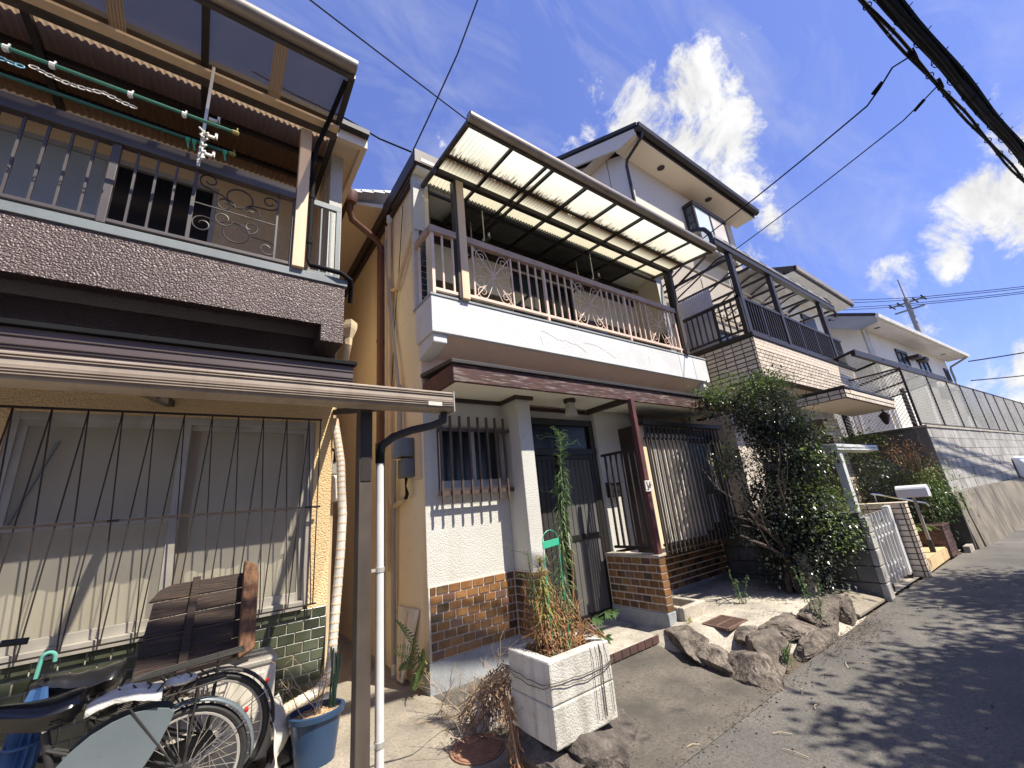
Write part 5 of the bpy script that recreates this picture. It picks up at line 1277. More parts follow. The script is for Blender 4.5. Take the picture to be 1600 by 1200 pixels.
def rock(name, label, c, size, rz=0., seed=0, rough=.32, m=None, group=None, parent=None, flat=.0):
    bm = bmesh.new(); bmesh.ops.create_icosphere(bm, subdivisions=5, radius=1)
    M_ = Matrix.Rotation(rz, 3, 'Z'); rs = random.Random(seed*13+1)
    cuts = [(Vector((rs.gauss(0, 1), rs.gauss(0, 1), rs.gauss(.25, .9))).normalized(), rs.uniform(.62, .88)) for _ in range(10)]
    for v in bm.verts:
        p = v.co.copy(); d = 1 + rough*mnoise.noise(p*1.1 + Vector((seed*7.1, 0, 0))) + rough*.5*mnoise.noise(p*2.6 + Vector((0, seed*3.3, 0))) + rough*.18*mnoise.noise(p*7 + Vector((0, 0, seed))) 
        q = p*1.12
        for nrm, dd in cuts:
            e = q.dot(nrm)-dd
            if e > 0: q = q - nrm*e*.97
        q = q*(1+(d-1)*.30 + .035*mnoise.noise(p*9+Vector((seed, 0, 0))) + .018*mnoise.noise(p*21+Vector((0, seed, 0))))
        q = q*1.22
        q = Vector((q.x*size[0], q.y*size[1], q.z*size[2])); v.co = M_ @ q + Vector(c)
        if v.co.z < -.03: v.co.z = -.03
    me = bpy.data.meshes.new(name); bm.to_mesh(me); bm.free(); me.materials.append(m or M_rock)
    me.polygons.foreach_set('use_smooth', [True]*len(me.polygons))
    try: me.set_sharp_from_angle(angle=math.radians(28))
    except Exception: pass
    o = bpy.data.objects.new(name, me); C.objects.link(o); adopt(o, parent)
    return tag(o, label, 'rock' if label else None, group)
rock('rock_base', None, (1.93, 2.16, .08), (.27, .24, .16), .1, 3, .35, m=M_rockd, parent=pb)
rock('rock_base', None, (1.70, 2.18, .09), (.17, .24, .14), .0, 31, .25, m=M_rockd, parent=pb)
GR = 'rocks edging the front yard'
rk = [((3.90, 2.74, .05), (.42, .16, .14), .90, 1, 'long dark rock lying against the foot of the tiled porch wall'),
      ((3.66, 2.34, .04), (.25, .15, .13), .95, 2, 'low rock between the long dark rock and the upright slab rock'),
      ((3.62, 2.02, .03), (.24, .13, .16), 1.0, 6, 'upright slab rock at the corner nearest the drive'),
      ((3.98, 2.02, .06), (.36, .15, .16), .12, 7, 'broad split rock beside a weed at the road edge'),
      ((4.66, 2.12, .08), (.34, .17, .13), .1, 9, 'flat topped brown rock behind the pale concrete lump'),
      ((4.60, 1.91, .01), (.36, .10, .10), .04, 11, 'pale low lump of rock at the asphalt edge'),
      ((5.18, 2.02, .07), (.34, .16, .20), .15, 13, 'tall grey rock under the bush, left of the narrow one'),
      ((5.56, 1.96, .08), (.18, .12, .19), .6, 15, 'narrow upright rock next to the sloping concrete slab'),
      ((5.98, 2.36, .10), (.24, .14, .12), .3, 17, 'small rock half hidden under the bush foliage'),
      ((4.28, 2.28, .07), (.24, .12, .10), .3, 19, 'small rock behind the broad split rock')]
for c, s_, rz_, sd, lb_ in rk: rock('rock', lb_, (c[0], c[1]+.03, c[2]*.8), (s_[0], s_[1], s_[2]*.80), rz_, sd, .34, group=GR)

def leafmesh(b, p, d, up, ln, w, fold=.25, curl=0.):
    d = Vector(d).normalized(); s_ = d.cross(Vector(up))
    if s_.length < 1e-4: s_ = d.orthogonal()
    s_.normalize(); n_ = s_.cross(d)
    p = Vector(p); m = p + d*ln*.5 + n_*(curl*ln*.2); e = p + d*ln - n_*(curl*ln)
    n = len(b.v)
    b.v += [tuple(p), tuple(m + s_*w*.5 + n_*w*fold), tuple(e), tuple(m - s_*w*.5 + n_*w*fold), tuple(m)]
    b.f += [(n, n+4, n+1), (n+4, n+2, n+1), (n, n+3, n+4), (n+3, n+2, n+4)]
def rv(): 
    v = Vector((R.gauss(0, 1), R.gauss(0, 1), R.gauss(0, 1))); return v.normalized()

def tall_weed(label, base, top, n_leaf, m_top, dry_frac, nb=0, ll=.085, name='tall_weed', group=None):
    t_ = thing(name, label, 'weed', base, group)
    base, top = Vector(base), Vector(top); mid = base.lerp(top, .55)+Vector((R.uniform(-.02, .03), R.uniform(-.02, .02), 0))
    def P(t): return base*(1-t)**2 + mid*2*t*(1-t) + top*t*t
    MB().tube([P(k/14) for k in range(15)], [.007*(1-.7*k/14) for k in range(15)], n=6).build('stem', M_weed if dry_frac < .6 else M_straw, t_, smooth=True)
    g, d_ = MB(), MB()
    for k in range(n_leaf):
        t = .03+.97*(k/n_leaf)**.9; p = P(t); a = k*2.4 + R.uniform(-.3, .3)
        dr = Vector((math.cos(a), math.sin(a), R.uniform(-.75, .25) if t < .8 else R.uniform(.2, 1.1)))
        dry = t < dry_frac + R.gauss(0, .06)
        l_ = ll*(1.15-.55*t)*R.uniform(.75, 1.25)
        leafmesh(d_ if dry else g, p, dr if not dry else dr+Vector((0, 0, -.8)), (0, 0, 1), l_*(.8 if dry else 1), l_*.085, .15, R.uniform(.1, .5))
    for k in range(nb):
        t = R.choice([R.uniform(.64, .72), R.uniform(.88, .98)]); p = P(t); a = R.uniform(0, 6.28)
        pts = [p+Vector((math.cos(a)*.17*u, math.sin(a)*.17*u, .10*u-.09*u*u*R.uniform(.4, 1.1))) for u in (0, .3, .6, .85, 1)]
        g.tube(pts, [.0022, .002, .0018, .0014, .001], n=4)
        for u in range(26):
            q = pts[0].lerp(pts[-1], u/26)+Vector((0, 0, .03*math.sin(PI*u/26))); leafmesh(g, q, rv()+Vector((math.cos(a), math.sin(a), .3)), (0, 0, 1), .016, .0028, .1)
    if g.v: g.build('foliage', m_top, t_, kind='stuff')
    if d_.v: d_.build('dry_foliage', M_straw, t_, kind='stuff')
    return t_
tall_weed('tallest green weed in the white planter, reaching above the door rail', (1.80, 2.15, .58), (2.0, 2.14, 1.90), 430, M_weed, .12, 14, ll=.105)
tall_weed('yellowing weed left of the tallest weed in the white planter', (1.72, 2.16, .58), (1.72, 2.18, 1.10), 420, M_ochre, .30, 3, ll=.10)
tall_weed('thin drooping green weed at the left edge of the white planter', (1.66, 2.2, .58), (1.655, 2.2, 1.15), 190, M_weed, .45, 2, ll=.06)
tall_weed('bare brown seed stalk at the right of the white planter', (1.90, 2.17, .58), (1.985, 2.15, 1.20), 320, M_straw, 2., 0, ll=.028)
# tangle of dry leaves on the planter soil
dryt = thing('dry_weeds', 'tangle of dead orange brown weeds filling the white planter top', 'weeds', (1.8, 2.18, .59))
b = MB()
for k in range(1500):
    x, y = R.uniform(1.64, 1.955), R.uniform(2.05, 2.31); t = R.random()**2.2; h = .60 + t*(.36 - 1.2*abs(x-1.79))
    leafmesh(b, (x, y, h), rv()+Vector((0, 0, -.3)), (0, 0, 1), R.uniform(.015, .05), R.uniform(.004, .010), .3, R.uniform(-.3, .6))
b.build('dead_leaves', M_straw, dryt, kind='stuff')
b = MB()
for k in range(60):
    x, y = R.uniform(1.66, 1.94), R.uniform(2.06, 2.3); b.tube([(x, y, .585), (x+R.uniform(-.05, .05), y+R.uniform(-.05, .05), .72), (x+R.uniform(-.1, .1), y+R.uniform(-.1, .1), .62+R.random()*.35)], .002, n=4)
for k in range(9): b.tube([(1.87+R.uniform(-.05, .05), 2.10, .60), (1.95, 2.06+R.uniform(-.03, .03), .66+.01*k), (2.02, 2.02+R.uniform(-.04, .02), .625)], .0035, n=4)
b.build('dead_stems', M_straw, dryt, kind='stuff')
ht = thing('plant_tag', 'bright green plastic strip clipped to a wire arch among the planter weeds', 'plant tag', (1.77, 2.1, .6))
MB().hexa([(1.70, 2.098, 1.160), (1.835, 2.098, 1.172), (1.835, 2.104, 1.172), (1.70, 2.104, 1.160)], [(1.70, 2.098, 1.202), (1.835, 2.098, 1.212), (1.835, 2.104, 1.212), (1.70, 2.104, 1.202)]).build('strip', M_tag, ht, bevel=.002)
MB().tube([(1.70, 2.1, .58), (1.70, 2.1, 1.2)] + arc((1.765, 2.1, 1.2), .065, PI, 0, 10) + [(1.83, 2.1, .58)], .0025, n=5).build('wire_arch', M_tag, ht)
vs_ = thing('vine_shoot', 'green lobed vine shoot hanging over the right rim of the white planter', 'vine', (2.05, 2.15, .6))
MB().tube([(1.95, 2.15, .59), (2.03, 2.16, .66), (2.12, 2.16, .69), (2.22, 2.15, .71), (2.29, 2.15, .69)], .003, n=5).tube([(1.98, 2.12, .60), (2.05, 2.10, .63), (2.07, 2.08, .60)], .003, n=5).build('stem', M_leafm, vs_)
for p in ((2.20, 2.14, .71), (2.27, 2.14, .70), (2.05, 2.08, .64), (2.09, 2.07, .60), (2.03, 2.09, .72), (2.13, 2.15, .68)):
    b = MB()
    for k in range(5): leafmesh(b, p, Vector((math.cos(-2.3+k*.62), -.5, math.sin(-2.3+k*.62))), (0, -1, 0), R.uniform(.045, .065), .022, .1)
    b.build('leaf', M_leafm, vs_)
# dead vines on the ground
dv = thing('dead_vine', 'heap of dead grey brown vine twigs between the tiled base and the white planter', 'vine', (1.75, 3.0, 0))
b = MB()
for k in range(34):
    x, y = R.uniform(1.5, 2.0), R.uniform(2.75, 3.45); twig(b, (x, y, .02), (R.uniform(-.6, .8), R.uniform(-1, .6), R.uniform(-.0, .6)), R.uniform(.18, .38), .0036, 2, .7)
for k in range(16): b.tube([(1.57+R.uniform(0, .03), 2.37, .5), (1.58+R.uniform(-.04, .05), 2.48+R.uniform(0, .05), .44+R.uniform(-.08, .05)), (1.62+R.uniform(-.1, .1), 2.72, .30+R.uniform(-.08, .08)), (1.68+R.uniform(-.2, .2), 3.05, .05+R.random()*.1)], .0035, n=4)
for v in range(len(b.v)):
    if b.v[v][2] < .008: b.v[v] = (b.v[v][0], b.v[v][1], .008+R.random()*.01)
b.build('twigs', M_twig, dv)
b = MB()
for k in range(800):
    t = R.random(); p = Vector((1.60+R.gauss(0, .07)+.12*t, 2.45+.55*t+R.gauss(0, .07), max(.02, .43-.40*t+R.gauss(0, .05))))
    leafmesh(b, p, rv()+Vector((0, 0, -.7)), (0, 0, 1), R.uniform(.02, .05), R.uniform(.008, .018), .4, R.uniform(-.2, .7))
b.build('dead_leaves', mat('dead vine leaf', (.30, .19, .115), (.19, .12, .075), rough=.9, vs=14), dv, kind='stuff')
hb_ = thing('dried_bunch', 'hanging bunch of dried orange leaves beside the manhole cover', 'dried plant', (1.52, 2.33, 0))
b = MB(); b.tube([(1.53, 2.36, .42), (1.50, 2.30, .30), (1.47, 2.22, .14), (1.46, 2.16, .02)], .004, n=5)
b.build('stem', M_twig, hb_)
b = MB()
for k in range(240):
    t = R.random(); p = Vector((1.53, 2.36, .38)).lerp(Vector((1.46, 2.17, .02)), t)+Vector((R.gauss(0, .014), R.gauss(0, .014), 0)); leafmesh(b, p, rv()*.5+Vector((0, 0, -1)), (0, 1, 0), R.uniform(.025, .05), .012, .4, .2)
b.build('leaves', M_straw, hb_, kind='stuff')
b = MB(); b.lathe((1.70, 2.90, .0), [(.062, 0), (.068, .06), (.055, .12), (.066, .18), (.045, .215), (.002, .20)], n=18, cap=False, sx=1.25, sy=.7)
b.v = [(x+.022*mnoise.noise((x*22, y*22, z*9)), y+.022*mnoise.noise((x*22+4, y*22, z*9)), z) for x, y, z in b.v]
tag(b.build('driftwood_stump', mat('bleached wood', (.50, .47, .42), (.24, .22, .19), rough=.9, vs=8, stretch=(5, 5, 1), bump=.8, bs=18, bstretch=(6, 6, 1)), smooth=True), 'bleached grey wood stump standing behind the manhole cover', 'stump')
# fern at the foot of the alley wall
fn = thing('fern', 'small fern growing at the foot of the alley wall corner', 'fern', (1.60, 3.80, 0))
for k, (dx, dy, dz, ln) in enumerate(((-.5, -.15, 1.3, .48), (-.5, -.9, .15, .28), (-.7, .5, .8, .26), (-.4, -.3, -.5, .2), (-.2, -.9, .7, .24), (-.8, -.2, .3, .22))):
    d = Vector((dx, dy, dz)).normalized(); b = MB(); p = Vector((1.615, 3.80, .24)); pts = [p.copy()]
    for i in range(13):
        d = (d+Vector((-.01, -.015, -.045))).normalized(); p = p+d*ln/13; pts.append(p.copy())
        s_ = d.cross(Vector((-1, -.4, .2))).normalized()
        for sg in (-1, 1): leafmesh(b, p, s_*sg+d*.35, (-1, -.3, .3), .075*math.sin(PI*(i+1.5)/15.), .017, .05, .1)
    b.tube(pts, .0022, n=4); b.build('frond', M_weed, fn)
b = MB()
for k in range(40): leafmesh(b, (1.60+R.gauss(0, .03), 3.72+R.gauss(0, .05), .2+R.gauss(0, .05)), rv(), (0, 0, 1), .035, .022, .1)
b.build('dry_frond', M_ochre, fn)
# yard weeds
def small_weed(label, x, y, z, h, n, m, spread=.05):
    t_ = thing('small_weed', label, 'weed', (x, y, z)); b = MB()
    for s_ in range(3):
        bx, by = x+R.gauss(0, spread*.4), y+R.gauss(0, spread*.4); tx, ty = bx+R.gauss(0, spread), by+R.gauss(0, spread); hh = h*R.uniform(.6, 1)
        b.tube([(bx, by, z), ((bx+tx)/2, (by+ty)/2, z+hh*.55), (tx, ty, z+hh)], .0035, n=4)
        for k in range(n):
            u = (k+1)/n; leafmesh(b, (bx+(tx-bx)*u, by+(ty-by)*u, z+hh*u), rv()+Vector((0, 0, .1)), (0, 0, 1), .07*(1.1-.5*u), .012, .1, .4)
    b.build('foliage', m, t_)
small_weed('slender weed standing in the yard behind the drain grate', 5.05, 2.75, .13, .36, 26, M_weed)
small_weed('grey green weed growing between the yard rocks', 4.92, 2.0, .05, .52, 40, M_weed, .07)
small_weed('small leafy weed under the broad split rock', 3.86, 1.90, .0, .17, 22, M_leafm, .06)
small_weed('tiny weed at the foot of the concrete basin', 4.12, 2.83, .05, .14, 10, M_ochre, .03)

# ------------------------------------------------------------------ third house: beige, tiled balcony, third storey
h3 = thing('tiled_house', 'beige three storey house with tile clad balcony, brown railings and arched clear canopy', 'house', (9.6, 4.5, 0))
# lower walls
fw = MB().box(7.0, 7.14, 3.30, 9.5, 0, 3.06).box(7.14, 9.3, 3.30, 3.42, 0, 3.06).box(10.08, 12.2, 3.30, 3.42, 0, 3.06).box(12.06, 12.2, 3.42, 9.5, 0, 3.06)
fw.build('wall', M_h3, h3)
# tile clad entrance wall with the dark doorway
Bx(9.55, 10.08, 2.74, 3.30, 0, 2.50).box(9.30, 9.55, 2.74, 3.30, 2.18, 2.50).build('entrance_wall', M_groutd, h3)
tB = tile_mesh('tile', M_tile_b, .144, .056); bud3 = [296]; rest3 = MB()
tile_wall(h3, (9.55, 2.738, .02), 0, .53, 38, [tB], (1,), .158, .066, .150, .058, budget=[50], rest=rest3)
tile_wall(h3, (9.30, 2.738, 2.19), 0, .25, 4, [tB], (1,), .158, .066, .150, .058, budget=[4], rest=rest3)
Bx(9.02, 9.548, 3.12, 3.16, .2, 2.2).build('front_door', M_bronze_dk, h3, bevel=.004)
Bx(9.12, 9.45, 3.112, 3.12, 1.2, 2.0).build('door_glass', M_glassd, h3)
# balcony box
bx = MB().box(7.02, 12.12, 2.66, 2.80, 3.06, 3.76).box(7.02, 7.16, 2.80, 4.39, 3.06, 3.76).box(11.98, 12.12, 2.80, 4.39, 3.06, 3.76)
bx.build('balcony_body', M_groutd, h3)
Bx(7.17, 11.97, 2.81, 4.39, 3.06, 3.2).build('balcony_floor', M_h3, h3)
tile_wall(h3, (7.016, 3.96, 3.072), -PI/2, 1.30, 9, [tB], (1,), .160, .0765, .144, .0645, bond=0, budget=bud3, rest=rest3)
tile_wall(h3, (7.022, 2.656, 3.072), 0, 5.08, 10, [tB], (1,), .160, .069, .152, .060, budget=bud3, rest=rest3)
Bx(6.98, 12.16, 2.62, 2.84, 3.762, 3.83).box(6.98, 7.18, 2.84, 4.39, 3.762, 3.83).build('balcony_cap', M_bronze_dk, h3, bevel=.004)
# railings: brown balusters
rr_ = MB().box(7.02, 12.06, 2.69, 2.75, 4.50, 4.555).box(7.05, 12.06, 2.70, 2.74, 3.90, 3.935).box(7.02, 7.08, 2.75, 4.2, 4.49, 4.54).box(7.03, 7.07, 2.75, 4.2, 3.90, 3.935)
r3 = rr_.build('balcony_rail', M_bronze_dk, h3, bevel=.004)
Bx(11.2, 12.0, 2.705, 2.735, 4.2, 4.22).build('cross_bar', M_bronze_dk, r3)
x = 7.14
k = 0
while x < 12.05:
    post = k % 8 == 7
    w = .026 if post else .011
    Bx(x-w, x+w, 2.72-.02, 2.72+.02, 3.83 if post else 3.935, 4.50).build('rail_post' if post else 'bar', M_bronze_dk, r3); x += .105; k += 1
for i in range(13):
    y = 2.86+i*.105; w = .026 if i % 6 == 3 else .011
    Bx(7.04, 7.06, y-w, y+w, 3.83 if w > .02 else 3.935, 4.49).build('bar', M_bronze_dk, r3)
Bx(7.02, 7.09, 2.69, 2.76, 3.83, 4.555).build('corner_post', M_bronze_dk, r3)
# upper storeys
up = MB().box(7.30, 12.3, 4.40, 10, 3.06, 9.25); up.build('upper_wall', M_h3s, h3)
MB().prism([(7.30, 4.40, 9.25), (7.30, 10, 9.25), (7.30, 7.2, 10.75)], (.12, 0, 0)).build('gable_wall', M_h3, h3)
Bx(7.296, 7.299, 4.41, 9.9, 6.6, 9.24).build('side_panel', M_h3, h3)
for y in (4.9, 5.8, 6.7): Bx(7.290, 7.297, y-.006, y+.006, 5.4, 9.5).build('panel_joint', M_groutd, h3)
sl = (10.95-9.30)/(7.2-3.75)
MB().prism([(6.92, 3.72, 9.28), (6.92, 7.2, 9.28+sl*3.48), (6.92, 7.2, 9.40+sl*3.48), (6.92, 3.72, 9.36)], (5.80, 0, 0)).build('roof', M_roofd, h3)
MB().prism([(6.92, 10.7, 9.28), (6.92, 7.2, 9.28+sl*3.48), (6.92, 7.2, 9.40+sl*3.48), (6.92, 10.7, 9.36)], (5.80, 0, 0)).build('roof', M_roofd, h3)
MB().prism([(6.95, 3.82, 9.12), (6.95, 4.30, 9.12), (6.95, 4.42, 9.20), (6.95, 7.2, 9.20+sl*2.78), (6.95, 7.2, 9.27+sl*3.38), (6.95, 3.82, 9.275)], (.06, 0, 0)).build('barge_board', M_h3, h3)
Bx(7.01, 12.66, 3.84, 4.398, 9.14, 9.18).build('eave_soffit', M_beige, h3)
Bx(7.01, 7.298, 4.398, 10, 9.5, 9.51).build('verge_soffit', M_beige, h3)
MB().prism([(6.96, 3.68, 9.24), (6.96, 3.66, 9.34), (6.96, 3.70, 9.36), (6.96, 3.80, 9.35), (6.96, 3.82, 9.22), (6.96, 3.76, 9.19)], (5.74, 0, 0)).build('gutter', M_bronze_dk, h3, bevel=.006)
Bx(6.98, 12.66, 3.822, 3.838, 9.13, 9.30).build('fascia', M_trim, h3)
for x in (8.35, 10.55): MB().lathe((x, 4.12, 9.125), [(.09, .012), (.09, .0), (.075, -.004), (.001, -.004)], n=18, cap=False).build('soffit_vent', M_trim, h3)
MB().tube([(7.12, 3.74, 9.22), (7.13, 3.78, 9.10), (7.24, 4.30, 8.98), (7.26, 4.36, 8.88), (7.27, 4.36, 6.9), (7.27, 4.36, 3.8)], .035, n=10).build('down_pipe', M_bronze_dk, h3, smooth=True)
MB().tube([(7.34, 4.37, 8.9), (7.34, 4.37, 3.8)], .028, n=8).build('conduit', M_h3, h3, smooth=True)
# corner bay window of the top storey
bw3 = MB().box(9.50, 11.25, 4.10, 4.39, 8.56, 8.66).box(9.50, 11.25, 4.10, 4.39, 7.20, 7.30).box(9.52, 9.60, 4.12, 4.18, 7.30, 8.56).box(11.15, 11.23, 4.12, 4.18, 7.30, 8.56).box(10.32, 10.40, 4.125, 4.165, 7.30, 8.56).box(9.52, 9.58, 4.33, 4.39, 7.30, 8.56)
w3 = bw3.build('bay_window', M_bronze_dk, h3, bevel=.006)
M_sk = mat('pale blind behind glass', (.55, .60, .62), (.48, .53, .55), rough=.12, vs=2, spec=.8)
Bx(9.60, 10.32, 4.14, 4.145, 7.30, 8.56).build('pane', M_sk, w3); Bx(10.40, 11.15, 4.14, 4.145, 7.30, 8.56).build('pane', mat('cream roller blind', (.60, .53, .45), rough=.35, vs=2), w3)
Bx(9.535, 9.54, 4.18, 4.33, 7.30, 8.56).build('pane', M_glassb, w3)
for k in range(4): Bx(9.53, 9.545, 4.18, 4.33, 7.55+k*.25, 7.575+k*.25).build('rail_reflection_bar', M_bronze_dk, w3)
# balcony window, ribbed screen panel and laundry things
b2 = MB().box(9.2, 11.0, 4.34, 4.40, 3.3, 3.36).box(9.2, 11.0, 4.34, 4.40, 5.05, 5.12).box(9.2, 9.27, 4.34, 4.40, 3.36, 5.05).box(10.93, 11.0, 4.34, 4.40, 3.36, 5.05).box(10.06, 10.13, 4.35, 4.40, 3.36, 5.05)
w2 = b2.build('balcony_window', M_bronze_dk, h3, bevel=.004)
Bx(9.27, 10.06, 4.37, 4.375, 3.36, 5.05).build('pane', M_glassb, w2); Bx(10.13, 10.93, 4.365, 4.37, 3.36, 5.05).build('pane', M_glassb, w2)
cp = corr(0, 1, 0, 1, lambda y: 0)
scp = MB()
for j in range(2):
    for i in range(161):
        y = 3.20+1.15*i/160; scp.v.append((7.17+.010*math.sin(i*.9), y, 3.85+1.12*j))
for i in range(160): scp.f.append((i, i+1, 161+i+1, 161+i))
scp.build('ribbed_screen', mat('pale lilac screen sheet', (.58, .55, .56), (.52, .49, .5), rough=.5, vs=2), h3, smooth=True)
# lower eave of the right wing
wg = MB().box(12.3, 15.3, 3.75, 9, 0, 6.62); wg.build('wing_wall', M_h4, h3)
Bx(11.6, 15.95, 3.02, 3.75, 6.50, 6.54).build('eave_soffit', M_white, h3)
MB().prism([(11.6, 2.98, 6.50), (11.6, 2.96, 6.66), (11.6, 5.5, 7.8), (11.6, 5.5, 7.6)], (4.4, 0, 0)).build('roof', M_roofd, h3)
Bx(11.6, 16.0, 2.94, 3.02, 6.54, 6.68).build('gutter', M_tube, h3, bevel=.01)
MB().lathe((13.3, 3.4, 6.495), [(.12, .004), (.12, -.004), (.001, -.004)], n=18, cap=False).build('soffit_vent', M_beige, h3)
b3 = MB().box(13.6, 14.6, 3.70, 3.75, 5.0, 6.1); b3.build('wing_window', M_bronze_dk, h3, bevel=.006)
# porch slab over the entrance
ps = Bx(8.05, 10.86, 1.98, 2.66, 2.60, 2.76); ps.build('porch_slab', M_h3, h3)
ps2 = Bx(8.03, 10.88, 1.962, 1.98, 2.60, 2.76).box(8.03, 8.05, 1.98, 2.66, 2.60, 2.76); ps2.build('grout_bed', M_groutd, h3)
tile_wall(h3, (8.04, 1.960, 2.612), 0, 2.84, 2, [tB], (1,), .16, .074, .152, .066, budget=[20], rest=rest3)
tile_wall(h3, (8.028, 2.65, 2.612), -PI/2, .68, 2, [tB], (1,), .16, .074, .152, .066, bond=0, budget=[12], rest=rest3)
Bx(8.0, 10.91, 1.935, 2.66, 2.765, 2.80).build('porch_cap', M_bronze_dk, h3, bevel=.004)
rest3.build('cladding_tile', M_tile_b, h3, kind='stuff')
# lantern under the slab
ln_ = thing('porch_lantern', 'black iron lantern hanging below the right end of the tiled porch slab', 'lantern', (10.55, 2.1, 2.4))
MB().tube([(10.55, 2.1, 2.60), (10.55, 2.1, 2.52)], .012, n=6).lathe((10.55, 2.1, 2.30), [(.02, 0), (.05, .05), (.085, .17), (.10, .18), (.02, .25)], n=8).build('frame', M_iron, ln_)
# arched clear canopy over the tiled balcony
c3 = thing('arched_canopy', 'brown framed canopy with clear arched sheets over the tiled balcony', 'canopy', (9.5, 2.8, 3.83))
for x in (7.14, 8.74, 11.35): Bx(x-.055, x+.055, 2.68, 2.76, 3.83, 5.42).build('post', M_bronze_dk, c3, bevel=.004)
Bx(6.62, 12.35, 2.66, 2.76, 5.40, 5.52).build('front_beam', M_bronze_dk, c3, bevel=.006)
Bx(6.62, 12.35, 2.645, 2.66, 5.515, 5.535).build('beam_lip', M_tube, c3)
AP = [(2.715, 5.50), (2.73, 5.66), (2.80, 5.80), (2.95, 5.90), (3.12, 5.935), (3.30, 5.93), (3.52, 5.86), (3.74, 5.76), (3.96, 5.67), (4.18, 5.59), (4.28, 5.55), (4.34, 5.52), (4.38, 5.50)]
def ap(t):
    return AP[int(round(t*12))]
def ap_old(t):          # arch in the depth direction: springs from the beam, rises, comes to the wall
    return (2.72+.06*0+1.60*t, 5.50 + .62*math.sin(PI*min(1, .12+t*.62)) - .23)
ars = [6.66+i*.712 for i in range(9)]
for x in ars:
    pts = [(x, ap(k/12)[0], ap(k/12)[1]) for k in range(13)]
    b = MB()
    for p, q in zip(pts, pts[1:]): b.bar(p, q, .038 if x in (ars[0], ars[-1]) else .022, .07 if x in (ars[0], ars[-1]) else .03)
    b.build('arch_rib', M_bronze_dk, c3)
    MB().bar((x, 2.76, 5.44), (x, 4.38, 5.44), .03, .05).build('tie', M_bronze_dk, c3)
for a, b_ in zip(ars, ars[1:]):
    s = MB()
    for k in range(13):
        y, z = ap(k/12); s.v += [(a+.01, y, z+.022), (b_-.01, y, z+.022)]
    for k in range(12): s.f.append((2*k, 2*k+1, 2*k+3, 2*k+2))
    s.build('clear_sheet', M_poly_c, c3, smooth=True)
for y in (3.4, 4.33): Bx(6.66, 12.35, y-.018, y+.018, 5.45, 5.485).build('purlin', M_tube, c3)
MB().tube([(12.36, 2.70, 5.42), (12.46, 2.70, 5.38), (12.48, 2.74, 5.28), (12.36, 2.78, 5.20), (12.20, 2.8, 5.18)], .03, n=8).build('drain_bend', M_bronze_dk, c3, smooth=True)
# drying rack with pegs
dk = thing('laundry_rack', 'hanging peg rack and wire on the tiled balcony under the arched canopy', 'laundry rack', (7.9, 3.4, 4.7))
MB().bar((7.45, 3.6, 4.78), (8.2, 3.1, 4.98), .04, .03).tube([(7.6, 3.5, 4.8), (7.6, 3.5, 5.45)], .008, n=5).tube([(8.1, 3.17, 4.95), (8.1, 3.17, 5.45)], .008, n=5).build('arm', M_bronze_dk, dk)
b = MB()
for k in range(40):
    t = R.random(); x, y = 7.45+.75*t, 3.6-.5*t; z = 4.76+.2*t-R.uniform(.04, .34); b.bar((x, y, z), (x+R.uniform(-.04, .04), y+R.uniform(-.03, .03), z-.06), .012)
b.build('pegs', M_pvct, dk)
# block wall between the two front yards, white gate, gate post wall
bl = thing('block_wall', 'low dark grey block wall dividing the yards behind the dark bush', 'block wall', (6.6, 2.8, 0))
for r in range(5):
    y = 1.86; k = 0
    while y < 3.6:
        ln = .395 if not (r % 2 and k == 0) else .195
        Bx(6.50, 6.62, y, min(3.6, y+ln)-.006, .005+r*.185, .182+r*.185).build('block', M_blockd if y > 1.9 or True else M_block, bl, bevel=.006)
        y += ln; k += 1
for r in range(5): Bx(6.612, 6.71, 3.606, 4.6, .005+r*.185, .182+r*.185).build('block', M_blockd, bl, bevel=.006)
Bx(6.49, 6.63, 1.85, 3.6, .93, .985).build('coping', M_blockd, bl, bevel=.006)
for r in range(5): Bx(6.485, 6.655, 1.79, 1.855, .005+r*.185, .18+r*.185).build('end_block', M_block, bl, bevel=.008)
# front block pieces seen at the foot of the bush and the sloped kerb end
kb = thing('concrete_post', 'short leaning concrete post in front of the block wall by the gate', 'post', (5.75, 2.1, 0))
MB().hexa([(5.83, 2.28, 0), (5.95, 2.28, 0), (5.95, 2.42, 0), (5.83, 2.42, 0)], [(5.80, 2.29, .58), (5.90, 2.29, .58), (5.90, 2.40, .58), (5.80, 2.40, .58)]).build('post', M_conc, kb, bevel=.012)
gt = thing('accordion_gate', 'white folding accordion gate closed across the tiled entrance', 'gate', (7.3, 1.92, 0))
for i in range(9):
    x = 6.68+i*.152
    for dx in (0, .076): Bx(x+dx-.010, x+dx+.010, 1.895+.03*(dx > 0), 1.925+.03*(dx > 0), .06, .92 - .06*(dx > 0)).build('slat', M_white, gt, bevel=.003)
for z0, z1 in ((.16, .27), (.62, .73)):
    lk = MB()
    for i in range(8):
        x = 6.70+i*.152; lk.bar((x, 1.935, z0), (x+.152, 1.935, z1), .012, .006, up=(0, 1, 0)).bar((x, 1.93, z1), (x+.152, 1.93, z0), .012, .006, up=(0, 1, 0))
        for z in (z0, z1): lk.box(x-.018, x+.07, 1.90, 1.945, z-.014, z+.014)
    lk.build('link', M_white, gt)
Bx(7.90, 8.03, 1.88, 1.96, .05, .96).build('end_post', M_white, gt, bevel=.012); Bx(6.63, 6.66, 1.89, 1.95, .0, .98).build('end_post', M_white, gt, bevel=.006)
Bx(8.035, 8.05, 1.86, 1.885, .62, .76).build('handle', M_alu, gt, bevel=.004)
Bx(6.78, 6.84, 1.885, 1.892, .80, .87).build('red_tag', M_redl, gt)
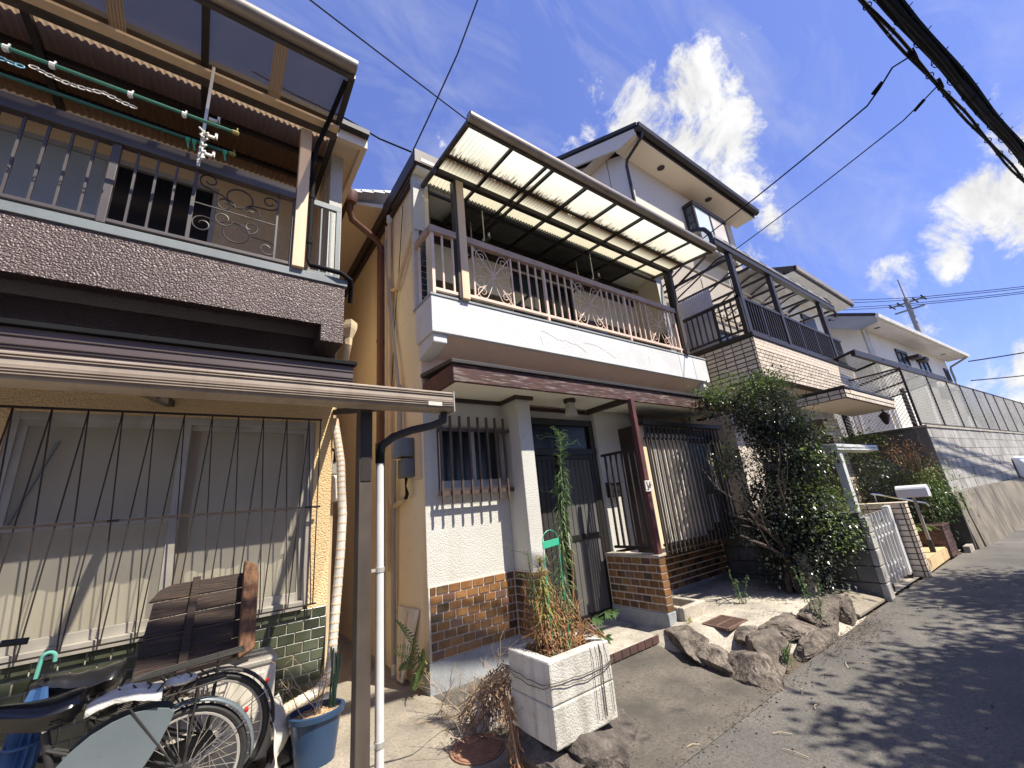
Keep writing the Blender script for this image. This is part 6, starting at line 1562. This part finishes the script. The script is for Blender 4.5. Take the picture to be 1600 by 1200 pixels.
for x in (7.05, 7.97): MB().lathe((x, 1.90, .035), [(.034, -.02), (.034, .02)], n=14, axis='Y').box(x-.02, x+.02, 1.88, 1.94, .03, .08).build('wheel', M_black, gt)
gp = thing('gate_frame', 'white metal post with a level beam standing over the folding gate', 'gate frame', (6.86, 1.95, 0))
Bx(6.80, 6.91, 1.93, 2.02, 0, 1.75).build('post', M_white, gp, bevel=.006)
MB().prism([(6.68, 1.90, 1.76), (6.68, 1.90, 1.84), (6.68, 2.06, 1.86), (6.68, 2.08, 1.75)], (1.80, 0, 0)).build('beam', M_white, gp, bevel=.004)
Bx(6.70, 8.47, 1.892, 1.90, 1.795, 1.805).build('groove', M_pole, gp)
MB().tube([(6.70, 1.96, 1.745), (6.74, 1.96, 1.66), (6.80, 1.97, 1.60)], .012, n=6).build('bracket', M_black, gp)
gw = thing('gate_wall', 'beige tiled gate wall with dark joints at the right of the folding gate', 'gate wall', (8.15, 2.1, 0))
Bx(8.07, 8.21, 1.735, 2.75, 0, .975).build('core', M_groutd, gw)
tC = tile_mesh('tile', M_tile_b, .180, .062)
tile_wall(gw, (8.066, 2.74, .01), -PI/2, 1.0, 13, [tC], (1,), .195, .0755, .180, .062, bond=0)
tile_wall(gw, (8.072, 1.732, .01), 0, .135, 13, [tC], (1,), .20, .0755, .180, .062, bond=0)
Bx(8.05, 8.225, 1.715, 2.75, .977, .992).build('coping', M_tile_b, gw, bevel=.003)
sp_ = thing('entrance_steps', 'yellow beige tiled entrance steps beside the gate wall', 'steps', (9.3, 2.1, 0))
Bx(8.23, 9.90, 1.80, 2.9, 0, .155).build('step', M_groutd, sp_); Bx(8.60, 9.90, 2.25, 2.9, .155, .42).build('step', M_groutd, sp_)
M_st = mat('yellow beige step tile', (.62, .46, .25), (.55, .40, .22), rough=.5, vs=8, rnd=.1, per=True)
ste = bpy.data.meshes.new('step_tile'); b = Bx(0, .143, 0, .143, 0, .012); ste.from_pydata(b.v, [], b.f); ste.materials.append(M_st)
for i in range(11):
    for j in range(3): inst(ste, 'step_tile', (8.235+i*.15, 1.80+j*.15, .156), parent=sp_)
    inst(ste, 'step_tile', (8.235+i*.15, 1.80, .006), rot=(PI/2, 0, 0), parent=sp_)
for i in range(8):
    inst(ste, 'step_tile', (8.605+i*.16, 2.25, .168), (1, 1.7, 1), rot=(PI/2, 0, 0), parent=sp_); inst(ste, 'step_tile', (8.605+i*.16, 2.25, .421), parent=sp_)
bp_ = thing('brick_planter', 'dark maroon brick planter pier at the right end of the steps', 'planter', (10.15, 2.0, 0))
Bx(9.905, 10.45, 1.765, 2.5, 0, .47).build('core', M_groutd, bp_)
tP = tile_mesh('brick', M_tile_p, .20, .058)
tile_wall(bp_, (9.906, 1.762, .008), 0, .54, 7, [tP], (1,), .21, .067, .20, .058, name='brick')
tile_wall(bp_, (9.902, 2.48, .008), -PI/2, .71, 7, [tP], (1,), .21, .067, .20, .058, name='brick')
Bx(9.89, 10.465, 1.745, 2.5, .472, .50).build('coping', M_tile_p, bp_, bevel=.004)
mb_ = thing('pole_mailbox', 'white mailbox with rounded top on a thin pole by the tiled steps', 'mailbox', (9.25, 1.85, .16))
b = MB(); n = 10
prof = [(0, .0), (.20, .0), (.20, .10)] + [(.10+.10*math.cos(k/n*PI), .10+.085*math.sin(k/n*PI)) for k in range(n+1)]
b.prism([(9.15+p[0], 1.64, 1.0+p[1]) for p in prof], (0, .38, 0)).build('box', M_van, mb_, bevel=.004)
MB().tube([(9.25, 1.84, 1.0), (9.25, 1.84, .16)], .022, n=8).build('pole', M_pole, mb_, smooth=True); Bx(9.22, 9.28, 1.81, 1.87, .155, .35).build('base', M_black, mb_)
hr_ = thing('hand_rail', 'thin metal hand rail sloping down beside the pole mailbox', 'hand rail', (9.4, 2.0, .42))
MB().tube([(8.9, 2.28, 1.10), (9.0, 2.22, 1.08), (9.75, 1.82, .87), (9.80, 1.80, .82)], .014, n=8).tube([(8.98, 2.26, 1.09), (8.98, 2.26, .43)], .012, n=6).build('rail', M_chrome, hr_, smooth=True)
# ------------------------------------------------------------------ stained retaining wall, fence and the house above it
rw = thing('retaining_wall', 'tall grey block retaining wall on a stained concrete footing along the right side', 'retaining wall', tuple(L(6, .2, 0)))
def Q(s0, s1, t0, t1, z0, z1, t2=None, t3=None):     # block in the street frame; t2/t3 let the face lean
    t2 = t0 if t2 is None else t2; t3 = t1 if t3 is None else t3
    return [L(s0, t0, z0), L(s1, t0, z0), L(s1, t1, z0), L(s0, t1, z0)], [L(s0, t2, z1), L(s1, t2, z1), L(s1, t3, z1), L(s0, t3, z1)]
MB().hexa(*Q(.42, 60, -.06, .30, -.05, .955, .04, .30)).hexa(*Q(.05, .40, -.03, .25, -.05, .96, .04, .25)).build('footing', M_retain, rw)
MB().hexa(*Q(.40, .43, .0, .25, -.05, .94)).hexa(*Q(-.02, .05, .0, .35, 0, .9)).build('joint', M_crack, rw)
bk_n = 0
cm = {}
Bk = MB()
for r in range(6):
    s = .30 - (r % 2)*.2; z0 = .962+r*.205
    while s < 26:
        e = s+.395; s0 = max(s, .30); j = R.uniform(-.004, .004)
        m_ = MB() if s0 < 15 else Bk
        m_.hexa(*Q(s0+.004, e-.004, .10+j, .27, z0, z0+.197))
        if s0 < 15: m_.build('block', M_block, rw)
        s = e
Bk.build('block_course', M_block, rw, kind='stuff')
MB().hexa(*Q(.30, 26, .118, .26, .955, 2.19)).build('mortar', M_retain, rw)
MB().hexa(*Q(.26, 26, .08, .30, 2.192, 2.235)).build('coping', M_conc, rw)
# return of the wall toward the houses
MB().hexa(*Q(.30, .55, .272, 5.5, 0, 2.19)).build('return_wall', M_blockd, rw)
MB().hexa(*Q(.26, .60, .302, 5.5, 2.192, 2.235)).build('coping', M_blockd, rw)
Bx(10.5, 11.25, 1.62, 1.70, 0, .10).build('kerb', M_conc, kind='structure')
MB().hexa(*Q(.6, 60, .305, 30, 0, 2.15)).build('terrace_ground', M_soil, kind='structure')
fc = thing('chain_link_fence', 'dark chain link fence with posts on top of the retaining wall', 'fence', tuple(L(6, .2, 2.235)))
posts = [.45, 2.15, 3.75, 4.97, 6.4, 7.7, 8.9, 10.4, 12, 13.6, 15.2]
for s in posts: MB().tube([L(s, .2, 2.235), L(s, .2, 3.46)], .022, n=8).build('fence_post', M_bronze_dk, fc, smooth=True)
MB().tube([L(.45, .2, 3.45), L(15.2, .2, 3.45)], .018, n=6).tube([L(.45, .2, 2.29), L(15.2, .2, 2.29)], .014, n=6).tube([L(.45, .2, 3.45), L(.45, 4.0, 3.45)], .018, n=6).build('top_rail', M_bronze_dk, fc)
for t in (1.4, 2.7, 4.0): MB().tube([L(.45, t, 2.235), L(.45, t, 3.46)], .022, n=8).build('fence_post', M_bronze_dk, fc, smooth=True)
nt = MB(); H0, H1 = 2.29, 3.45; hh = H1-H0
def mesh_run(fn, length, step):
    k = -hh
    while k < length:
        for sg in (1, -1):
            a, b_ = (k, H0), (k+hh, H1)
            a0 = max(a[0], 0); z_a = H0+(a0-k); b0 = min(k+hh, length); z_b = H0+(b0-k)
            if b0 > a0+.02:
                if sg < 0: z_a, z_b = H0+H1-z_a, H0+H1-z_b
                nt.tube([fn(a0, z_a), fn(b0, z_b)], .0042, n=3, caps=False)
        k += step
mesh_run(lambda s, z: L(.45+s, .2, z), 14.7, .075)
mesh_run(lambda s, z: L(.45, .2+s, z), 3.8, .075)
nt.build('wire_mesh', M_pole, fc, kind='stuff')
ns = thing('netting', 'green mesh sheets tied behind the chain link fence', 'netting', tuple(L(6, .3, 2.3)))
for a, b_ in ((.7, 2.05), (2.25, 3.65), (3.85, 4.9), (5.1, 6.3), (6.5, 7.6), (9.0, 10.3), (10.5, 11.9), (12.1, 13.5), (13.7, 15.1)):
    s = MB()
    for j in range(5):
        for i in range(9): s.v.append(tuple(L(a+(b_-a)*i/8, .26+.03*mnoise.noise((a+i*.6, j*.7, 0)), 2.32+(1.05+.05*math.sin(i))*j/4)))
    for j in range(4):
        for i in range(8): q = j*9+i; s.f.append((q, q+1, q+10, q+9))
    s.build('sheet', M_net, ns, smooth=True)
pc = thing('plastic_cover', 'crumpled pale plastic sheet heap behind the fence', 'plastic sheet', tuple(L(9.5, .9, 2.2)))
s = MB()
for j in range(9):
    for i in range(13): s.v.append(tuple(L(8.2+2.2*i/12, .7+.5*j/8, 2.2+.75*math.sin(PI*i/12)*math.sin(PI*j/8)+.12*mnoise.noise((i*.8, j*.8, 3)))))
for j in range(8):
    for i in range(12): q = j*13+i; s.f.append((q, q+1, q+14, q+13))
s.build('sheet', M_cloth, pc, smooth=True)
cab = thing('utility_cabinet', 'pale grey rounded cabinet standing on the footing ledge at the right edge', 'cabinet', tuple(L(7.6, -.0, .955)))
MB().prism([L(6.75, -.10, .957), L(6.75, .085, .957), L(6.75, .085, 1.52), L(6.75, .0, 1.50), L(6.75, -.10, 1.38)], U1*1.5).build('case', M_van, cab, bevel=.04, seg=3)
MB().prism([L(6.95, -.106, 1.0), L(8.0, -.106, 1.0), L(8.0, -.106, 1.34), L(6.95, -.106, 1.34)], N1*.01).build('door', M_pole, cab, bevel=.004)

h4 = thing('corner_house', 'cream two storey house with white eaves above the retaining wall at the right', 'house', tuple(L(13, 5, 2.15)))
H4S0, H4S1, H4T = 8.9, 20.4, 2.75
MB().hexa(*Q(H4S0, H4S1, H4T, 9, 2.15, 6.9)).build('wall', M_h4, h4)
MB().prism([L(H4S0, H4T, 6.9), L(H4S0, 9, 6.9), L(H4S0, 5.9, 8.5)], U1*.15).build('gable_wall', M_h4, h4)
ov = .55
MB().prism([L(8.2, 1.98, 6.93), L(8.2, 1.98, 7.03), L(8.2, 5.9, 8.85), L(8.2, 5.9, 8.7)], U1*12.9).build('roof', M_roofd, h4)
MB().prism([L(8.2, 9.8, 6.93), L(8.2, 9.8, 7.03), L(8.2, 5.9, 8.85), L(8.2, 5.9, 8.7)], U1*12.9).build('roof', M_roofd, h4)
MB().hexa(*Q(8.25, 21.0, 2.02, H4T, 6.84, 6.88)).build('eave_soffit', M_white, h4)
MB().prism([L(8.2, 1.92, 6.84), L(8.2, 1.90, 6.98), L(8.2, 2.0, 7.0), L(8.2, 2.02, 6.86)], U1*12.9).build('gutter', M_whited, h4)
MB().prism([L(8.22, 2.02, 6.70), L(8.22, 2.6, 6.62), L(8.22, 5.9, 8.35), L(8.22, 5.9, 8.68), L(8.22, 2.02, 6.93)], U1*.08).build('barge_board', M_pole, h4)
for s in (9.6, 18.5): MB().lathe(L(s, 2.4, 6.835), [(.10, .004), (.10, -.004), (.001, -.004)], n=16, cap=False).build('soffit_vent', M_trim, h4)
for s0, s1, z0, z1 in ((12.3, 13.7, 5.3, 6.45), (15.2, 16.7, 5.1, 6.4), (19.3, 20.0, 5.6, 6.3)):
    wf = MB().hexa(*Q(s0, s1, H4T-.06, H4T-.005, z1-.12, z1)).hexa(*Q(s0, s1, H4T-.05, H4T-.005, z0, z0+.06)).hexa(*Q(s0, s0+.06, H4T-.05, H4T-.005, z0+.06, z1-.12)).hexa(*Q(s1-.06, s1, H4T-.05, H4T-.005, z0+.06, z1-.12)).hexa(*Q((s0+s1)/2-.04, (s0+s1)/2+.04, H4T-.05, H4T-.005, z0+.06, z1-.12)).build('window', M_bronze_dk, h4)
    MB().hexa(*Q(s0+.06, s1-.06, H4T-.02, H4T-.012, z0+.06, z1-.12)).build('pane', M_glassd, wf)
for s in (13.9, 14.9): MB().hexa(*Q(s, s+.5, H4T-.35, H4T-.01, 6.15, 6.3)).build('vent_hood', M_trim, h4)
for s in (9.05, 9.3): MB().tube([L(s, H4T-.06, 6.8), L(s, H4T-.06, 2.2)], .05, n=8).build('down_pipe', M_whited, h4, smooth=True)
MB().tube([L(20.9, 2.0, 6.84), L(20.7, H4T-.08, 6.5), L(20.45, H4T-.08, 6.3), L(20.45, H4T-.08, 2.2)], .05, n=8).build('down_pipe', M_pole, h4, smooth=True)
MB().hexa(*Q(16.9, 19.0, H4T-.3, H4T-.01, 5.0, 5.1)).build('window_box', M_white, h4)
h5 = thing('solar_heater', 'solar water heater on the far roof behind the third house', 'solar heater', tuple(L(9, 8, 8)))
MB().prism([L(8.2, 6.4, 8.55), L(8.2, 7.6, 8.9), L(8.2, 7.6, 9.0), L(8.2, 6.4, 8.65)], U1*2.2).build('collector', M_glassb, h5)
c4 = thing('carport', 'dark framed carport roof with clear panels behind the corner of the chain link fence', 'carport', tuple(L(2, 1.5, 2.2)))
def C4(s, t, z): return L(s, t, z)
for t, z in ((.75, 3.95), (2.6, 3.62)): MB().bar(L(.1, t, z), L(7.0, t, z), .08, .12).build('beam', M_bronze_dk, c4)
for i in range(5): s = .1+i*1.7; MB().bar(L(s, .7, 3.99), L(s, 2.65, 3.65), .035, .05).build('rafter', M_bronze_dk, c4)
for i in range(7): s = .13+i*.985; MB().hexa([L(s, .7, 4.03), L(s+.93, .7, 4.03), L(s+.93, 2.65, 3.69), L(s, 2.65, 3.69)], [L(s, .7, 4.036), L(s+.93, .7, 4.036), L(s+.93, 2.65, 3.696), L(s, 2.65, 3.696)]).build('roof_panel', M_poly_c, c4)
for s in (.9, 5.8): MB().bar(L(s, 1.5, 2.15), L(s, 1.5, 3.8), .1).build('post', M_bronze_dk, c4)
yw = thing('yard_shed', 'weathered reflective storage shed wall behind the fence below the carport', 'shed', tuple(L(3.2, 2.6, 2.15)))
MB().hexa(*Q(1.4, 6.0, 2.7, 2.8, 2.15, 3.6)).build('wall', mat('pale orange shed sheet', (.50, .38, .30), (.36, .28, .24), rough=.35, metal=.2, vs=2, streak=.5, scol=(.2, .17, .15), sscale=(3, 3, 3)), yw)
for k in range(12): MB().hexa(*Q(1.5+k*.37, 1.53+k*.37, 2.68, 2.7, 2.15, 3.6)).build('seam', M_pole, yw)

# ------------------------------------------------------------------ trees and bushes
def crown(b, ells, n, ln, w, droop=0., shell=.55, cl=.0, seed=0):
    """n leaves spread through a set of ellipsoids, bunched into sprays with gaps between."""
    vols = [e[1][0]*e[1][1]*e[1][2] for e in ells]
    nc = max(1, n//22)
    for _ in range(nc):
        (c, r) = R.choices(ells, vols)[0]
        d = rv(); q = (shell + (1-shell)*R.random())**.6 * (1+.22*mnoise.noise(Vector(c)*3+d*2.2)+.10*mnoise.noise(d*6+Vector(c)))
        p0 = Vector((c[0]+d.x*r[0]*q, c[1]+d.y*r[1]*q, c[2]+d.z*r[2]*q))
        if p0.z < .05: p0.z = .05+R.random()*.1
        out = (Vector((d.x, d.y, d.z*.6)) + Vector((0, 0, .35-droop))).normalized()
        m = R.randint(15, 30); spr = cl or ln*1.8
        for k in range(m):
            p = p0 + Vector((R.gauss(0, spr), R.gauss(0, spr), R.gauss(0, spr*.8)))
            leafmesh(b, p, out*1.0+rv()*.85, (0, 0, 1), ln*R.uniform(.55, 1.35), w*R.uniform(.7, 1.25), .12, .25)
def limbs(b, p, d, ln, r, depth):
    pts = [Vector(p)]; d = Vector(d).normalized()
    for k in range(5): d = (d+Vector((R.gauss(0, .13), R.gauss(0, .13), R.gauss(.03, .08)))).normalized(); pts.append(pts[-1]+d*ln/5)
    b.tube(pts, [r*(1-.45*k/5) for k in range(6)], n=7)
    if depth:
        for _ in range(3): limbs(b, pts[R.randint(2, 5)], (d+Vector((R.gauss(0, .6), R.gauss(0, .6), R.uniform(0, .5)))).normalized(), ln*.66, r*.5, depth-1)

t1 = thing('evergreen_bush', 'tall glossy dark green evergreen bush between the barred window and the tiled gate', 'bush', (5.85, 2.5, .1))
b = MB()
for k in range(4): limbs(b, (5.85+R.uniform(-.08, .08), 2.5+R.uniform(-.08, .08), .05), (R.uniform(-.15, .2), R.uniform(-.25, .1), 1), 1.1, .035, 2)
b.build('trunk', M_bark, t1, smooth=True)
E1 = [((6.08, 2.48, .5), (.38, .40, .42)), ((6.12, 2.50, 1.1), (.43, .46, .48)), ((6.36, 2.40, 1.8), (.43, .42, .50)), ((6.14, 2.50, 2.4), (.40, .42, .38)), ((5.92, 3.0, 2.6), (.26, .28, .18)), ((5.75, 2.82, 1.72), (.24, .24, .15)), ((6.36, 2.42, 2.75), (.20, .22, .22)), ((6.36, 2.2, .85), (.36, .32, .34)), ((5.85, 2.78, .85), (.22, .22, .15))]
E1Y = [((5.85, 3.0, 2.68), (.32, .32, .16)), ((6.0, 2.55, 2.72), (.5, .55, .2)), ((5.7, 2.85, 1.8), (.25, .25, .16)), ((6.4, 2.1, 1.9), (.4, .3, .4)), ((6.1, 2.05, 1.0), (.45, .3, .4))]
RT1 = [((5.5, -3.0, 4.3), (1.8, 1.5, 1.1)), ((8.8, -2.78, 4.5), (1.4, 1.45, 1.1)), ((6.3, -3.2, 3.7), (1.6, 1.2, .7)), ((7.2, -3.9, 4.2), (2.4, 1.15, 1.1)), ((6.8, -3.9, 5.2), (2.8, 1.3, .9))]
RT2 = [((14.2, -2.4, 7.2), (1.6, 1.0, .8))]
b = MB(); crown(b, E1, 34000, .054, .028, shell=.3)
b.build('crown', M_leaf, t1, kind='stuff')
b = MB(); crown(b, E1Y, 3200, .046, .022, shell=.6)
b.build('young_shoots', M_leafy, t1, kind='stuff')
t2 = thing('azalea_bush', 'small bright yellow green clipped bush behind the end of the block wall', 'bush', (7.3, 2.4, .5))
b = MB(); crown(b, [((7.35, 2.35, 1.03), (.34, .28, .16))], 1300, .032, .016, shell=.5)
b.build('foliage', M_leafy, t2, kind='stuff')
MB().tube([(7.35, 2.35, 0), (7.35, 2.35, .95)], .02, n=6).build('stem', M_bark, t2)
t3 = thing('camellia_bush', 'dark bushy shrub behind the gate wall below the chain link fence', 'bush', (9.9, 2.9, 0))
b = MB()
for k in range(3): limbs(b, (10.0, 2.8+R.uniform(-.2, .2), .1), (R.uniform(-.2, .2), R.uniform(-.2, .2), 1), .9, .03, 1)
b.build('trunk', M_bark, t3, smooth=True)
b = MB(); crown(b, [((10.2, 2.9, 1.45), (.75, .7, .65)), ((10.4, 2.35, 1.15), (.55, .5, .5)), ((9.9, 3.2, 1.6), (.6, .6, .5)), ((10.3, 2.6, .7), (.5, .5, .4))], 5200, .07, .032, shell=.4)
b.build('crown', M_leaf, t3, kind='stuff')
b = MB(); crown(b, [((10.2, 2.7, 2.0), (.5, .45, .25)), ((9.75, 2.9, 1.95), (.3, .3, .2))], 700, .075, .028, shell=.5)
b.build('young_shoots', M_leafy, t3, kind='stuff')
t4 = thing('nandina_bush', 'nandina shrub with orange red tips beside the end of the retaining wall', 'bush', (10.6, 2.0, .4))
b = MB()
for k in range(8): b.tube([(10.55+R.uniform(-.1, .1), 2.0+R.uniform(-.1, .1), .3), (10.55+R.uniform(-.3, .25), 2.0+R.uniform(-.25, .2), 1.7)], .009, n=5)
b.build('stems', M_twig, t4, kind='stuff')
b = MB(); crown(b, [((10.45, 2.0, 1.72), (.30, .28, .22)), ((10.5, 1.85, 1.5), (.3, .22, .22))], 900, .06, .015, droop=.5, shell=.4)
b.build('red_foliage', M_leafr, t4, kind='stuff')
b = MB(); crown(b, [((10.5, 1.85, 1.22), (.36, .26, .28)), ((10.55, 1.75, .95), (.30, .2, .2))], 1700, .075, .014, droop=.7, shell=.4)
b.build('green_foliage', M_leafy, t4, kind='stuff')
b = MB(); crown(b, [((10.45, 1.95, .85), (.4, .3, .35))], 900, .07, .02, droop=.5, shell=.4)
b.build('dark_foliage', M_leafm, t4, kind='stuff')
t5 = thing('grass_clump', 'arching striped grass clump by the maroon brick planter', 'grass clump', (9.85, 2.15, .42))
b = MB()
for k in range(46):
    a = R.uniform(0, 6.28); ln = R.uniform(.25, .5); dx, dy = math.cos(a), math.sin(a); pts = [Vector((9.8+R.gauss(0, .05), 2.15+R.gauss(0, .05), .43))]
    for u in range(1, 6): t = u/5; pts.append(pts[0]+Vector((dx*ln*t*.8, dy*ln*t*.8, ln*(.9*t-.85*t*t))))
    for p, q in zip(pts, pts[1:]):
        s_ = Vector((-dy, dx, 0))*.010; b.quad(p-s_, p+s_, q+s_*.8, q-s_*.8)
b.build('blades', M_leafy, t5, kind='stuff')
# trees on the far side of the road: their crowns throw the shade on the asphalt
def road_tree(label, base, ells, n, ln=.09, group=None, h=2.6, name='roadside_tree', m=M_leafm, r=.13):
    t_ = thing(name, label, 'tree', base, group)
    b = MB(); limbs(b, base, (.03, .05, 1), h, r, 2)
    b.build('trunk', M_bark, t_, smooth=True)
    b = MB(); crown(b, ells, n, ln, ln*.45, shell=.1, cl=.26); b.build('crown', m, t_, kind='stuff')
road_tree('broad leafy tree on the far side of the road', (6.6, -3.2, 0), RT1, 60000, ln=.13)
road_tree('sparse bare branched tree farther along the far side of the road', (14.0, -2.6, 0), RT2, 60, h=4.2, r=.07)
for i, (s, t, hgt) in enumerate(((30, 6.5, 5.2), (24, 3.4, 4.1), (42, 3.5, 5.0))):
    road_tree(('round leafy tree beyond the fence at the right edge', 'low green tree behind the far fence', 'distant tree at the end of the fence')[i], tuple(L(s, t, 2.1)),
              [(tuple(L(s, t, hgt-.6)), (1.9, 1.9, 1.1)), (tuple(L(s+1, t-.6, hgt-1.2)), (1.5, 1.4, .9))], 3500, .16, 'trees beyond the fence', 1.4, 'garden_tree')
# ------------------------------------------------------------------ utility pole and overhead lines
up_ = thing('utility_pole', 'concrete utility pole with crossarms and insulators behind the cream corner house', 'utility pole', (36, 4.08, 0))
MB().tube([(36, 4.08, 0), (36, 4.08, 12.2)], [.19, .13], n=12).tube([(36, 4.08, 12.2), (36, 4.08, 13.6)], .04, n=6).build('pole', M_pole, up_, smooth=True)
for z, w in ((11.9, .9), (11.4, .75)): MB().bar((36, 4.08-w, z), (36, 4.08+w, z), .09).build('crossarm', M_pole, up_)
for y in (-.8, -.4, .35, .75): MB().tube([(35.2, 4.08+y, 11.85), (36.8, 4.08+y, 11.95)], .04, n=6).build('insulator', M_wire, up_)
MB().bar((36, 4.08, 7.1), (36.1, 5.6, 7.25), .07).build('stay_arm', M_pole, up_)
def cable(label, runs, r, name='overhead_cable', group='overhead cables'):
    b = MB()
    for p, q, s in runs: b.tube(sag(p, q, s, 20), r, n=6)
    return tag(b.build(name, M_wire, smooth=True), label, 'cable', group)
for k, y in enumerate((-.75, -.35, .4, .8)):
    cable('thin line from the far utility pole across the right sky', [((36, 4.08+y, 11.95), (58, -16+y, 12.6), .5)], .022, 'power_line', 'thin lines right of the far utility pole')
    cable('thin line from the far utility pole leftwards behind the cream corner house', [((36, 4.08+y, 11.95), (14, 13+y, 11.4), .4)], .018, 'power_line', 'thin lines left of the far utility pole')
cable('lower service line from the cream corner house to the right edge', [(tuple(L(20.9, 2.0, 6.6)), (46, -8, 8.4), .2)], .03, 'service_line')
b = MB().tube(sag(tuple(L(20.9, 2.2, 5.6)), (46, -8, 6.6), .3), .025, n=6); tag(b.build('service_line', M_wire, smooth=True), 'service line with a black splice box right of the cream corner house', 'cable', 'overhead cables')
sb = sag(tuple(L(20.9, 2.2, 5.6)), (46, -8, 6.6), .3)[4]
tag(MB().tube([sb+Vector((-.6, .2, -.08)), sb+Vector((.6, -.2, -.06))], .10, n=8).build('splice_box', M_wire), 'black splice box hanging on the service line at the right', 'splice box')
# thick bundle over the road
def road_line(y0, z0, dy=-.125):
    return lambda x: Vector((x, y0+dy*(x-5), z0 - .0022*(x-5)*(22-x)*0 - .014*(x-5)))
mb1 = thing('cable_bundle', 'thick black bundle of communication cables with hanger hooks at the top right', 'cable', (5, -.1, 6))
for k, (dy, dz, r) in enumerate(((-.0, 0, .040), (-.055, .035, .032), (.04, .05, .028), (-.02, -.055, .026))):
    f = road_line(-.12+dy, 6.0+dz); MB().tube([f(x)+Vector((0, .012*math.sin(x*2.3+k), .012*math.cos(x*2.1+k))) for x in [-9+.35*i for i in range(130)]], r, n=7).build('cable', M_wire, mb1, smooth=True)
f = road_line(-.12, 6.0); b = MB()
for i in range(60):
    p = f(-2+i*.5); b.tube([p+Vector((0, .075*math.cos(t), .085*math.sin(t)+.01)) for t in [2*PI*j/10 for j in range(11)]]+[p+Vector((.02, -.10, .12))], .006, n=4)
b.build('hanger_hooks', M_wire, mb1, kind='stuff')
mb2 = thing('cable_pair', 'thinner black power cables with clamps running beside the thick bundle', 'cable', (5, .03, 6))
for k, (dy, dz) in enumerate(((0, 0), (.03, .035))):
    f = road_line(.0+dy, 6.03+dz, -.12); MB().tube([f(x)+Vector((0, .010*math.sin(x*3+k*3), .014*math.cos(x*3+k*3))) for x in [-9+.35*i for i in range(130)]], .016, n=6).build('cable', M_wire, mb2, smooth=True)
f = road_line(0, 6.03, -.12); b = MB()
for i in range(44): 
    p = f(-1+i*.55); b.tube([p+Vector((0, .035*math.cos(t)+.01, .04*math.sin(t)+.01)) for t in [2*PI*j/8 for j in range(9)]], .006, n=4)
for x in (6.15, 6.95):
    p = f(x); b.box(p.x-.05, p.x+.05, p.y-.03, p.y+.03, p.z-.05, p.z+.05)
b.build('clamps', M_wire, mb2)
p1, p2 = f(6.15), f(6.95)
def service(label, pts, r=.008, nm='service_line'): return tag(MB().tube(pts, r, n=6).build(nm, M_wire, smooth=True), label, 'cable')
service('service line dropping from the overhead cables to the arched canopy', [p1, p1+Vector((-.10, .18, -.06)), p1+Vector((-.02, .34, -.15))]+sag(p1+Vector((.05, .5, -.22)), (7.36, 4.36, 5.95), .06, 14), .010)
service('service line dropping from the overhead cables to the tiled balcony house', [p2, p2+Vector((.0, .2, -.1))]+sag(p2+Vector((.05, .4, -.16)), (7.9, 4.38, 5.6), .06, 14), .008)
for p, w_ in ((p1+Vector((-.03, .30, -.1)), 'upper'), (p2+Vector((.0, .16, -.08)), 'lower')): tag(MB().tube([p, p+Vector((.02, .12, -.06))], .02, n=6).build('line_anchor', M_wire), 'small black wire grip at the start of the %s service line under the overhead cables' % w_, 'wire grip', 'wire grips on the service lines')
# far side of the road: unseen house and wall added to cut skylight on the facades
oh = thing('skylight_blocker_house', 'plain beige two storey house added unseen across the road to block skylight', 'house', (-4, -8, 0))
Bx(-16, 3.2, -12, -5.2, 0, 5.6).build('wall', M_h3, oh)
MB().prism([(-16.5, -12.5, 5.6), (-16.5, -4.7, 5.6), (-16.5, -8.6, 7.4)], (20.2, 0, 0)).build('roof', M_roofd, oh)
ow = thing('skylight_blocker_wall', 'grey wall added unseen across the road to block skylight', 'wall', (12, -3.4, 0))
Bx(3.3, 30, -4.6, -4.4, 0, 1.9).build('wall', M_retain, ow)
Bx(3.3, 30, -4.66, -4.34, 1.9, 1.98).build('coping', M_conc, ow)


service('overhead wire crossing above the alley to the third house', sag((-4, 2.74, 7.0), (7.3, 4.69, 7.0), .1, 24), .009)
service('wire rising from the eave corner of the middle house', [(2.45, 1.3, 9.2), (2.2, 1.95, 8.1), (1.98, 2.5, 7.1), (1.82, 2.85, 6.4), (1.64, 3.18, 5.8), (1.49, 3.40, 5.33)], .008)
service('wire slanting from the left eave to the corner of the middle house', [(-.07, 5.6, 8.0), (.43, 4.86, 7.06), (.933, 4.13, 6.2), (1.22, 3.72, 5.65), (1.47, 3.40, 5.30)], .010)
